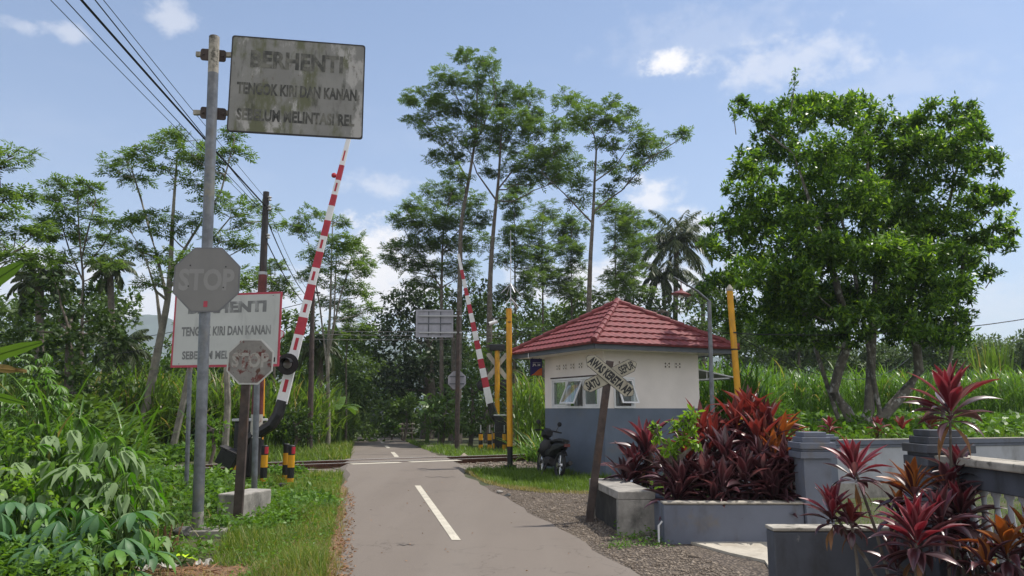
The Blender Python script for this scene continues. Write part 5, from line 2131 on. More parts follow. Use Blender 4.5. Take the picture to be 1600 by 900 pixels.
def merge(parts):
    V, Fs, o = [], {}, 0
    for v, f in parts:
        V.append(v)
        for g in (f if isinstance(f, list) else [f]):
            Fs.setdefault(g.shape[1], []).append(g + o)
        o += len(v)
    return np.concatenate(V), [np.concatenate(x) for x in Fs.values()]


def diamonds(b, d, L, W, rg, fold=0.12, up=None):
    """one folded leaf face per row: base, direction, length, width"""
    n = len(b)
    d = unit(d)
    r = rg.normal(size=(n, 3)) * 0.45 + np.array([0, 0, 1.0]) if up is None else up
    s = unit(np.cross(d, r))
    nn = np.cross(s, d)
    L = np.broadcast_to(np.asarray(L, float), (n,))[:, None]
    W = np.broadcast_to(np.asarray(W, float), (n,))[:, None]
    mid = b + d * L * 0.45 + nn * W * fold
    V = np.stack([b, mid + s * W / 2, b + d * L, mid - s * W / 2], 1).reshape(-1, 3)
    Fq = np.arange(4 * n).reshape(n, 4)
    return V, Fq


def ovals(b, d, L, W, rg, droop=0.15, up=None):
    """rounder leaf of two folded halves (8 corners)"""
    n = len(b)
    d = unit(d)
    r = rg.normal(size=(n, 3)) * 0.4 + np.array([0, 0, 1.0]) if up is None else up
    s = unit(np.cross(d, r))
    nn = np.cross(s, d)
    L = np.broadcast_to(np.asarray(L, float), (n,))[:, None]
    W = np.broadcast_to(np.asarray(W, float), (n,))[:, None]

    def pt(t, w, z):
        return b + d * L * t + s * W * w + nn * (W * z - L * droop * t * t)
    V = np.stack([pt(0, 0, 0), pt(.28, .42, .10), pt(.62, .40, .08), pt(1, 0, 0), pt(.62, -.40, .08), pt(.28, -.42, .10)], 1).reshape(-1, 3)
    k = np.arange(n)[:, None] * 6
    return V, np.concatenate([k + np.array([[0, 1, 2, 3]]), k + np.array([[0, 3, 4, 5]])])


def blades(b, az, e0, e1, L, W, prof, fold=0.0, seg=None, twist=None):
    """arching strap leaves: azimuth, elevation at the base and at the tip"""
    n = len(b)
    k = len(prof)
    t = (np.arange(k - 1) + 0.5) / (k - 1)
    e = e0[:, None] + (e1 - e0)[:, None] * t[None, :] ** 1.2
    st = (np.broadcast_to(L, (n,)) / (k - 1))[:, None]
    h = np.concatenate([np.zeros((n, 1)), np.cumsum(np.cos(e) * st, 1)], 1)
    z = np.concatenate([np.zeros((n, 1)), np.cumsum(np.sin(e) * st, 1)], 1)
    ca, sa = np.cos(az)[:, None], np.sin(az)[:, None]
    c = np.stack([b[:, None, 0] + h * ca, b[:, None, 1] + h * sa, b[:, None, 2] + z], -1)
    s = np.stack([-sa, ca, np.zeros_like(ca)], -1)
    if twist is not None:
        s = s * np.cos(twist)[:, None, None] + np.array([0, 0, 1.0]) * np.sin(twist)[:, None, None]
    w = np.broadcast_to(W, (n,))[:, None] * np.array(prof)[None, :] / 2
    l = c + s * w[..., None]
    r = c - s * w[..., None]
    if fold:
        em = np.concatenate([e[:, :1], (e[:, 1:] + e[:, :-1]) / 2, e[:, -1:]], 1)
        up = np.stack([-np.sin(em) * ca, -np.sin(em) * sa, np.cos(em)], -1)
        l = l + up * (w * fold)[..., None]
        r = r + up * (w * fold)[..., None]
        V = np.stack([l, c, r], 2).reshape(-1, 3)
        base = np.arange(n)[:, None, None] * (3 * k) + np.arange(k - 1)[None, :, None] * 3
        q = np.concatenate([base + np.array([0, 1, 4, 3]), base + np.array([1, 2, 5, 4])], 1).reshape(-1, 4)
    else:
        V = np.stack([l, r], 2).reshape(-1, 3)
        base = np.arange(n)[:, None, None] * (2 * k) + np.arange(k - 1)[None, :, None] * 2
        q = (base + np.array([0, 1, 3, 2])).reshape(-1, 4)
    return V, q


def in_poly(p, poly):
    x, y = p[:, 0], p[:, 1]
    r = np.zeros(len(p), bool)
    n = len(poly)
    for i in range(n):
        x1, y1 = poly[i]
        x2, y2 = poly[(i + 1) % n]
        c = ((y1 > y) != (y2 > y)) & (x < (x2 - x1) * (y - y1) / (y2 - y1 + 1e-12) + x1)
        r ^= c
    return r


# bare spots: round the block, the pole footing, the bollards, the bench and the rubbish
CLEAR = [(-4.3, 10.05, -3.35, 11.35), (-4.05, 8.55, -3.25, 9.35), (-4.7, 14.3, -4.1, 15.6), (-3.55, 6.3, -2.35, 7.65)]


def scatter(poly, n, rg, near=0.0, clear=True):
    """n points in a polygon; near > 0 crowds them towards the viewer's end"""
    poly = [(p[0], p[1]) for p in poly]
    lo = np.min(poly, 0)
    hi = np.max(poly, 0)
    out = []
    tot = 0
    while tot < n:
        u = rg.random((n * 2, 2))
        if near:
            u[:, 1] = u[:, 1] ** (1 + near)
        p = lo + u * (hi - lo)
        p = p[in_poly(p, poly)]
        for (ax, ay, bx_, by_) in (CLEAR if clear else ()):
            p = p[~((p[:, 0] > ax) & (p[:, 0] < bx_) & (p[:, 1] > ay) & (p[:, 1] < by_))]
        out.append(p)
        tot += len(p)
        if len(p) == 0:
            break
    return np.concatenate(out)[:n]


ZT = np.vectorize(zt)


def limb(m, a, b, r0, r1, rg, sag=0.1, n=5, wob=0.05):
    """slightly crooked limb from a to b"""
    a, b = Vector(a), Vector(b)
    L = (b - a).length
    pts, rad = [], []
    for i in range(n + 1):
        t = i / n
        p = a.lerp(b, t)
        if 0 < i < n:
            p += Vector(rg.normal(size=3)) * wob * L * 0.5
        p.z -= sag * L * 4 * t * (1 - t) * 0.5
        pts.append(p)
        rad.append(r0 + (r1 - r0) * t)
    m.tube(pts, rad, 6, cap=False)


# ================================================================ feathery trees


def frond_sprays(c, r, n, rg, s=1.0, leaf=1.0):
    """sprays of feathery leaves in a flattened ellipsoid"""
    u = unit(rg.normal(size=(n, 3))) * (rg.random((n, 1)) ** 0.42)
    T = np.asarray(c) + u * np.asarray(r)
    m = 7
    tw = np.repeat(T, m, 0)
    N = len(tw)
    out = np.repeat(u * np.asarray(r), m, 0)
    az = np.arctan2(out[:, 1], out[:, 0]) + rg.normal(size=N) * 1.5
    el = rg.normal(0.12, 0.38, N)
    L = rg.uniform(0.26, 0.5, N) * s
    D = np.stack([np.cos(az) * np.cos(el), np.sin(az) * np.cos(el), np.sin(el)], 1)
    S = np.stack([-np.sin(az), np.cos(az), np.zeros(N)], 1)
    bank = rg.normal(0, .35, N)
    S = unit(S + np.array([0, 0, 1.0]) * bank[:, None])
    Up = np.cross(D, S)
    Up *= np.sign(Up[:, 2:3] + 1e-9)
    vs_, fs_ = [], []
    for f, sg, k in ((0.22, 1, .5), (0.22, -1, .5), (0.48, 1, .52), (0.48, -1, .52), (0.75, 1, .42), (0.75, -1, .42), (0.85, 0, .42)):
        b = tw + D * (L * f)[:, None] - np.array([0, 0, 1.0]) * (L * 0.25 * f * f)[:, None]
        d = D * (0.62 if sg else 1.0) + S * (0.85 * sg) - np.array([0, 0, .25])
        v, q = diamonds(b, d, L * k * leaf, L * 0.165 * leaf, rg, 0.05, up=Up)
        vs_.append((v, q))
    return merge(vs_)


def feathery_tree(label, d, trunk, pads, branches=(), r0=0.16, group=None, mat='sengon', dens=1.0, seed=0, name='feathery_tree', bark='bark', base_z=None, s=1.0, flat=0.8, leaf=1.0):
    """trunk, branches and pads (cx, cy, rx, ry) given along the lines of sight at distance d"""
    rg = rs(seed + 100)
    tp = [P(x, y, d) for x, y in trunk]
    b = tp[0].copy()
    b.z = zt(d) if base_z is None else base_z
    t = thing(name, label, 'tree', b, group)
    m = MB()
    pts = [b - Vector((0, 0, .05))] + tp
    n = len(pts)
    zs = [p.z for p in pts]
    top = zs[-1]
    rad = [max(0.02, r0 * (1 - 0.86 * (z - zs[0]) / (top - zs[0] + .01))) for z in zs]
    rad[0] *= 1.25
    # smooth the trunk line
    sp, sr = [], []
    for i in range(n - 1):
        for k in range(4):
            u = k / 4
            p0, p1, p2, p3 = pts[max(i - 1, 0)], pts[i], pts[i + 1], pts[min(i + 2, n - 1)]
            q = 0.5 * ((2 * p1) + (p2 - p0) * u + (2 * p0 - 5 * p1 + 4 * p2 - p3) * u * u + (3 * p1 - p0 - 3 * p2 + p3) * u ** 3)
            sp.append(q)
            sr.append(rad[i] + (rad[i + 1] - rad[i]) * u)
    sp.append(pts[-1])
    sr.append(rad[-1])
    m.tube(sp, sr, 9)
    nodes = [(p, r) for p, r in zip(sp, sr)]
    for br in branches:
        bp = [P(x, y, d + (rg.uniform(-.8, .8) if 0 < i else 0)) for i, (x, y) in enumerate(br)]
        j = min(range(len(nodes)), key=lambda i: (nodes[i][0] - bp[0]).length)
        bp[0] = nodes[j][0]
        r1 = max(0.03, nodes[j][1] * 0.62)
        rr = [r1 + (0.02 - r1) * i / (len(bp) - 1) for i in range(len(bp))]
        fine, fr_ = [], []
        for i in range(len(bp) - 1):
            for k in range(3):
                fine.append(bp[i].lerp(bp[i + 1], k / 3))
                fr_.append(rr[i] + (rr[i + 1] - rr[i]) * k / 3)
        fine.append(bp[-1])
        fr_.append(rr[-1])
        m.tube(fine, fr_, 7)
        nodes += list(zip(fine, fr_))
    leaves = []
    for (cx, cy, rx, ry) in pads:
        c0 = P(cx, cy, d)
        R0, R1 = rx * d / F, ry * 1.25 * d / F
        near = min(nodes, key=lambda q: (q[0] - c0).length)
        dx = abs(c0.x - near[0].x)
        dd = d + rg.uniform(-1, 1) * min(2.2, 0.5 + R0 * 0.9)
        c = P(cx, cy, dd)
        cand = [q for q in nodes if q[0].z < c.z - 0.25 * (Vector((q[0].x - c.x, q[0].y - c.y)).length)]
        if cand:
            a, ar = min(cand, key=lambda q: (q[0] - c).length)
        else:
            a, ar = nodes[0]
        limb(m, a, c - Vector((0, 0, R1 * .2)), min(ar * .55, 0.06 * s + .01), 0.012, rg, 0.10)
        for _ in range(3):
            e = c + Vector((rg.uniform(-.7, .7) * R0, rg.uniform(-.7, .7) * R0, rg.uniform(0, .6) * R1))
            limb(m, c.lerp(a, .25), e, 0.018, 0.006, rg, 0.03, 3)
        nt_ = int(max(10, 33 * dens * (R0 / 1.2) * (0.4 + R0 / 1.2 * .6) * (0.6 + R1 / .5 * .4) / (s ** 1.6)))
        leaves.append(frond_sprays(c, (R0, R0 * flat, R1), nt_, rg, s, leaf))
    m.build('trunk', M[bark], t, smooth=True)
    v, q = merge(leaves)
    np_mesh('crown', v, q, M[mat], t)
    return t


def build_feathery():
    g = 'tall feathery trees behind the crossing'
    feathery_tree('tallest feathery tree, slender dark trunk rising above the far barrier', 40,
                  [(716, 600), (719, 420), (721, 350), (732, 284), (743, 210), (746, 120)],
                  [(748, 92, 30, 12), (768, 108, 20, 10), (722, 88, 16, 7), (700, 122, 34, 12), (738, 128, 34, 13), (662, 148, 32, 11), (695, 158, 30, 10), (655, 186, 26, 9), (686, 176, 38, 12), (726, 165, 34, 12),
                   (668, 205, 20, 7), (705, 212, 40, 14), (752, 185, 26, 14), (694, 246, 32, 11), (738, 238, 30, 11), (715, 272, 30, 10), (755, 215, 22, 12), (640, 160, 12, 5)],
                  [[(732, 284), (700, 225), (672, 180)], [(743, 210), (718, 160), (700, 125)], [(740, 230), (775, 150), (768, 110)]], 0.21, g, seed=1, dens=0.95)
    feathery_tree('dense feathery tree with a forked trunk just right of the tallest one', 41,
                  [(764, 600), (766, 440), (772, 350), (779, 280), (783, 215), (788, 160)],
                  [(790, 145, 36, 12), (820, 150, 30, 12), (770, 168, 34, 14), (833, 178, 26, 11), (800, 190, 44, 16), (762, 205, 28, 14), (842, 205, 34, 14), (790, 228, 48, 14), (872, 198, 24, 10), (860, 235, 36, 13), (828, 255, 44, 13),
                   (886, 250, 22, 10), (776, 268, 26, 8), (850, 275, 44, 12), (882, 280, 28, 9), (810, 285, 24, 8)],
                  [[(779, 290), (800, 268), (821, 247), (850, 205)], [(776, 310), (745, 270), (735, 240)], [(783, 225), (812, 190), (830, 160)]], 0.22, g, seed=2, dens=1.05)
    feathery_tree('feathery tree with a long bare limb reaching right above the hut', 38,
                  [(919, 560), (922, 420), (926, 349), (929, 284), (931, 223), (918, 190)],
                  [(882, 148, 18, 8), (900, 165, 28, 9), (955, 158, 22, 8), (930, 180, 40, 12), (905, 198, 28, 9), (962, 200, 36, 11), (985, 175, 12, 8), (950, 225, 30, 9), (1005, 225, 26, 9), (1062, 212, 24, 7), (1030, 222, 16, 6), (1015, 243, 34, 8),
                   (990, 262, 22, 6), (952, 262, 30, 9), (880, 262, 26, 9), (898, 288, 24, 8), (905, 312, 20, 7), (975, 280, 16, 6), (870, 232, 20, 9), (945, 300, 16, 6), (1000, 208, 20, 8)],
                  [[(924, 352), (903, 325), (882, 303), (845, 268)], [(931, 331), (950, 312), (971, 298), (1017, 247), (1070, 212)], [(931, 235), (955, 195), (985, 170)], [(929, 290), (960, 262), (985, 225)]], 0.2, g, seed=3, dens=0.95)
    feathery_tree('bushy feathery tree spreading low above the back of the grey warning board', 43,
                  [(690, 620), (690, 450), (694, 350), (706, 300)],
                  [(655, 322, 34, 13), (695, 300, 40, 15), (730, 312, 34, 15), (630, 345, 26, 10), (665, 348, 40, 14), (712, 345, 40, 16), (745, 340, 24, 14), (620, 388, 24, 10), (655, 378, 40, 14), (700, 380, 44, 14), (740, 378, 30, 14), (606, 402, 12, 5), (640, 410, 36, 12), (690, 415, 38, 13), (728, 420, 30, 14), (660, 440, 26, 10)],
                  [[(690, 450), (655, 400), (632, 360)], [(693, 400), (725, 350), (738, 320)]], 0.16, g, seed=4, dens=1.1)
    sm = 'slim feathery trees above the hut'
    for i, (x, d, tp, lab) in enumerate(((805, 46, 300, 'slim feathery tree in the gap between the forked one and the hut roof'), (848, 48, 325, 'slim pale feathery tree second from the left above the hut roof'),
                                         (893, 50, 345, 'slim feathery tree close left of the limbed tree above the hut'), (962, 47, 320, 'slim feathery tree between the limbed tree and the palm'), (990, 52, 330, 'thin feathery tree nearest the coconut palm'))):
        rg = rs(50 + i)
        pads = []
        y = tp
        while y < 470:
            k = (y - tp) / 150
            pads.append((x + rg.uniform(-26, 26) * (0.35 + k), y, rg.uniform(16, 30), rg.uniform(7, 12)))
            y += rg.uniform(9, 15)
        feathery_tree(lab, d, [(x + 1, 600), (x, 460), (x - 1, tp + 40), (x + 2, tp)], pads, (), 0.11, sm, mat='sengon_light' if i % 2 else 'sengon', seed=20 + i, dens=0.95)
    # left side
    feathery_tree('tall feathery tree with a pale leaning trunk behind the galvanised sign pole', 24.5,
                  [(219, 690), (232, 620), (252, 520), (264, 450), (270, 340), (277, 240)],
                  [(198, 248, 36, 14), (232, 240, 32, 13), (185, 268, 24, 10), (252, 220, 28, 10), (288, 215, 34, 11), (300, 240, 36, 12), (212, 282, 28, 9), (262, 262, 30, 10), (320, 252, 28, 12), (366, 210, 20, 9), (368, 236, 20, 9), (340, 270, 30, 10),
                   (300, 285, 26, 10), (362, 325, 32, 13), (395, 345, 34, 13), (330, 312, 24, 11), (232, 338, 38, 12), (262, 358, 34, 11), (200, 352, 26, 9), (352, 372, 36, 12), (390, 380, 26, 10), (240, 398, 36, 11), (212, 388, 24, 9), (405, 318, 26, 11), (300, 345, 22, 10), (235, 440, 24, 8), (310, 405, 26, 9)],
                  [[(262, 470), (245, 400), (220, 310), (205, 262)], [(266, 430), (300, 370), (345, 300), (366, 220)], [(264, 450), (310, 400), (360, 340)], [(250, 525), (245, 460), (228, 405)]], 0.17, 'feathery trees left of the road', seed=5, dens=0.8, bark='bark_pale', s=0.8)
    feathery_tree('wispy feathery tree with a thin trunk left of the tall leaning one', 26,
                  [(128, 640), (128, 520), (130, 440), (124, 370), (121, 300)],
                  [(88, 285, 14, 8), (143, 292, 15, 8), (120, 298, 18, 8), (84, 310, 20, 8), (105, 325, 24, 9), (145, 316, 22, 9), (120, 348, 38, 10), (166, 342, 20, 8), (76, 346, 14, 8), (98, 366, 30, 8), (142, 370, 36, 9), (175, 378, 22, 7), (66, 372, 16, 7), (130, 395, 34, 8), (100, 408, 26, 8), (168, 412, 22, 8)],
                  [[(130, 440), (108, 390), (90, 330)], [(126, 400), (140, 350), (150, 310)], [(130, 430), (160, 385), (180, 350)]], 0.09, 'feathery trees left of the road', seed=6, dens=0.75, s=0.85)
    feathery_tree('feathery tree at the left picture edge with boughs entering the sky', 19.5,
                  [(-95, 640), (-92, 480), (-85, 350), (-70, 240)],
                  [(22, 240, 36, 12), (-10, 252, 40, 14), (8, 300, 32, 10), (38, 306, 22, 8), (14, 335, 34, 10), (-20, 330, 30, 12), (25, 368, 34, 12), (58, 358, 22, 9), (-10, 375, 34, 13), (16, 402, 44, 14), (62, 398, 26, 12), (-45, 290, 40, 16), (-60, 230, 40, 16)],
                  [[(-90, 470), (-50, 380), (10, 310)], [(-80, 330), (-30, 270), (25, 245)], [(-90, 480), (-40, 430), (40, 385)]], 0.15, 'feathery trees left of the road', seed=7, dens=0.8, s=0.75)
    feathery_tree('many stemmed feathery tree behind the raised left barrier arm', 31,
                  [(513, 655), (512, 560), (516, 480), (518, 400), (520, 345)],
                  [(490, 335, 26, 9), (460, 350, 18, 8), (478, 362, 24, 8), (525, 345, 20, 8), (533, 375, 38, 11), (552, 392, 28, 10), (512, 398, 38, 12), (495, 420, 28, 10), (545, 422, 34, 12), (568, 412, 18, 9), (484, 440, 24, 10), (540, 448, 34, 11), (522, 472, 30, 10), (562, 458, 20, 8), (575, 480, 14, 7)],
                  [[(512, 580), (500, 480), (482, 380)], [(513, 570), (530, 470), (550, 400)], [(512, 560), (522, 500), (526, 380)]], 0.10, 'feathery trees left of the road', seed=8, dens=1.0, s=0.85, bark='bark_pale')
    feathery_tree('small pale feathery tree showing right of the black pole top', 30,
                  [(428, 640), (428, 520), (424, 440), (420, 410)],
                  [(412, 425, 24, 9), (432, 415, 14, 8), (405, 445, 22, 8), (435, 440, 18, 9), (418, 460, 26, 8), (445, 455, 14, 8)], (), 0.07, 'feathery trees left of the road', mat='sengon_light', seed=9, dens=0.9, s=0.85)
    feathery_tree('thin feathery sapling standing right of the many stemmed tree', 36,
                  [(541, 660), (541, 560), (545, 500), (549, 470)],
                  [(545, 478, 22, 7), (560, 490, 18, 7), (535, 498, 18, 6), (552, 512, 20, 7), (570, 515, 14, 6), (540, 528, 16, 6)], (), 0.06, 'feathery trees left of the road', mat='sengon_light', seed=10, dens=0.9)
    # bare pale trunks among the grass
    for i, (x0, y0, x1, y1, d, lab) in enumerate(((268, 690, 300, 560, 23.5, 'pale slanting bare trunk in tall grass beneath the white board'), (352, 690, 354, 575, 23, 'pale upright bare trunk in tall grass beneath the white board'))):
        b = P(x0, y0, d)
        b.z = 0
        m = MB()
        top = P(x1 + (x1 - x0) * 0.9, y1 - (y0 - y1) * 0.9, d)
        t = thing('feathery_tree', lab, 'tree', b, 'pale trunks in the tall grass')
        m.tube([b, P((x0 + x1) / 2 + 3, (y0 + y1) / 2, d), P(x1, y1, d), top], [0.11, 0.1, 0.09, 0.05], 8)
        m.build('trunk', M['bark_pale'], t, smooth=True)
        v, q = merge([frond_sprays(top + Vector((rs(k + i).uniform(-.6, .6), rs(k).uniform(-.6, .6), .3 * k - .3)), (.8, .7, .28), 20, rs(60 + i + k), .8) for k in range(4)])
        np_mesh('crown', v, q, M['sengon'], t)


build_feathery()


# ================================================================ broad leaved trees and bushes


def whorls(c, r, n, rg, L, W, m=6, shell=0.35, oval=False, up=0.35):
    """twig tips through an ellipsoid, each with a whorl of leaves"""
    u = unit(rg.normal(size=(n, 3))) * (rg.random((n, 1)) ** shell)
    T = np.asarray(c) + u * np.asarray(r)
    ax = unit(unit(u) + np.array([0, 0, up]) + rg.normal(size=(n, 3)) * 0.5)
    tw = np.repeat(T, m, 0)
    A = np.repeat(ax, m, 0)
    N = len(tw)
    rnd = unit(rg.normal(size=(N, 3)))
    perp = unit(np.cross(A, rnd))
    sp = rg.uniform(0.5, 1.35, N)[:, None]
    D = A * np.cos(sp) + perp * np.sin(sp) - np.array([0, 0, 0.22])
    k = rg.uniform(0.65, 1.2, N)
    b = tw + A * (rg.uniform(-1.2, 0.3, N) * L)[:, None]
    return (ovals if oval else diamonds)(b, D, L * k, W * k, rg)


def leafy(name, label, cat, base, pads, L, W, per, mat, seed, group=None, m=6, oval=False, stems=None, bark='bark', shell=0.4, limb_every=1, limb_r=.045):
    """pads: list of (centre Vector, radii); stems: list of (point list, radius list)"""
    rg = rs(seed)
    t = thing(name, label, cat, base, group)
    mm = MB()
    if stems:
        for pts, rad in stems:
            mm.tube(pts, rad, 9)
    nodes = [Vector(p) for pts, _ in (stems or []) for p in pts[1:]] or [Vector(base)]
    parts = []
    for ip, (c, r) in enumerate(pads):
        c = Vector(c)
        a = min(nodes, key=lambda q: (q - c).length + (0.6 * max(0, q.z - c.z)))
        if ip % limb_every == 0:
            limb(mm, a, c, limb_r if stems else 0.02, 0.010, rg, 0.02, 4)
        vol = r[0] * r[1] + r[1] * r[2] + r[0] * r[2]
        parts.append(whorls(c, r, max(6, int(per * vol)), rg, L, W, m, shell, oval))
    mm.build('trunk' if cat == 'tree' else 'stem', M[bark], t, smooth=True)
    v, q = merge(parts)
    np_mesh('crown' if cat == 'tree' else 'foliage', v, q, M[mat], t)
    return t


def px_pads(lst, d, rg, depth=1.0, jit=1.0):
    out = []
    for (cx, cy, rx, ry) in lst:
        dd = d + rg.uniform(-1, 1) * jit
        c = P(cx, cy, dd)
        out.append((c, (rx * d / F, depth * (rx + ry) / 2 * d / F, ry * d / F)))
    return out


def build_big_tree():
    d = 20.0
    rg = rs(77)
    lst = [(1165, 165, 22, 16), (1205, 178, 40, 30), (1255, 166, 50, 30), (1310, 172, 55, 32), (1375, 182, 40, 28), (1345, 160, 34, 18), (1432, 205, 40, 30), (1490, 185, 38, 26), (1515, 210, 26, 36),
           (1215, 235, 58, 45), (1290, 235, 75, 52), (1370, 245, 70, 50), (1455, 255, 62, 48), (1532, 255, 32, 26), (1165, 250, 30, 26), (1180, 300, 52, 44), (1262, 305, 75, 55), (1355, 315, 80, 58),
           (1450, 330, 72, 52), (1525, 320, 42, 34), (1565, 350, 26, 20), (1135, 345, 36, 32), (1120, 385, 26, 28), (1170, 375, 52, 46), (1245, 380, 70, 52), (1335, 392, 80, 56), (1430, 405, 60, 46), (1510, 395, 44, 34),
           (1560, 375, 28, 22), (1160, 430, 44, 34), (1225, 448, 62, 44), (1305, 462, 66, 44), (1385, 470, 50, 36), (1455, 470, 48, 38), (1505, 450, 30, 22), (1545, 425, 18, 14), (1255, 492, 46, 28), (1335, 500, 46, 26),
           (1425, 510, 40, 24), (1478, 512, 34, 24), (1200, 478, 30, 20), (1560, 300, 14, 12), (1500, 535, 20, 12)]
    lst += [(1435, 185, 44, 30), (1425, 235, 50, 40), (1470, 215, 40, 30), (1150, 490, 40, 30), (1120, 440, 34, 30), (1230, 480, 60, 40), (1330, 450, 70, 44), (1450, 440, 60, 40), (1500, 400, 50, 40), (1340, 300, 70, 50), (1195, 510, 40, 28), (1250, 518, 50, 28), (1310, 520, 46, 22), (1430, 525, 46, 22), (1475, 520, 36, 20), (1505, 490, 30, 24), (1290, 480, 70, 40), (1400, 500, 70, 40), (1220, 420, 60, 46), (1300, 400, 80, 50), (1420, 430, 70, 44), (1260, 340, 70, 50), (1390, 350, 70, 50), (1480, 360, 50, 40), (1300, 260, 70, 50), (1400, 290, 60, 50), (1220, 200, 50, 36), (1500, 230, 40, 40)]
    lst = [q for q in lst if q[2] > 1]
    pads = []
    for (cx, cy, rx, ry) in lst:
        dd = d + rg.uniform(-1.25, .9) * 2.0
        c = P(cx, cy, dd)
        A, B2, C2 = rx * d / F, (rx + ry) / 2 * d / F * 1.15, ry * d / F
        pads.append((c, (A * .7, B2 * .7, C2 * .7)))
        for k in range(6):
            o = rg.normal(size=3)
            o /= np.linalg.norm(o)
            f = rg.uniform(.22, .46)
            pads.append((c + Vector((o[0] * A * .85, o[1] * B2 * .85, o[2] * C2 * .85)), (A * f, B2 * f, C2 * f * .8)))
    b = P(1342, 690, d)
    zb = 0.85
    b.z = zb

    def tr(pp, rad, dj=0.0):
        pts = []
        for i, (x, y) in enumerate(pp):
            q = P(x, y, d + dj * i)
            if i == 0:
                q.z = zb - .05
            pts.append(q)
        return (pts, rad)
    stems = [tr([(1342, 690), (1322, 640), (1302, 612), (1310, 580), (1322, 545), (1322, 500), (1300, 420), (1270, 330), (1240, 240)], [.17, .14, .13, .125, .115, .105, .085, .05, .02], -.05),
             tr([(1346, 690), (1358, 640), (1360, 590), (1362, 540), (1366, 480), (1372, 400), (1360, 300), (1350, 210)], [.16, .135, .12, .11, .1, .08, .05, .02], .08),
             tr([(1350, 690), (1385, 645), (1420, 605), (1436, 580), (1432, 540), (1415, 490), (1440, 410), (1480, 330), (1500, 240)], [.16, .14, .13, .12, .11, .095, .075, .05, .02], .04),
             tr([(1302, 430), (1220, 380), (1160, 350)], [.06, .045, .02]), tr([(1445, 400), (1510, 370), (1555, 352)], [.05, .04, .015]), tr([(1366, 470), (1330, 400), (1290, 250)], [.06, .045, .02])]
    t = leafy('garden_tree', 'big dark green garden tree with three spotted trunks behind the grey wall', 'tree', b, pads, 0.165, 0.062, 118, 'broad', 78, m=7, stems=stems, bark='bark_spotted', shell=0.5, limb_every=10, limb_r=.03)
    # sparse twigs poking out of the top
    parts = []
    for (x0, y0, x1, y1) in ((1235, 150, 1243, 108), (1395, 215, 1392, 150), (1515, 200, 1508, 165), (1150, 180, 1142, 160), (1560, 330, 1590, 325), (1540, 420, 1556, 422), (1480, 200, 1495, 150)):
        a, e = P(x0, y0 + 30, d), P(x1, y1, d + .2)
        m = MB()
        m.tube([a, a.lerp(e, .6) + Vector((.02, 0, 0)), e], [.014, .01, .005], 5)
        for k in range(5):
            parts.append(whorls(a.lerp(e, .45 + .13 * k), (.1, .1, .1), 3, rg, .13, .055, 5))
        m.build('twig', M['bark'], t)
    v, q = merge(parts)
    np_mesh('twig_leaves', v, q, M['broad'], t)


build_big_tree()


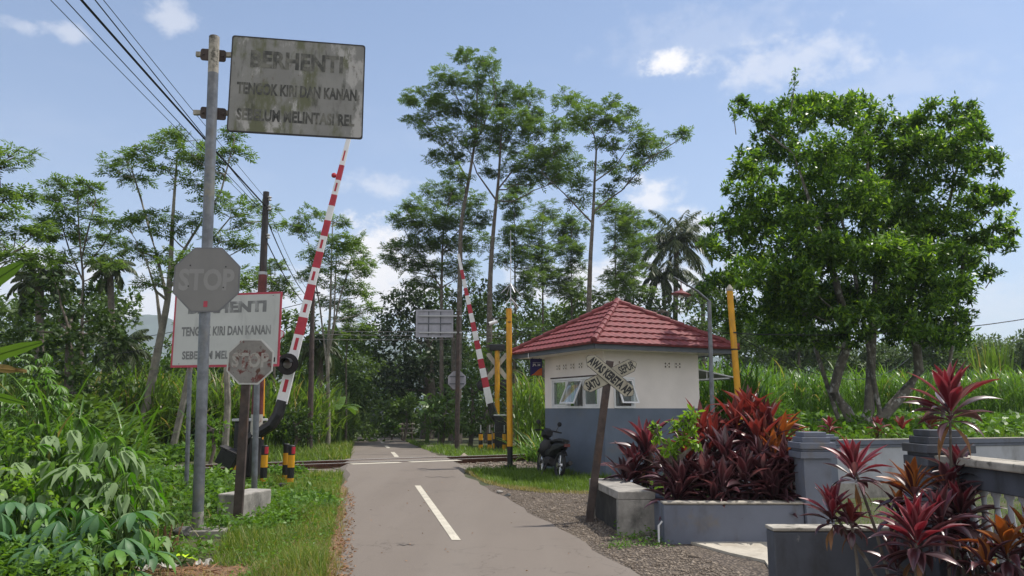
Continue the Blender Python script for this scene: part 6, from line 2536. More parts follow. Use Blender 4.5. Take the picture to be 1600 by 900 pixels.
def build_broad_trees():
    def tree(label, d, px, lst, mat, L, W, per, seed, group=None, base_y=None, r=.16, bark='bark', jit=1.2, m=6, name='broadleaf_tree', cat='tree'):
        rg = rs(seed)
        pads = px_pads(lst, d, rg, 1.0, jit)
        b = P(px, 650, d)
        b.z = zt(d)
        top = P(px + 3, sum(q[1] for q in lst) / len(lst), d)
        stems = [([b - Vector((0, 0, .05)), b.lerp(top, .5) + Vector((.1, 0, 0)), top], [r * 1.2, r, r * .5])]
        return leafy(name, label, cat, b, pads, L, W, per * 2.6, mat, seed, group, m, False, stems, bark)
    # dark trees closing the road
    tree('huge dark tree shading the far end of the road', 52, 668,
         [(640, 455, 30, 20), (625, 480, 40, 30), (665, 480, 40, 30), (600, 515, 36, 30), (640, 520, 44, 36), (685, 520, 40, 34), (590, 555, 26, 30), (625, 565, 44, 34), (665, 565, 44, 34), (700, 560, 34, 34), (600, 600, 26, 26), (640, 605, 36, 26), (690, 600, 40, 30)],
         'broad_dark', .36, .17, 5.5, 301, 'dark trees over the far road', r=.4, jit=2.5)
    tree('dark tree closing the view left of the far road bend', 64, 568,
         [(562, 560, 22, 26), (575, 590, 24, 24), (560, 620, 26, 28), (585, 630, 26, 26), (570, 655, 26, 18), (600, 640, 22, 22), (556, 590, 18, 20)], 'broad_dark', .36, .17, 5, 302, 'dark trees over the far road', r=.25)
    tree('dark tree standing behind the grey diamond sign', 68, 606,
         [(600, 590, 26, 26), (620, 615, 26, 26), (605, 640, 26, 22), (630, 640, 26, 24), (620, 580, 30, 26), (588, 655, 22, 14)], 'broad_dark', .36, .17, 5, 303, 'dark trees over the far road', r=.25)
    # sunlit bushes right of the far road
    tree('sunlit leafy bush over the bamboo rail at the far road', 46, 632, [(628, 635, 18, 14), (642, 625, 16, 12), (615, 650, 14, 9), (635, 650, 14, 8)], 'bush', .3, .14, 16, 304, r=.08, name='leafy_bush', cat='bush', jit=.6)
    tree('green leafy bush at the kerb left of the bamboo rail', 48, 612, [(612, 662, 14, 10), (604, 668, 8, 6), (620, 670, 10, 7)], 'weed', .3, .13, 18, 305, r=.05, name='leafy_bush', cat='bush', jit=.4)
    # thicket right of the road up to the hut
    tree('dark bush between the logs and the brown sign pole', 34, 690, [(675, 640, 26, 24), (695, 660, 22, 20), (665, 668, 18, 14), (700, 625, 24, 22), (715, 660, 18, 22)], 'bush', .28, .12, 10, 306, r=.08, name='leafy_bush', cat='bush', jit=.8)
    tree('tall dark bush right behind the brown sign pole', 36, 735, [(735, 590, 28, 24), (745, 625, 28, 26), (725, 640, 22, 22), (755, 560, 26, 24), (740, 665, 30, 18), (760, 600, 22, 26), (765, 650, 22, 24)], 'bush', .26, .11, 9, 307, r=.1, name='leafy_bush', cat='bush', jit=1)
    tree('leafy tree filling the gap behind the far barrier', 42, 800, [(770, 520, 30, 24), (800, 505, 30, 22), (830, 520, 28, 22), (790, 555, 34, 26), (825, 560, 30, 26), (755, 545, 26, 22), (850, 540, 26, 22), (800, 600, 34, 26), (770, 590, 28, 24)], 'wood', .3, .13, 7, 308, r=.15)
    tree('leafy tree with yellowish crown behind the grey sign back', 46, 705, [(690, 455, 26, 18), (720, 470, 28, 20), (745, 450, 26, 20), (735, 500, 30, 22), (700, 500, 26, 20), (760, 480, 26, 20)], 'wood', .3, .13, 7, 309, r=.15)
    # left thicket
    tree('dark glossy tree at far left below the wispy feathery one', 21.5, 105, [(85, 440, 34, 22), (130, 450, 36, 24), (60, 475, 34, 26), (105, 485, 44, 30), (155, 490, 38, 28), (80, 530, 44, 34), (135, 535, 46, 34), (185, 530, 30, 28), (60, 580, 44, 34), (115, 590, 50, 34), (170, 590, 40, 30), (30, 520, 34, 40)],
         'broad_mid', .2, .1, 13, 310, 'dark trees left of the road', jit=1.5)
    tree('dim green tree behind the leaning trunk, left of the white board', 33, 225, [(200, 540, 34, 20), (240, 560, 36, 22), (205, 585, 38, 24), (250, 600, 34, 24), (275, 570, 26, 22), (180, 620, 36, 24), (225, 630, 40, 24)], 'bush', .24, .11, 9, 311, 'dark trees left of the road')
    tree('green tree behind the white board and the left barrier', 36, 380, [(300, 520, 36, 30), (350, 500, 40, 34), (400, 490, 40, 34), (445, 505, 36, 30), (330, 560, 44, 30), (390, 560, 44, 30), (440, 555, 40, 28), (470, 540, 30, 28), (300, 590, 36, 24), (480, 500, 26, 22), (465, 580, 34, 24)],
         'bush', .26, .12, 7.5, 312, 'dark trees left of the road')
    tree('round dark bush beside the rusty pole at the track', 25.2, 458, [(455, 650, 26, 20), (475, 655, 22, 20), (445, 668, 22, 14), (465, 680, 28, 16), (485, 675, 18, 16)], 'broad_mid', .15, .07, 22, 313, r=.05, name='leafy_bush', cat='bush', jit=.4)
    tree('small leafy bush left of the tilted black box', 20, 330, [(322, 662, 20, 12), (338, 668, 16, 12), (310, 676, 16, 9), (330, 684, 20, 10)], 'weed', .16, .075, 26, 314, r=.04, name='leafy_bush', cat='bush', jit=.3)
    # far right
    far = [(1110, 470, 40, 24), (1150, 490, 44, 26), (1090, 510, 40, 26), (1200, 500, 40, 26), (1140, 530, 46, 24), (1080, 545, 40, 22), (1190, 540, 40, 22)]
    tree('pale green tree behind the leaning yellow pole', 50, 1140, far, 'wood', .34, .15, 6.5, 320, 'trees behind the cane field')
    tree('green tree behind the hut roof peak', 52, 1040, [(1010, 470, 32, 20), (1050, 480, 32, 22), (1000, 500, 30, 22), (1040, 515, 36, 22), (960, 470, 34, 20), (930, 490, 34, 22), (900, 470, 34, 20), (880, 500, 34, 22)], 'wood', .34, .15, 6.5, 321, 'trees behind the cane field')
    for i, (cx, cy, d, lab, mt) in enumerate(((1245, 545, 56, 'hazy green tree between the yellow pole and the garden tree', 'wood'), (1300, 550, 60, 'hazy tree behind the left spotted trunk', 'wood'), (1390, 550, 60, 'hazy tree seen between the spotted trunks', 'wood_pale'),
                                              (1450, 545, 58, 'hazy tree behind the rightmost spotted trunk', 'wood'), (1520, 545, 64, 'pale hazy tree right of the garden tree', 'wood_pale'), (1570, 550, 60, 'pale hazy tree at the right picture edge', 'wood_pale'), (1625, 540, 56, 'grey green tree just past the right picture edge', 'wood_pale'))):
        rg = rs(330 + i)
        lst = [(cx + rg.uniform(-34, 34), cy + rg.uniform(-18, 34), rg.uniform(26, 40), rg.uniform(16, 24)) for _ in range(8)]
        tree(lab, d, cx, lst, mt, .36, .16, 6, 340 + i, 'trees behind the cane field', jit=2)


build_broad_trees()


def build_woodland():
    """the wood closing the view, one mass"""
    rg = rs(400)
    def mass(label, d0, d1, prof, seed, mat='wood', L=.4, W=.18, per=3.2):
        rg = rs(seed)
        parts = []
        for (x0, x1, ytop, ybot) in prof:
            y = ytop
            while y < ybot:
                x = x0
                while x < x1:
                    d = rg.uniform(d0, d1)
                    rx = rg.uniform(26, 44)
                    r = rx * d / F
                    c = P(x + rg.uniform(-14, 14), y + rg.uniform(-8, 12) + 16, d)
                    parts.append(whorls(c, (r, r * .9, r * .7), int(per * r * r * 9), rg, L, W, 6, .4))
                    x += 44
                y += 30
        v, q = merge(parts)
        o = np_mesh('woodland', v, q, M[mat], None, (0, d0, 0))
        props(o, label, 'wood', kind='stuff')
    mass('dark wood closing the view behind the left trees', 40, 48, [(-120, 190, 455, 680), (190, 290, 565, 680), (290, 560, 520, 680)], 401)
    mass('dark wood closing the view between the road and the hut', 56, 66, [(690, 1000, 470, 690), (560, 700, 560, 690)], 402)
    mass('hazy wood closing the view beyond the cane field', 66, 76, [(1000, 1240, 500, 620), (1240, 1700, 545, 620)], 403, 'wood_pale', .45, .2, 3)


build_woodland()


def hills():
    for (y0, pts, nm) in ((1350, [(-400, 505), (-100, 500), (60, 505), (180, 500), (232, 492), (280, 500), (360, 515), (470, 528), (540, 512), (600, 520), (700, 540), (900, 545), (1200, 560), (1500, 560), (1900, 548), (2300, 560)], 'hills'),):
        m = MB()
        row0, row1, row2 = [], [], []
        for i in range(len(pts) - 1):
            for k in range(6):
                u = k / 6
                x = pts[i][0] + (pts[i + 1][0] - pts[i][0]) * u
                su = u * u * (3 - 2 * u)
                y = pts[i][1] + (pts[i + 1][1] - pts[i][1]) * su + 1.5 * math.sin(x * .07) + math.sin(x * .19)
                p = P(x, y, y0)
                row1.append(p)
                row0.append(Vector((p.x * .8, y0 - 260, -2.4)))
                row2.append(Vector((p.x * 1.05, y0 + 100, -2.4)))
        n = len(row1)
        m.add(row0 + row1 + row2, [(j * n + i, j * n + i + 1, (j + 1) * n + i + 1, (j + 1) * n + i) for j in range(2) for i in range(n - 1)])
        props(m.build(nm, M['hill'], smooth=True), kind='structure')


hills()


# ================================================================ palms and bananas
def palm(label, d, cx, cy, base_px, n, Lpx, seed, droop=1.0, group=None, r=.15, mat='palm'):
    rg = rs(seed)
    b = P(base_px, 640, d)
    b.z = zt(d)
    c = P(cx, cy, d)
    t = thing('coconut_palm', label, 'palm tree', b, group)
    m = MB()
    m.tube([b, b.lerp(c, .4) + Vector((.12, 0, 0)), b.lerp(c, .8) + Vector((.05, 0, 0)), c], [r * 1.4, r, r * .9, r * .9], 10)
    m.build('trunk', M['bark'], t, smooth=True)
    parts = []
    ms = MB()
    for i in range(n):
        az = i * 2.39996 + rg.uniform(-.2, .2)
        u = i / (n - 1)
        e0 = R(80 - 95 * u) + rg.normal(0, .08)
        L = Lpx * d / F * rg.uniform(.85, 1.1)
        K = 9
        p = c.copy()
        pts = [p.copy()]
        e = e0
        for k in range(K):
            e = e0 - droop * (0.9 + .5 * u) * ((k + 1) / K) ** 1.4
            e = max(e, -1.45)
            p = p + Vector((math.cos(az) * math.cos(e), math.sin(az) * math.cos(e), math.sin(e))) * (L / K)
            pts.append(p.copy())
        ms.tube(pts, [.03 - .0028 * k for k in range(K + 1)], 4, cap=False)
        A = np.array([list(q) for q in pts])
        ts = np.linspace(.08, .99, 60)
        idx = ts * K
        i0 = np.minimum(idx.astype(int), K - 1)
        f = (idx - i0)[:, None]
        B = A[i0] * (1 - f) + A[i0 + 1] * f
        T = unit(A[i0 + 1] - A[i0])
        S = np.tile(np.array([-math.sin(az), math.cos(az), 0.0]), (len(ts), 1))
        ll = L * .30 * np.sin(np.pi * (ts * .82 + .15)) + .05
        for sg in (-1, 1):
            D = T * .5 + S * sg * .6 - np.array([0, 0, .75]) + rg.normal(size=(len(ts), 3)) * .1
            parts.append(diamonds(B, D, ll, .06 + ll * .03, rg, .0))
    ms.build('frond_rib', M['bush'], t)
    v, q = merge(parts)
    np_mesh('fronds', v, q, M[mat], t)
    return t


palm('tall coconut palm against the clouds right of the hut roof peak', 56, 1057, 378, 1046, 24, 78, 501, 1.25, r=.2)
palm('shorter coconut palm with hanging fronds left of the lamp shade', 54, 1036, 432, 1042, 18, 56, 502, 1.9, r=.14)
palm('coconut palm half hidden behind the leaning yellow pole', 60, 1098, 452, 1094, 18, 52, 503, 1.5, r=.18)
palm('coconut palm rising from the dark trees at far left', 27, 62, 440, 58, 18, 64, 504, 1.5)
palm('small palm with dry fronds left of the leaning pale trunk', 30, 190, 545, 192, 16, 62, 505, 1.4)
palm('dark palm above the white warning board', 34, 172, 420, 176, 16, 48, 507, 1.6)
palm('palm with drooping fronds right of the barrier disc', 32, 498, 545, 500, 16, 48, 506, 1.7)


def banana_leaf(m, pts, w, ripple, rg, fold=.22, tilt=0.0):
    """pts: midrib"""
    n = len(pts)
    rows = []
    for i, p in enumerate(pts):
        t = i / (n - 1)
        tg = (pts[min(i + 1, n - 1)] - pts[max(i - 1, 0)]).normalized()
        s = tg.cross(Vector((0, 0, 1)))
        if s.length < .05:
            s = Vector((0, 1, 0))
        s.normalize()
        s = Matrix.Rotation(tilt, 3, tg) @ s
        up = s.cross(tg)
        ww = w * min(1, math.sin(PI * min(1, t * .94 + .045)) ** .6)
        rip = ripple * math.sin(i * 2.1)
        rows.append([p + s * ww + up * (fold * ww * .3 - .25 * ww * ww + rip), p + s * ww * .5 + up * fold * ww * .5, p, p - s * ww * .5 + up * fold * ww * .5, p - s * ww + up * (fold * ww * .3 - .25 * ww * ww - rip)])
    m.add([q for r in rows for q in r], [(i * 5 + j, i * 5 + j + 1, (i + 1) * 5 + j + 1, (i + 1) * 5 + j) for i in range(n - 1) for j in range(4)])


def banana(label, base, leaves, group=None, w=.22, trunk=True, h=1.6, tilt=0.0):
    t = thing('banana_plant', label, 'banana plant', base, group)
    rg = rs(int(abs(base[0] * 100)) + 3)
    b = Vector(base)
    m = MB()
    m.tube([b, b + Vector((0.03, 0, h * .5)), b + Vector((0, 0, h))], [.11, .095, .06], 10)
    m.build('stem', M['bush'], t, smooth=True)
    for pts, ww, mt in leaves:
        m = MB()
        fine = []
        N = 22
        for k in range(N + 1):
            u = k / N * (len(pts) - 1)
            i = min(int(u), len(pts) - 2)
            f = u - i
            p0, p1, p2, p3 = pts[max(i - 1, 0)], pts[i], pts[i + 1], pts[min(i + 2, len(pts) - 1)]
            fine.append(.5 * ((2 * p1) + (p2 - p0) * f + (2 * p0 - 5 * p1 + 4 * p2 - p3) * f * f + (3 * p1 - p0 - 3 * p2 + p3) * f ** 3))
        banana_leaf(m, fine, ww, .012, rg, tilt=tilt)
        m.tube(fine, [.016 - .0005 * k for k in range(N + 1)], 5)
        m.build('leaf', M[mt], t, smooth=True)
    return t


def build_bananas():
    Y = 7.9
    b = Vector((P(-150, 700, Y).x, Y, 0))
    top = b + Vector((0, 0, 1.55))
    lv = []
    for pp, w, mt in (([(-150, 620), (-90, 520), (-30, 455), (36, 410)], .115, 'banana'), ([(-150, 640), (-90, 590), (-20, 560), (66, 535)], .10, 'banana'),
                      ([(-150, 640), (-100, 590), (-40, 574), (42, 580)], .075, 'banana_dry'), ([(-150, 640), (-100, 612), (-40, 612), (44, 632)], .08, 'banana')):
        lv.append(([P(x, y, Y + (i * .12 if mt == 'banana' else i * .05)) for i, (x, y) in enumerate(pp)], w, mt))
    banana('banana plant pushing broad leaves in from the left picture edge', b, lv, tilt=R(-52))
    for i, (px, d, lab) in enumerate(((530, 34, 'banana plant in the tall grass at the left road edge'), (668, 40, 'banana plant in the dark bushes behind the grey octagon'), (690, 36, 'banana plant behind the logs beyond the track'), (1440, 52, 'banana plant at the far edge of the cane field'))):
        rg = rs(520 + i)
        z = zt(d) if px < 1000 else 1.2
        c = P(px, 640, d)
        c.z = z
        lv = []
        for k in range(7):
            az = k * 2.4 + rg.uniform(-.3, .3)
            e = rg.uniform(.5, 1.2)
            L = rg.uniform(1.1, 1.6)
            p = c + Vector((0, 0, 1.5))
            pts = [p]
            for j in range(4):
                ee = e - .75 * j / 3 * 1.6
                p = p + Vector((math.cos(az) * math.cos(ee), math.sin(az) * math.cos(ee), math.sin(ee))) * L / 4
                pts.append(p)
            lv.append((pts, .2, 'banana'))
        banana(lab, c, lv, 'banana plants beyond the track')


build_bananas()


# ================================================================ cane, grass, weeds
BLADE = (0.75, 1.0, 0.9, 0.7, 0.08)


def cane(label, pts, zb, h, seed, mat, nl=9, L=(0.8, 1.3), W=.045, name='sugarcane'):
    rg = rs(seed)
    n = len(pts)
    hh = h * rg.uniform(.75, 1.12, n)
    b = np.concatenate([pts, zb[:, None]], 1)
    bb = np.repeat(b, nl, 0)
    k = np.tile((np.arange(nl) + .5) / nl, n)
    bb[:, 2] += np.repeat(hh, nl) * (0.12 + .78 * k) * .8
    N = len(bb)
    bb[:, :2] += rg.normal(size=(N, 2)) * .09
    az = rg.uniform(0, 2 * PI, N)
    e0 = R(62) + k * R(18) + rg.normal(0, .12, N)
    e1 = e0 - rg.uniform(.6, 2.1, N)
    LL = rg.uniform(L[0], L[1], N)
    v, q = blades(bb, az, e0, e1, LL, W * rg.uniform(.7, 1.2, N), BLADE)
    # stalks
    sv, sq = blades(b, rg.uniform(0, 6, n), np.full(n, R(88)), np.full(n, R(84)), hh * .85, np.full(n, .04), (1, 1, .9, .8))
    v, q = merge([(v, q), (sv, sq)])
    o = np_mesh(name, v, q, M[mat], None, (float(pts[:, 0].mean()), float(pts[:, 1].min()), 0))
    return props(o, label, 'tall grass', kind='stuff')


def build_cane():
    rg = rs(600)
    # field on the raised ground behind the wall
    p1 = scatter([(6.3, 26.5), (30, 27.5), (60, 40), (60, 46), (8.5, 46)], 3600, rg, near=.9)
    zb = np.where(p1[:, 1] < 34, 1.1, 1.2)
    cane('bright green cane field beyond the grey garden wall', p1, zb, 1.75, 601, 'cane', 9, (.7, 1.15), .04)
    p1b = scatter([(4.3, 20.5), (6.5, 20.5), (9, 26), (9, 31), (6, 31)], 330, rg)
    cane('bright green cane growing close behind the right flank of the hut', p1b, np.full(len(p1b), .75), 1.9, 606, 'cane', 9)
    # by the track, left of the hut
    p2 = scatter([(0.1, 26.5), (7, 29.5), (8, 36), (0.4, 36)], 620, rg)
    cane('cane standing beyond the track left of the hut', p2, ZT(p2[:, 1]) + 0, 2.9, 602, 'cane_dark', 9, (0.9, 1.5), .055)
    # left of the road beyond the track
    p3 = scatter([(-17.5, 23.5), (-10.5, 24.5), (-7.6, 27.5), (-8.4, 36), (-24, 36), (-22, 23.5)], 2100, rg, near=.5)
    cane('tall dark cane left of the road beyond the track', p3, ZT(p3[:, 1]) + 0, 2.7, 603, 'cane_dark', 9, (0.9, 1.5), .055)
    p4 = scatter([(-8.0, 27.5), (-6.9, 28), (-8.3, 40), (-10.2, 52), (-13, 52), (-10.5, 38)], 700, rg)
    cane('tall grass leaning over the left edge of the far road', p4, ZT(p4[:, 1]) + 0, 2.6, 604, 'cane_dark', 9, (0.9, 1.5), .055)
    # clump of long arching blades at the left
    n = 230
    rg = rs(610)
    c = P(95, 700, 9.9)
    b = np.stack([c.x + rg.normal(0, .42, n), c.y + rg.normal(0, .4, n), rg.uniform(.3, .75, n)], 1)
    az = rg.uniform(0, 2 * PI, n)
    e0 = rg.uniform(R(58), R(86), n)
    v, q = blades(b, az, e0, e0 - rg.uniform(.6, 2.2, n), rg.uniform(.8, 1.75, n), rg.uniform(.022, .04, n), (.6, .9, 1, .95, .8, .55, .05), .35)
    props(np_mesh('reed_clump', v, q, M['cane'], None, (c.x, c.y, 0)), 'clump of long arching bright blades behind the big leaved shrubs', 'reed clump')
    n = 260
    c = P(850, 700, 21.7)
    b = np.stack([c.x + rg.normal(0, .28, n), c.y + rg.normal(0, .3, n), np.zeros(n)], 1)
    az = rg.uniform(0, 2 * PI, n)
    e0 = rg.uniform(R(50), R(86), n)
    v, q = blades(b, az, e0, e0 - rg.uniform(.6, 1.8, n), rg.uniform(.6, 1.35, n), rg.uniform(.025, .04, n), (.6, .9, 1, .8, .05), .3)
    props(np_mesh('grass_tuft', v, q, M['cane'], None, (c.x, c.y, 0)), 'bright grass tuft at the left wall of the hut beyond the track', 'grass tuft')
    n = 220
    c = P(1553, 600, 40)
    b = np.stack([c.x + rg.normal(0, .3, n), c.y + rg.normal(0, .3, n), np.full(n, 1.2)], 1)
    az = rg.uniform(0, 2 * PI, n)
    e0 = rg.uniform(R(76), R(89), n)
    v, q = blades(b, az, e0, e0 - rg.uniform(.0, .3, n), rg.uniform(2.6, 4.0, n), rg.uniform(.06, .1, n), (.8, 1, 1, .8, .1), .2)
    props(np_mesh('grass_tuft', v, q, M['cane_dark'], None, (c.x, c.y, 1.2)), 'stiff upright green clump standing above the cane at far right', 'grass clump')


build_cane()


def grass_patch(name, label, poly, n, h, mat, seed, w=.007, near=0.0, zfun=None, lean=.6, cat='grass'):
    rg = rs(seed)
    p = scatter(poly, n, rg, near)
    n = len(p)
    d = np.maximum(p[:, 1], 5)
    z = ZT(p[:, 1]) if zfun is None else zfun(p)
    b = np.concatenate([p, z[:, None]], 1)
    e0 = rg.uniform(R(48), R(88), n)
    clump = .6 + .45 * np.sin(p[:, 0] * 3.1 + 1) * np.sin(p[:, 1] * 2.7) + .25 * np.sin(p[:, 0] * 7.3) * np.sin(p[:, 1] * 6.1 + 2) + rg.uniform(-.3, .5, n) 
    L = h * np.clip(clump, .3, 1.6)
    v, q = blades(b, rg.uniform(0, 2 * PI, n), e0, e0 - rg.uniform(.1, 1.3, n) * lean * 1.5, L, w * np.clip(d / 9, .8, 3.0) * rg.uniform(.7, 1.3, n), (1, .85, .05))
    return props(np_mesh(name, v, q, M[mat], None, (float(p[:, 0].mean()), float(p[:, 1].min()), 0)), label, cat, kind='stuff')


def leaf_cover(name, label, poly, n, hmax, L, W, mat, seed, near=0.0, zfun=None, per=7, oval=False):
    rg = rs(seed)
    p = scatter(poly, n, rg, near)
    n = len(p)
    z = ZT(p[:, 1]) if zfun is None else zfun(p)
    hh = hmax * (rg.random(n) ** 1.3) * np.clip(.75 + .45 * np.sin(p[:, 0] * 1.3) * np.sin(p[:, 1] * 1.1 + 2), .25, 1.2)
    T = np.concatenate([p, (z + hh)[:, None]], 1)
    b = np.repeat(T, per, 0)
    N = len(b)
    b = b + rg.normal(size=(N, 3)) * np.array([.05, .05, .03])
    az = rg.uniform(0, 2 * PI, N)
    el = rg.normal(.15, .45, N)
    D = np.stack([np.cos(az) * np.cos(el), np.sin(az) * np.cos(el), np.sin(el)], 1)
    k = rg.uniform(.6, 1.25, N) * np.repeat(np.clip(p[:, 1] / 11, .75, 1.6), per)
    v, q = (ovals if oval else diamonds)(b, D, L * k, W * k, rg)
    return props(np_mesh(name, v, q, M[mat], None, (float(p[:, 0].mean()), float(p[:, 1].min()), 0)), label, 'ground cover', kind='stuff')


def build_verges():
    def edge(y, off):
        return (xl(y) + off, y)
    L = [edge(y, -.12) for y in (5.5, 8, 10, 12, 14, 16, 18.2)]
    inner = [(-6.2, 17.0), (-4.6, 13), (-3.4, 9.5), (-2.7, 7.0), (-2.6, 5.5)]
    grass_patch('grass', 'yellowish green grass along the left road edge', L + inner, 30000, .19, 'grass', 700, .0065, .7)
    grass_patch('grass', 'dry straw coloured grass fringe at the left road edge', [edge(y, .02) for y in (5.5, 8, 10, 12, 15)] + [edge(y, -.55) for y in (15, 12, 10, 8)] + [(-2.6, 5.5)], 3200, .15, 'drygrass', 701, .006, .7)
    weeds = [(-2.9, 6.2), (-3.0, 8), (-3.6, 10), (-4.6, 13), (-5.6, 16), (-8, 16.5), (-14, 18), (-14, 12), (-9, 8), (-7, 6.2)]
    leaf_cover('weeds', 'low broad leaved weeds between the signs and the thicket', weeds, 9000, .38, .095, .05, 'weed', 702, .5)
    leaf_cover('weeds', 'low weeds around the concrete block and bollards', [(-3.0, 9.3), (-2.6, 12), (-3.8, 15), (-6, 16.5), (-5, 12.5), (-3.6, 9.5)], 1900, .17, .075, .042, 'weed', 703, .2)
    grass_patch('grass', 'longer grass mixed with the weeds on the left', weeds, 9000, .38, 'grass', 704, .008, .4)
    leaf_cover('weeds', 'small weeds scattered through the left verge grass', [(-2.3, 6.6), (-1.9, 8), (-2.6, 12), (-3.6, 16), (-4.6, 16), (-3.7, 12), (-2.9, 8.5)], 420, .16, .06, .032, 'weed', 716, .4)
    grass_patch('grass', 'thin straw coloured grass on the bare ground by the rubbish', [(-2.75, 5.6), (-1.9, 5.6), (-1.85, 7.2), (-2.6, 7.4)], 1500, .16, 'drygrass', 717, .006)
    leaf_cover('weeds', 'weeds half hiding the left rails', [(-4.9, 17.9), (-4.5, 17.4), (-9, 14.9), (-9.5, 16.3)], 700, .3, .085, .045, 'weed', 718)
    # weeds between weeds and cane, beyond the track
    leaf_cover('weeds', 'weeds along the left side of the track', [(-22, 17), (-9, 18.2), (-9, 24), (-24, 24)], 5200, .5, .13, .065, 'weed', 705)
    grass_patch('grass', 'bright grass beyond the track left of the road', [(-20, 23), (-6.0, 22.0), (-5.3, 22.6), (-6.2, 27), (-8, 30), (-20, 26)], 9000, .38, 'lawn', 706, .008)
    grass_patch('grass', 'grass along the left edge of the far road', [(-5.6, 24), (-7.4, 32), (-9.7, 44), (-12.8, 60), (-13.6, 60), (-10.8, 44), (-8.6, 32), (-7.2, 26)], 5000, .3, 'grass', 707, .008)
    grass_patch('grass', 'bright grass strip beyond the track right of the road', [(-1.4, 22.6), (6, 26.6), (6, 30), (-1.5, 30), (-4.0, 36), (-6.3, 46), (-5.6, 42), (-3.3, 30)], 9000, .26, 'lawn', 708, .008)
    grass_patch('grass', 'grass edging the left of the road just beyond the track', [edge(y, .02) for y in (22.6, 25, 28, 31, 34, 38)] + [edge(y, -1.5) for y in (38, 34, 31, 28, 25, 22.6)], 6000, .3, 'grass', 719, .008)
    # right: strip before the hut
    st = [G(722, 733), G(760, 753), G(800, 763), G(850, 768), G(905, 770), G(1000, 765), G(1030, 768)]
    st = [(p.x, p.y) for p in st] + [(3.4, 12.8), (4.2, 16.5), (2.0, 16.7), (0.9, 18.8), (-0.5, 19.2), (-1.4, 19.6)]
    grass_patch('grass', 'bright short grass strip between the gravel and the hut', st, 20000, .17, 'lawn', 709, .0065)
    grass_patch('grass', 'dry fringe of grass at the gravel edge before the hut', [(p[0], p[1] - .35) for p in st[:6]] + [(p[0], p[1] + .12) for p in reversed(st[:6])], 2600, .09, 'drygrass', 710, .006)
    # garden yard and planter
    grass_patch('grass', 'short lawn in the yard behind the drive', [(3.8, 6.6), (9, 8), (9, 14), (4.6, 12.8), (3.8, 12)], 9000, .07, 'lawn', 711, .006)
    zf = lambda p: np.interp(p[:, 1] - .25 * (p[:, 0] - 5), [13.6, 16, 20, 26, 34], [.72, .9, .98, 1.15, 1.25])
    grass_patch('grass', 'bright grass bank between the garden wall and the cane', [(5.0, 13.7), (14, 16.2), (26, 20), (34, 27), (6.5, 26.5)], 20000, .3, 'lawn', 712, .008, .4, zf)
    leaf_cover('weeds', 'weeds on the grass bank behind the garden wall', [(5.0, 14), (14, 16.4), (26, 20), (34, 27), (6.5, 26.5)], 2600, .35, .13, .06, 'weed', 713, .4, zf)
    leaf_cover('weeds', 'scattered weeds at the foot of the bench block and planter', [(1.2, 9.0), (1.7, 8.9), (1.75, 9.2), (1.9, 12), (1.75, 12)], 160, .12, .05, .03, 'weed', 714)
    leaf_cover('weeds', 'tufts of weeds sprouting at the gravel edge', [(0.9, 8.6), (1.7, 8.7), (1.8, 8.86), (1.3, 8.95)], 60, .07, .045, .025, 'weed', 715)
    # loose stones
    def stones(label, poly, n, size, seed, mat='stone', near=.6, z=0.006):
        rg = rs(seed)
        p = scatter(poly, n, rg, near)
        n = len(p)
        s = size * rg.lognormal(0, .4, n)
        o = np.array([[1, 0, 0], [0, 1, 0], [-1, 0, 0], [0, -1, 0], [0, 0, .7], [0, 0, -.5]])
        v = o[None] * (1 + rg.normal(0, .25, (n, 6, 1)))
        a = rg.uniform(0, 6.3, n)
        ca, sa = np.cos(a)[:, None], np.sin(a)[:, None]
        x = v[..., 0] * ca - v[..., 1] * sa
        y = (v[..., 0] * sa + v[..., 1] * ca) * rg.uniform(.6, 1, n)[:, None]
        V = np.stack([p[:, :1] + x * s[:, None], p[:, 1:] + y * s[:, None], z + v[..., 2] * s[:, None] * .8], -1).reshape(-1, 3)
        f = np.array([[0, 1, 4], [1, 2, 4], [2, 3, 4], [3, 0, 4], [1, 0, 5], [2, 1, 5], [3, 2, 5], [0, 3, 5]])
        q = (np.arange(n)[:, None, None] * 6 + f[None]).reshape(-1, 3)
        props(np_mesh('pebbles', V, q, M[mat], None, (float(p[:, 0].mean()), float(p[:, 1].min()), 0)), label, 'gravel', kind='stuff')
    gp = [(1.55, 4.8), G(1000, 898), G(902, 842), G(812, 790), G(770, 766), G(800, 757), G(850, 764), G(905, 768), G(990, 772), (1.75, 11), (1.75, 8.8), (2.1, 7.4), (2.2, 5.0)]
    stones('brown gravel stones on the forecourt beside the road', gp, 14000, .012, 720)
    tb = [TO + TD * s + TN * o for s, o in ((1.6, -1.5), (8, -1.5), (8, 2.5), (1.2, 2.5))]
    stones('pale ballast stones along the right track', tb, 3800, .032, 721, z=.055, near=0)
    tb = [TO + TD * s + TN * o for s, o in ((-12, -1.3), (-2.6, -1.3), (-2.2, 2.5), (-12, 2.5))]
    stones('ballast stones along the left track', tb, 2400, .032, 722, z=.055, near=0)
    for i, (x, y, s, lab) in enumerate(((781, 771, .055, 'pale stone at the edge of the asphalt by the gravel'), (793, 776, .05, 'dark stone at the asphalt edge right of the pale one'), (1215, 866, .03, 'small clod lying on the concrete drive'), (1012, 843, .035, 'stone at the foot of the bench block'))):
        c = G(x, y)
        rock(lab, c + Vector((0, 0, s * .4)), (s * 1.3, s, s * .8), M['concrete'] if i in (0, 3) else M['darkconcrete'], 40 + i)
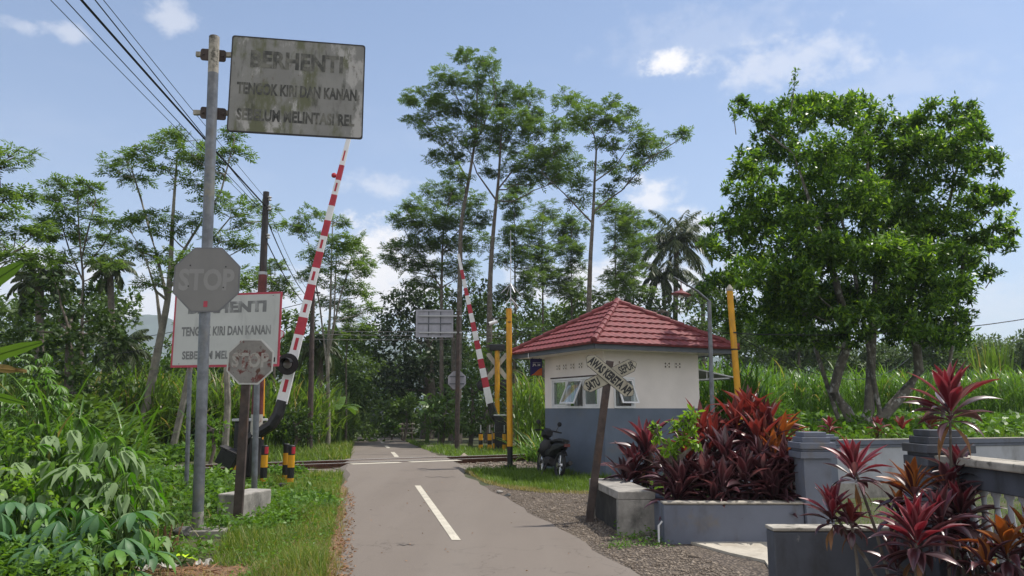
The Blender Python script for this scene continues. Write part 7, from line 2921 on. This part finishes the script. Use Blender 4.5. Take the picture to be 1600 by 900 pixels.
    # fallen leaves on the road edge
    def fallen(label, poly, n, size, mat, seed, near=.6, zz=.014):
        rg = rs(seed)
        p = scatter(poly, n, rg, near)
        n = len(p)
        az = rg.uniform(0, 6.3, n)
        el = rg.normal(.05, .25, n)
        D = np.stack([np.cos(az) * np.cos(el), np.sin(az) * np.cos(el), np.sin(el)], 1)
        v, q = diamonds(np.concatenate([p, np.full((n, 1), zz)], 1), D, size * rg.uniform(.5, 1.3, n), size * .5 * rg.uniform(.5, 1.2, n), rg, .3)
        props(np_mesh('fallen_leaves', v, q, M[mat], None, (float(p[:, 0].mean()), float(p[:, 1].min()), 0)), label, 'fallen leaves', kind='stuff')
    fallen('brown fallen leaves along the left road edge', [edge(y, .14) for y in (5.5, 8, 10, 12, 14)] + [edge(y, -.62) for y in (14, 12, 10, 8, 5.5)], 2600, .05, 'deadleaf', 730, .7, .02)
    fallen('few dry leaves scattered on the asphalt', [edge(y, .3) for y in (5.5, 10, 16)] + [(xr(y) - .2, y) for y in (16, 10, 5.5)], 45, .04, 'deadleaf', 731, .3, .022)


build_verges()

# ================================================================ big leaved shrubs, left foreground


def lobed_leaf(parts, b, az, el, L, nl, lobe_w, spread, droop, rg, joined):
    """hand shaped leaf: lobes fan out from the stalk end"""
    angs = np.linspace(-spread, spread, nl) + rg.normal(0, .06, nl)
    ll = L * (1 - .32 * np.abs(np.linspace(-1, 1, nl)) ** 1.5) * rg.uniform(.9, 1.1, nl)
    prof = (.75, 1.0, .82, .5, .24, .03) if joined else (.16, .5, .95, 1.0, .6, .04)
    bb = np.repeat(np.array([b]), nl, 0)
    e0 = el - .25 * np.abs(angs)
    parts.append(blades(bb, az + angs, e0, e0 - droop * rg.uniform(.8, 1.2, nl), ll, np.full(nl, lobe_w), prof, .28))


def build_shrubs():
    def shrub(label, px, Y, h, n, L, nl, lw, spread, droop, joined, mat, seed, rad, name, group, el0=.1):
        rg = rs(seed)
        c = Vector((P(px, 800, Y).x, Y, 0))
        t = thing(name, label, 'shrub', c, group)
        m = MB()
        parts = []
        main = [c + Vector((rg.normal() * rad * .3, rg.normal() * rad * .3, 0)) for _ in range(4)]
        for i in range(n):
            u = (i + .5) / n
            z = h * (.25 + .75 * u ** .7) * rg.uniform(.85, 1.05)
            az = i * 2.39996 + rg.uniform(-.5, .5)
            rr = rad * rg.uniform(.35, 1.0) * (1.1 - .45 * u)
            p = c + Vector((math.cos(az) * rr, math.sin(az) * rr * .8, z))
            s0 = main[i % 4]
            k = s0.lerp(c + Vector((0, 0, h * .75)), .6)
            m.tube([s0.lerp(k, min(1, u)), (s0.lerp(k, min(1, u)) + p) / 2 + Vector((0, 0, .05)), p], [.008, .006, .004], 5, cap=False)
            # leaves face outwards and towards the light
            lobed_leaf(parts, np.array(p), az + rg.normal(0, .5), el0 + rg.normal(0, .25), L * rg.uniform(.75, 1.15), nl, lw, spread, droop, rg, joined)
        for s0 in main:
            m.tube([s0, s0.lerp(c + Vector((0, 0, h)), .5), s0.lerp(c + Vector((0, 0, h)), .85)], [.014, .011, .006], 6)
        m.build('stem', M['bush'], t, smooth=True)
        v, q = merge(parts)
        np_mesh('leaves', v, q, M[mat], t)
    g = 'pale big leaved shrubs in the left corner'
    A = dict(L=.28, nl=5, lw=.105, spread=1.3, droop=.7, joined=True, mat='shrub', name='broadleaf_shrub', group=g, el0=-.45)
    for i, (px, Y, h, n, lab) in enumerate(((75, 8.6, 1.45, 26, 'pale big leaved shrub, tallest of the mound at left'), (165, 8.4, 1.30, 24, 'pale big leaved shrub at the right end of the mound'), (15, 8.2, 1.2, 22, 'pale big leaved shrub at the left picture edge'),
                                            (115, 7.9, 1.1, 22, 'pale big leaved shrub in the middle front of the mound'), (190, 7.9, .95, 18, 'pale big leaved shrub low at the right front of the mound'), (40, 7.7, .9, 18, 'pale big leaved shrub low at the left front of the mound'))):
        shrub(lab, px, Y, h, n, seed=800 + i, rad=.5, **A)
    g = 'cassava plants in the left corner'
    B = dict(L=.30, nl=6, lw=.078, spread=1.75, droop=1.15, joined=False, mat='cassava', name='cassava_plant', group=g, el0=-.05)
    for i, (px, Y, h, n, lab) in enumerate(((30, 7.3, .78, 10, 'cassava plant at the left picture edge'), (115, 7.2, .62, 10, 'cassava plant with drooping fingers second from the left edge'), (190, 7.15, .62, 9, 'cassava plant nearest the dead brown stalks'), (95, 6.75, .42, 9, 'low cassava plant, lowest in the left corner'),
                                            (160, 6.8, .42, 9, 'low cassava plant at the bottom edge beside the rubbish'), (-30, 6.9, .6, 9, 'cassava plant cut by the left picture edge'))):
        shrub(lab, px, Y, h, n, seed=820 + i, rad=.34, **B)
    # filler between them
    leaf_cover('undergrowth', 'tangle of small leaves under the big leaved shrubs', [(-6.6, 6.0), (-3.35, 6.6), (-3.25, 7.6), (-3.9, 9.2), (-6, 9.8), (-7.5, 9)], 3000, .55, .085, .045, 'weed', 840, .0)
    leaf_cover('undergrowth', 'bright lime leaves showing between the big leaved shrubs', [(-6.4, 7.2), (-3.9, 7.4), (-4.0, 8.9), (-6, 9.4), (-7.2, 8.8)], 1100, 1.25, .09, .05, 'lime', 843, .0)
    leaf_cover('undergrowth', 'dark undergrowth behind the big leaved shrubs', [(-7.8, 9.0), (-4.9, 9.2), (-5.6, 12), (-10, 13)], 2600, 1.1, .13, .07, 'bush', 841, .0)
    leaf_cover('undergrowth', 'shaded undergrowth below the dark trees at left', [(-14, 12), (-8.2, 13.5), (-9.5, 21), (-19, 22)], 5200, 1.5, .18, .085, 'bush', 842, .0)
    # tall pale lobed plant behind (papaya like foliage)
    A2 = dict(L=.17, nl=7, lw=.03, spread=1.6, droop=.9, joined=False, mat='shrub', name='cassava_plant', group='tall narrow leaved plants at left')
    shrub('tall narrow leaved plant behind the banana leaves', 45, 9.6, 2.0, 46, seed=830, rad=.55, **A2)
    shrub('tall narrow leaved plant left of the arching blades', 15, 10.2, 2.3, 46, seed=831, rad=.55, **A2)
    # dead stalks
    rg = rs(850)
    c = G(252, 872)
    m = MB()
    for k in range(26):
        a = c + Vector((rg.normal(0, .07), rg.normal(0, .07), 0))
        m.tube([a, a + Vector((rg.normal(0, .05), rg.normal(0, .05), rg.uniform(.12, .34)))], [.012, .005], 5)
    o = m.build('dead_stalk', M['deadleaf'], None, c)
    props(o, 'bundle of dead brown stalks between cassava and rubbish', 'dead plant')
    # rubbish
    gq = scatter([(-3.4, 5.9), (-2.2, 5.9), (-2.3, 7.2), (-3.3, 7.4)], 900, rs(871), 0, False)
    ng = len(gq)
    v, f = blades(np.concatenate([gq, np.zeros((ng, 1))], 1), rs(872).uniform(0, 6.3, ng), rs(873).uniform(.6, 1.5, ng), rs(874).uniform(-.6, .8, ng), rs(875).uniform(.05, .17, ng), np.full(ng, .006), (1, .85, .05))
    props(np_mesh('grass', v, f, M['drygrass'], None, (-2.8, 6, 0)), 'sparse dry grass on the bare earth by the rubbish', 'grass', kind='stuff')
    p = G(286, 884)
    m = MB()
    vv = []
    for i in range(9):
        for j in range(5):
            x, y = (i / 8 - .5) * .27, (j / 4 - .5) * .10
            vv.append(p + Vector((x, y * (1 - (x / .16) ** 2 * .6), .05 + .05 * math.cos(x * 9) - .12 * x + .01 * math.sin(i * 2 + j))))
    m.add(vv, [(i * 5 + j, i * 5 + j + 1, (i + 1) * 5 + j + 1, (i + 1) * 5 + j) for i in range(8) for j in range(4)])
    o = m.build('plastic_wrapper', pbr('lime_plastic', (0.55, 0.78, 0.03), .35, .1, 12, 0, 0, [((.7, .75, .6), 14, .62, .7, (1, 1, 1))]), None, p, smooth=True)
    props(o, 'bright lime plastic wrapper lying in the rubbish', 'wrapper')
    for i, (x, y, s, lab) in enumerate(((318, 886, .07, 'crumpled white plastic scrap right of the lime wrapper'), (262, 892, .09, 'crumpled white plastic scrap left of the lime wrapper'), (222, 894, .08, 'white scrap nearest the cassava leaves'), (408, 872, .03, 'small pale paper scrap in the grass'), (705 + 111, 760, .05, 'white paper scrap on the gravel before the hut'))):
        rg = rs(860 + i)
        c = G(x, y)
        m = MB()
        n = 6
        vv = [c + Vector((s * (a - 2.5) / 2.5 + rg.normal(0, .1 * s), s * .7 * (b - 2.5) / 2.5, .02 + abs(rg.normal(0, .35 * s)))) for a in range(n) for b in range(n)]
        m.add(vv, [(a * n + b, a * n + b + 1, (a + 1) * n + b + 1, (a + 1) * n + b) for a in range(n - 1) for b in range(n - 1)])
        props(m.build('litter_scrap', M['oldwhite'], None, c), lab, 'litter', 'white litter scraps')
    rgp = rs(870)
    m = MB()
    rim = [(-3.9, 5.2), (-1.9, 5.2), (-2.0, 6.2), (-2.25, 6.9), (-2.2, 7.3), (-2.5, 7.7), (-3.0, 7.75), (-3.5, 7.5), (-3.8, 6.8)]
    m.add([(x, y, .0035) for x, y in rim], [tuple(range(len(rim)))])
    props(m.build('bare_earth', M['litter'], None, (0, 0, 0)), kind='structure')
    q = scatter([(-3.6, 5.9), (-2.2, 5.9), (-2.3, 7.0), (-2.5, 7.6), (-3.4, 7.5)], 900, rgp, 0, False)
    az = rgp.uniform(0, 6.3, len(q))
    D = np.stack([np.cos(az), np.sin(az), rgp.normal(0, .15, len(q))], 1)
    v, f = diamonds(np.concatenate([q, np.full((len(q), 1), .03)], 1), D, rgp.uniform(.06, .2, len(q)), rgp.uniform(.006, .02, len(q)), rgp)
    props(np_mesh('twigs', v, f, M['deadleaf'], None, (-3, 6.3, 0)), 'brown twigs and rubbish on bare ground at the left corner', 'twigs', kind='stuff')


build_shrubs()


# ================================================================ red cordyline plants
CORD = (.2, .26, .6, .95, 1.0, .8, .45, .04)


def straps(b, az, e0, e1, L, W, twist):
    """strap leaves with a margin of another colour: (vertices, faces, material of each face)"""
    k = len(CORD)
    vi, qi = blades(b, az, e0, e1, L, W * .62, CORD, .42, twist=twist)
    vo, _ = blades(b, az, e0, e1, L, W, CORD, .50, twist=twist)
    n = len(b)
    vi = vi.reshape(n, k, 3, 3)
    vo = vo.reshape(n, k, 3, 3)
    V = np.stack([vo[:, :, 0], vi[:, :, 0], vi[:, :, 1], vi[:, :, 2], vo[:, :, 2]], 2).reshape(-1, 3)
    base = np.arange(n)[:, None, None] * (5 * k) + np.arange(k - 1)[None, :, None] * 5
    q = np.stack([base + np.array([j, j + 1, j + 6, j + 5]) for j in range(4)], 2).reshape(-1, 4)
    mi = np.tile(np.array([1, 0, 0, 1]), n * (k - 1))
    return V, q, mi


def rosette(c, tilt, n, L, W, rg, inner=.45, up0=R(84), dn=R(-25)):
    """returns (young leaves, old leaves)"""
    u = (np.arange(n) + .5) / n
    az = np.arange(n) * 2.39996 + rg.uniform(0, 6.3) + rg.normal(0, .15, n)
    e0 = up0 + (dn - up0) * u ** 1.1 + rg.normal(0, .2, n)
    e0 = e0 + tilt[0] * np.cos(az - tilt[1])
    if inner >= .5:
        e0 = e0 + .35 * u
    e1 = e0 - (.3 + 1.15 * u) * (.7 if inner >= .5 else 1) * rg.uniform(.5, 1.5, n)
    LL = L * (.62 + .5 * np.sin(np.pi * np.clip(u * .9 + .12, 0, 1))) * rg.uniform(.85, 1.12, n)
    b = np.tile(np.array(c, float), (n, 1))
    b[:, 2] -= u * L * .38
    WW = W * rg.uniform(.8, 1.15, n)
    k = int(n * inner)
    tw = rg.normal(0, .25, n)
    # a few withered leaves hang straight down under the head
    h = max(2, n // 9)
    ho = (np.tile(np.array(c, float), (h, 1)) - np.array([0, 0, L * .42]), rg.uniform(0, 6.3, h), rg.uniform(-1.2, -.5, h), np.full(h, -1.5), L * rg.uniform(.5, .9, h), W * rg.uniform(.45, .8, h), rg.normal(0, .6, h))
    return straps(b[:k], az[:k], e0[:k], e1[:k], LL[:k], WW[:k], tw[:k]), straps(b[k:], az[k:], e0[k:], e1[k:], LL[k:], WW[k:], tw[k:]), straps(*ho)


def cordyline(label, base, heads, seed, group, young='cord_red', old='cord_dark'):
    """heads: (point, leaf count, length, width, (tilt, azimuth), share of young leaves)"""
    rg = rs(seed)
    t = thing('cordyline_plant', label, 'red plant', base, group)
    m = MB()
    Y, O, H = [], [], []
    b = Vector(base)
    for (c, n, L, W, tilt, inner) in heads:
        c = Vector(c)
        mid = b.lerp(c, .55) + Vector((rg.normal(0, .03), rg.normal(0, .03), .04))
        m.tube([b, mid, c], [.014, .012, .010], 6)
        y, o, hh = rosette(c, tilt, n, L, W, rg, inner)
        Y.append(y)
        O.append(o)
        H.append(hh)
    m.build('stem', M['bark'], t, smooth=True)
    for nm, S, ma, mb in (('young_leaves', Y, young, young + '_edge'), ('old_leaves', O, old, old + '_edge'), ('withered_leaves', H, 'deadleaf', 'deadleaf')):
        v, q = merge([(a, b_) for a, b_, _ in S])
        np_mesh(nm, v, q, [M[ma], M[mb]], t, mi=np.concatenate([x[2] for x in S]), smooth=True)
    return t


def build_cordylines():
    g = 'red cordylines in the right foreground'
    def fg(label, base_px, d, heads, seed, young='cord_red', old='cord_dark'):
        b = P(base_px, 880, d)
        b.z = 0
        hh = []
        for (x, y, dd, n, Lp, Wp, tilt, inner) in heads:
            hh.append((P(x, y, d + dd), n, Lp * .8 * d / F, Wp * .9 * d / F, tilt, inner))
        cordyline(label, b, hh, seed, g, young, old)
    d = 5.9
    fg('tallest cordyline with one big crimson head on a bare stem', 1492, 6.0, [(1484, 632, 0, 34, 92, 17, (.05, 0), .5), (1497, 735, .1, 26, 62, 17, (.1, 0), .2)], 901)
    fg('cordyline with a pink head leaning left over the low wall', 1400, 5.9, [(1335, 732, -.1, 30, 70, 13, (.15, 3.0), .6), (1300, 800, -.1, 32, 62, 13.5, (.2, 3.1), .5)], 902)
    fg('cordyline with rust and orange leaves below the mossy coping', 1445, 6.1, [(1428, 770, 0, 36, 74, 14, (.1, 0), .45), (1405, 800, .1, 22, 60, 17, (0, 0), .2)], 903, 'cord_orange')
    fg('cordyline with long pink striped leaves at the bottom edge', 1438, 5.45, [(1432, 838, 0, 40, 92, 17, (.1, 0), .5)], 904)
    fg('dark cordyline standing between the pink one and the balusters', 1515, 5.9, [(1500, 800, 0, 44, 76, 14, (.1, 0), .12), (1508, 850, .1, 42, 74, 14, (0, 0), .1), (1480, 760, .1, 22, 62, 17, (.1, 3), .2)], 905)
    fg('cordyline with orange leaves in the bottom right corner', 1575, 5.3, [(1572, 858, 0, 34, 76, 17, (0, 0), .45), (1610, 845, .1, 30, 76, 16, (0, 0), .5), (1540, 880, 0, 20, 66, 18, (0, 0), .3)], 906, 'cord_orange')
    fg('small dark cordyline hanging in front of the low wall', 1340, 5.75, [(1330, 815, 0, 18, 50, 13, (.2, 3), .3)], 907, 'cord_rust')
    fg('dark cordyline below the tall crimson one', 1478, 5.7, [(1470, 812, 0, 38, 74, 14, (.1, 0), .15), (1400, 880, -.1, 18, 60, 14, (0, 0), .1)], 908)
    # hanging orange leaf
    lf = P(1342, 815, 5.6)
    v, q = blades(np.array([lf]), np.array([.3]), np.array([-1.35]), np.array([-1.5]), np.array([.24]), np.array([.075]), CORD, .2)
    # bed behind the planter wall
    g2 = 'dark red cordylines behind the planter wall'
    rg = rs(930)
    spots = [(1012, 700, 11.1, 'cord_red', 'crimson tipped cordyline at the left end of the planter'), (990, 735, 11.0, 'cord_red', 'low cordyline sticking out left of the planter'), (1046, 740, 9.6, 'cord_dark', 'dark cordyline low behind the left planter wall'),
             (1075, 720, 9.6, 'cord_rust', 'dark cordyline under the lime green shrub'), (1100, 745, 9.4, 'cord_dark', 'dark cordyline low in the middle of the planter'), (1115, 695, 9.9, 'cord_rust', 'rust red cordyline in front of the pale table'),
             (1135, 720, 9.5, 'cord_dark', 'dark drooping cordyline left of the tall red ones'), (1150, 668, 10.1, 'cord_rust', 'tall rust red cordyline below the lamp post'), (1165, 745, 9.3, 'cord_dark', 'dark cordyline right at the planter wall, middle'),
             (1172, 650, 10.2, 'cord_rust', 'tallest rust red cordyline of the planter'), (1185, 690, 9.7, 'cord_rust', 'rust red cordyline in front of the tallest one'), (1200, 665, 10.0, 'cord_rust', 'tall red cordyline right of the tallest one'),
             (1208, 720, 9.5, 'cord_orange', 'orange flecked cordyline near the column'), (1222, 690, 9.8, 'cord_orange', 'orange leaved cordyline beside the column cap'), (1190, 735, 9.4, 'cord_dark', 'dark cordyline left of the orange flecked one'),
             (1228, 735, 9.4, 'cord_dark', 'dark cordyline hard against the column'), (1065, 760, 9.3, 'cord_dark', 'lowest dark cordyline at the left planter edge'), (1130, 765, 9.25, 'cord_dark', 'dark low cordyline touching the planter top, left of middle'), (1205, 765, 9.25, 'cord_dark', 'dark low cordyline touching the planter top, by the column'),
             (1095, 680, 10.2, 'cord_rust', 'cordyline half hidden behind the pale table front')]
    for i, (x, y, dd, yg, lab) in enumerate(spots):
        k = dd / F
        c = P(x, y, dd)
        b = Vector((c.x + rg.normal(0, .05), dd + .05, 0))
        if c.z > 1.0:
            heads = [(c, 34, 58 * k, 11.5 * k, (.15, rg.uniform(0, 6)), .42), (c + Vector((rg.normal(0, .14), -.05, -.2)), 30, 56 * k, 11 * k, (.3, rg.uniform(0, 6)), .15)]
        else:
            heads = [(c, 34, 56 * k, 11 * k, (.2, rg.uniform(0, 6)), .3 if yg != 'cord_dark' else .5), (c + Vector((rg.normal(0, .12), -.03, -.16)), 26, 52 * k, 11 * k, (.3, rg.uniform(0, 6)), .1)]
        cordyline(lab, b, heads, 940 + i, g2, yg, 'cord_dark')
    # small ones on the bank
    for i, (x, y, d, lab) in enumerate(((1297, 668, 14.6, 'small red cordyline left of the spotted trunks'), (1371, 668, 15.4, 'small red cordyline right of the spotted trunks'), (1408, 668, 16, 'small reddish cordyline further right on the grass bank'), (1452, 662, 16.6, 'small brownish cordyline behind the tallest crimson head'))):
        c = P(x, y, d)
        b = Vector((c.x, d, .75))
        cordyline(lab, b, [(c, 16, 22 * d / F, 6.5 * d / F, (0, 0), .7)], 980 + i, 'small red cordylines on the bank', 'cord_red' if i < 2 else 'cord_rust', 'cord_rust')
    # lime shrub
    rg = rs(990)
    d = 9.35
    b = P(1062, 790, d)
    b.z = 0
    pads = px_pads([(1072, 652, 13, 10), (1058, 662, 13, 9), (1082, 648, 9, 9), (1060, 690, 18, 12), (1080, 672, 12, 10), (1030, 682, 10, 8), (1045, 705, 16, 10), (1022, 668, 6, 5), (1085, 695, 10, 8)], d, rg, 1.0, .1)
    stems = [([b, P(1060, 720, d), P(1070, 660, d)], [.014, .01, .006]), ([b, P(1050, 720, d), P(1022, 668, d)], [.012, .009, .005])]
    leafy('leafy_shrub', 'lime green leafy shrub rising from the dark red plants', 'shrub', b, pads, .095, .042, 330, 'lime', 991, None, 6, True, stems)


build_cordylines()


# ================================================================ humid air


def build_haze():
    x0, x1, y0, y1, z0, z1 = -1450, 1450, -55, 1470, -3.6, 190
    m = MB()
    m.box(((x0 + x1) / 2, (y0 + y1) / 2, (z0 + z1) / 2), (x1 - x0, y1 - y0, z1 - z0))
    mt = bpy.data.materials.new('humid_air')
    mt.use_nodes = True
    nt = mt.node_tree
    nt.nodes.clear()
    o = nt.nodes.new('ShaderNodeOutputMaterial')
    v = nt.nodes.new('ShaderNodeVolumePrincipled')
    v.inputs['Color'].default_value = (0.80, 0.87, 0.97, 1)
    v.inputs['Density'].default_value = 0.0004
    nt.links.new(v.outputs[0], o.inputs['Volume'])
    props(m.build('haze', mt), kind='stuff')


build_haze()
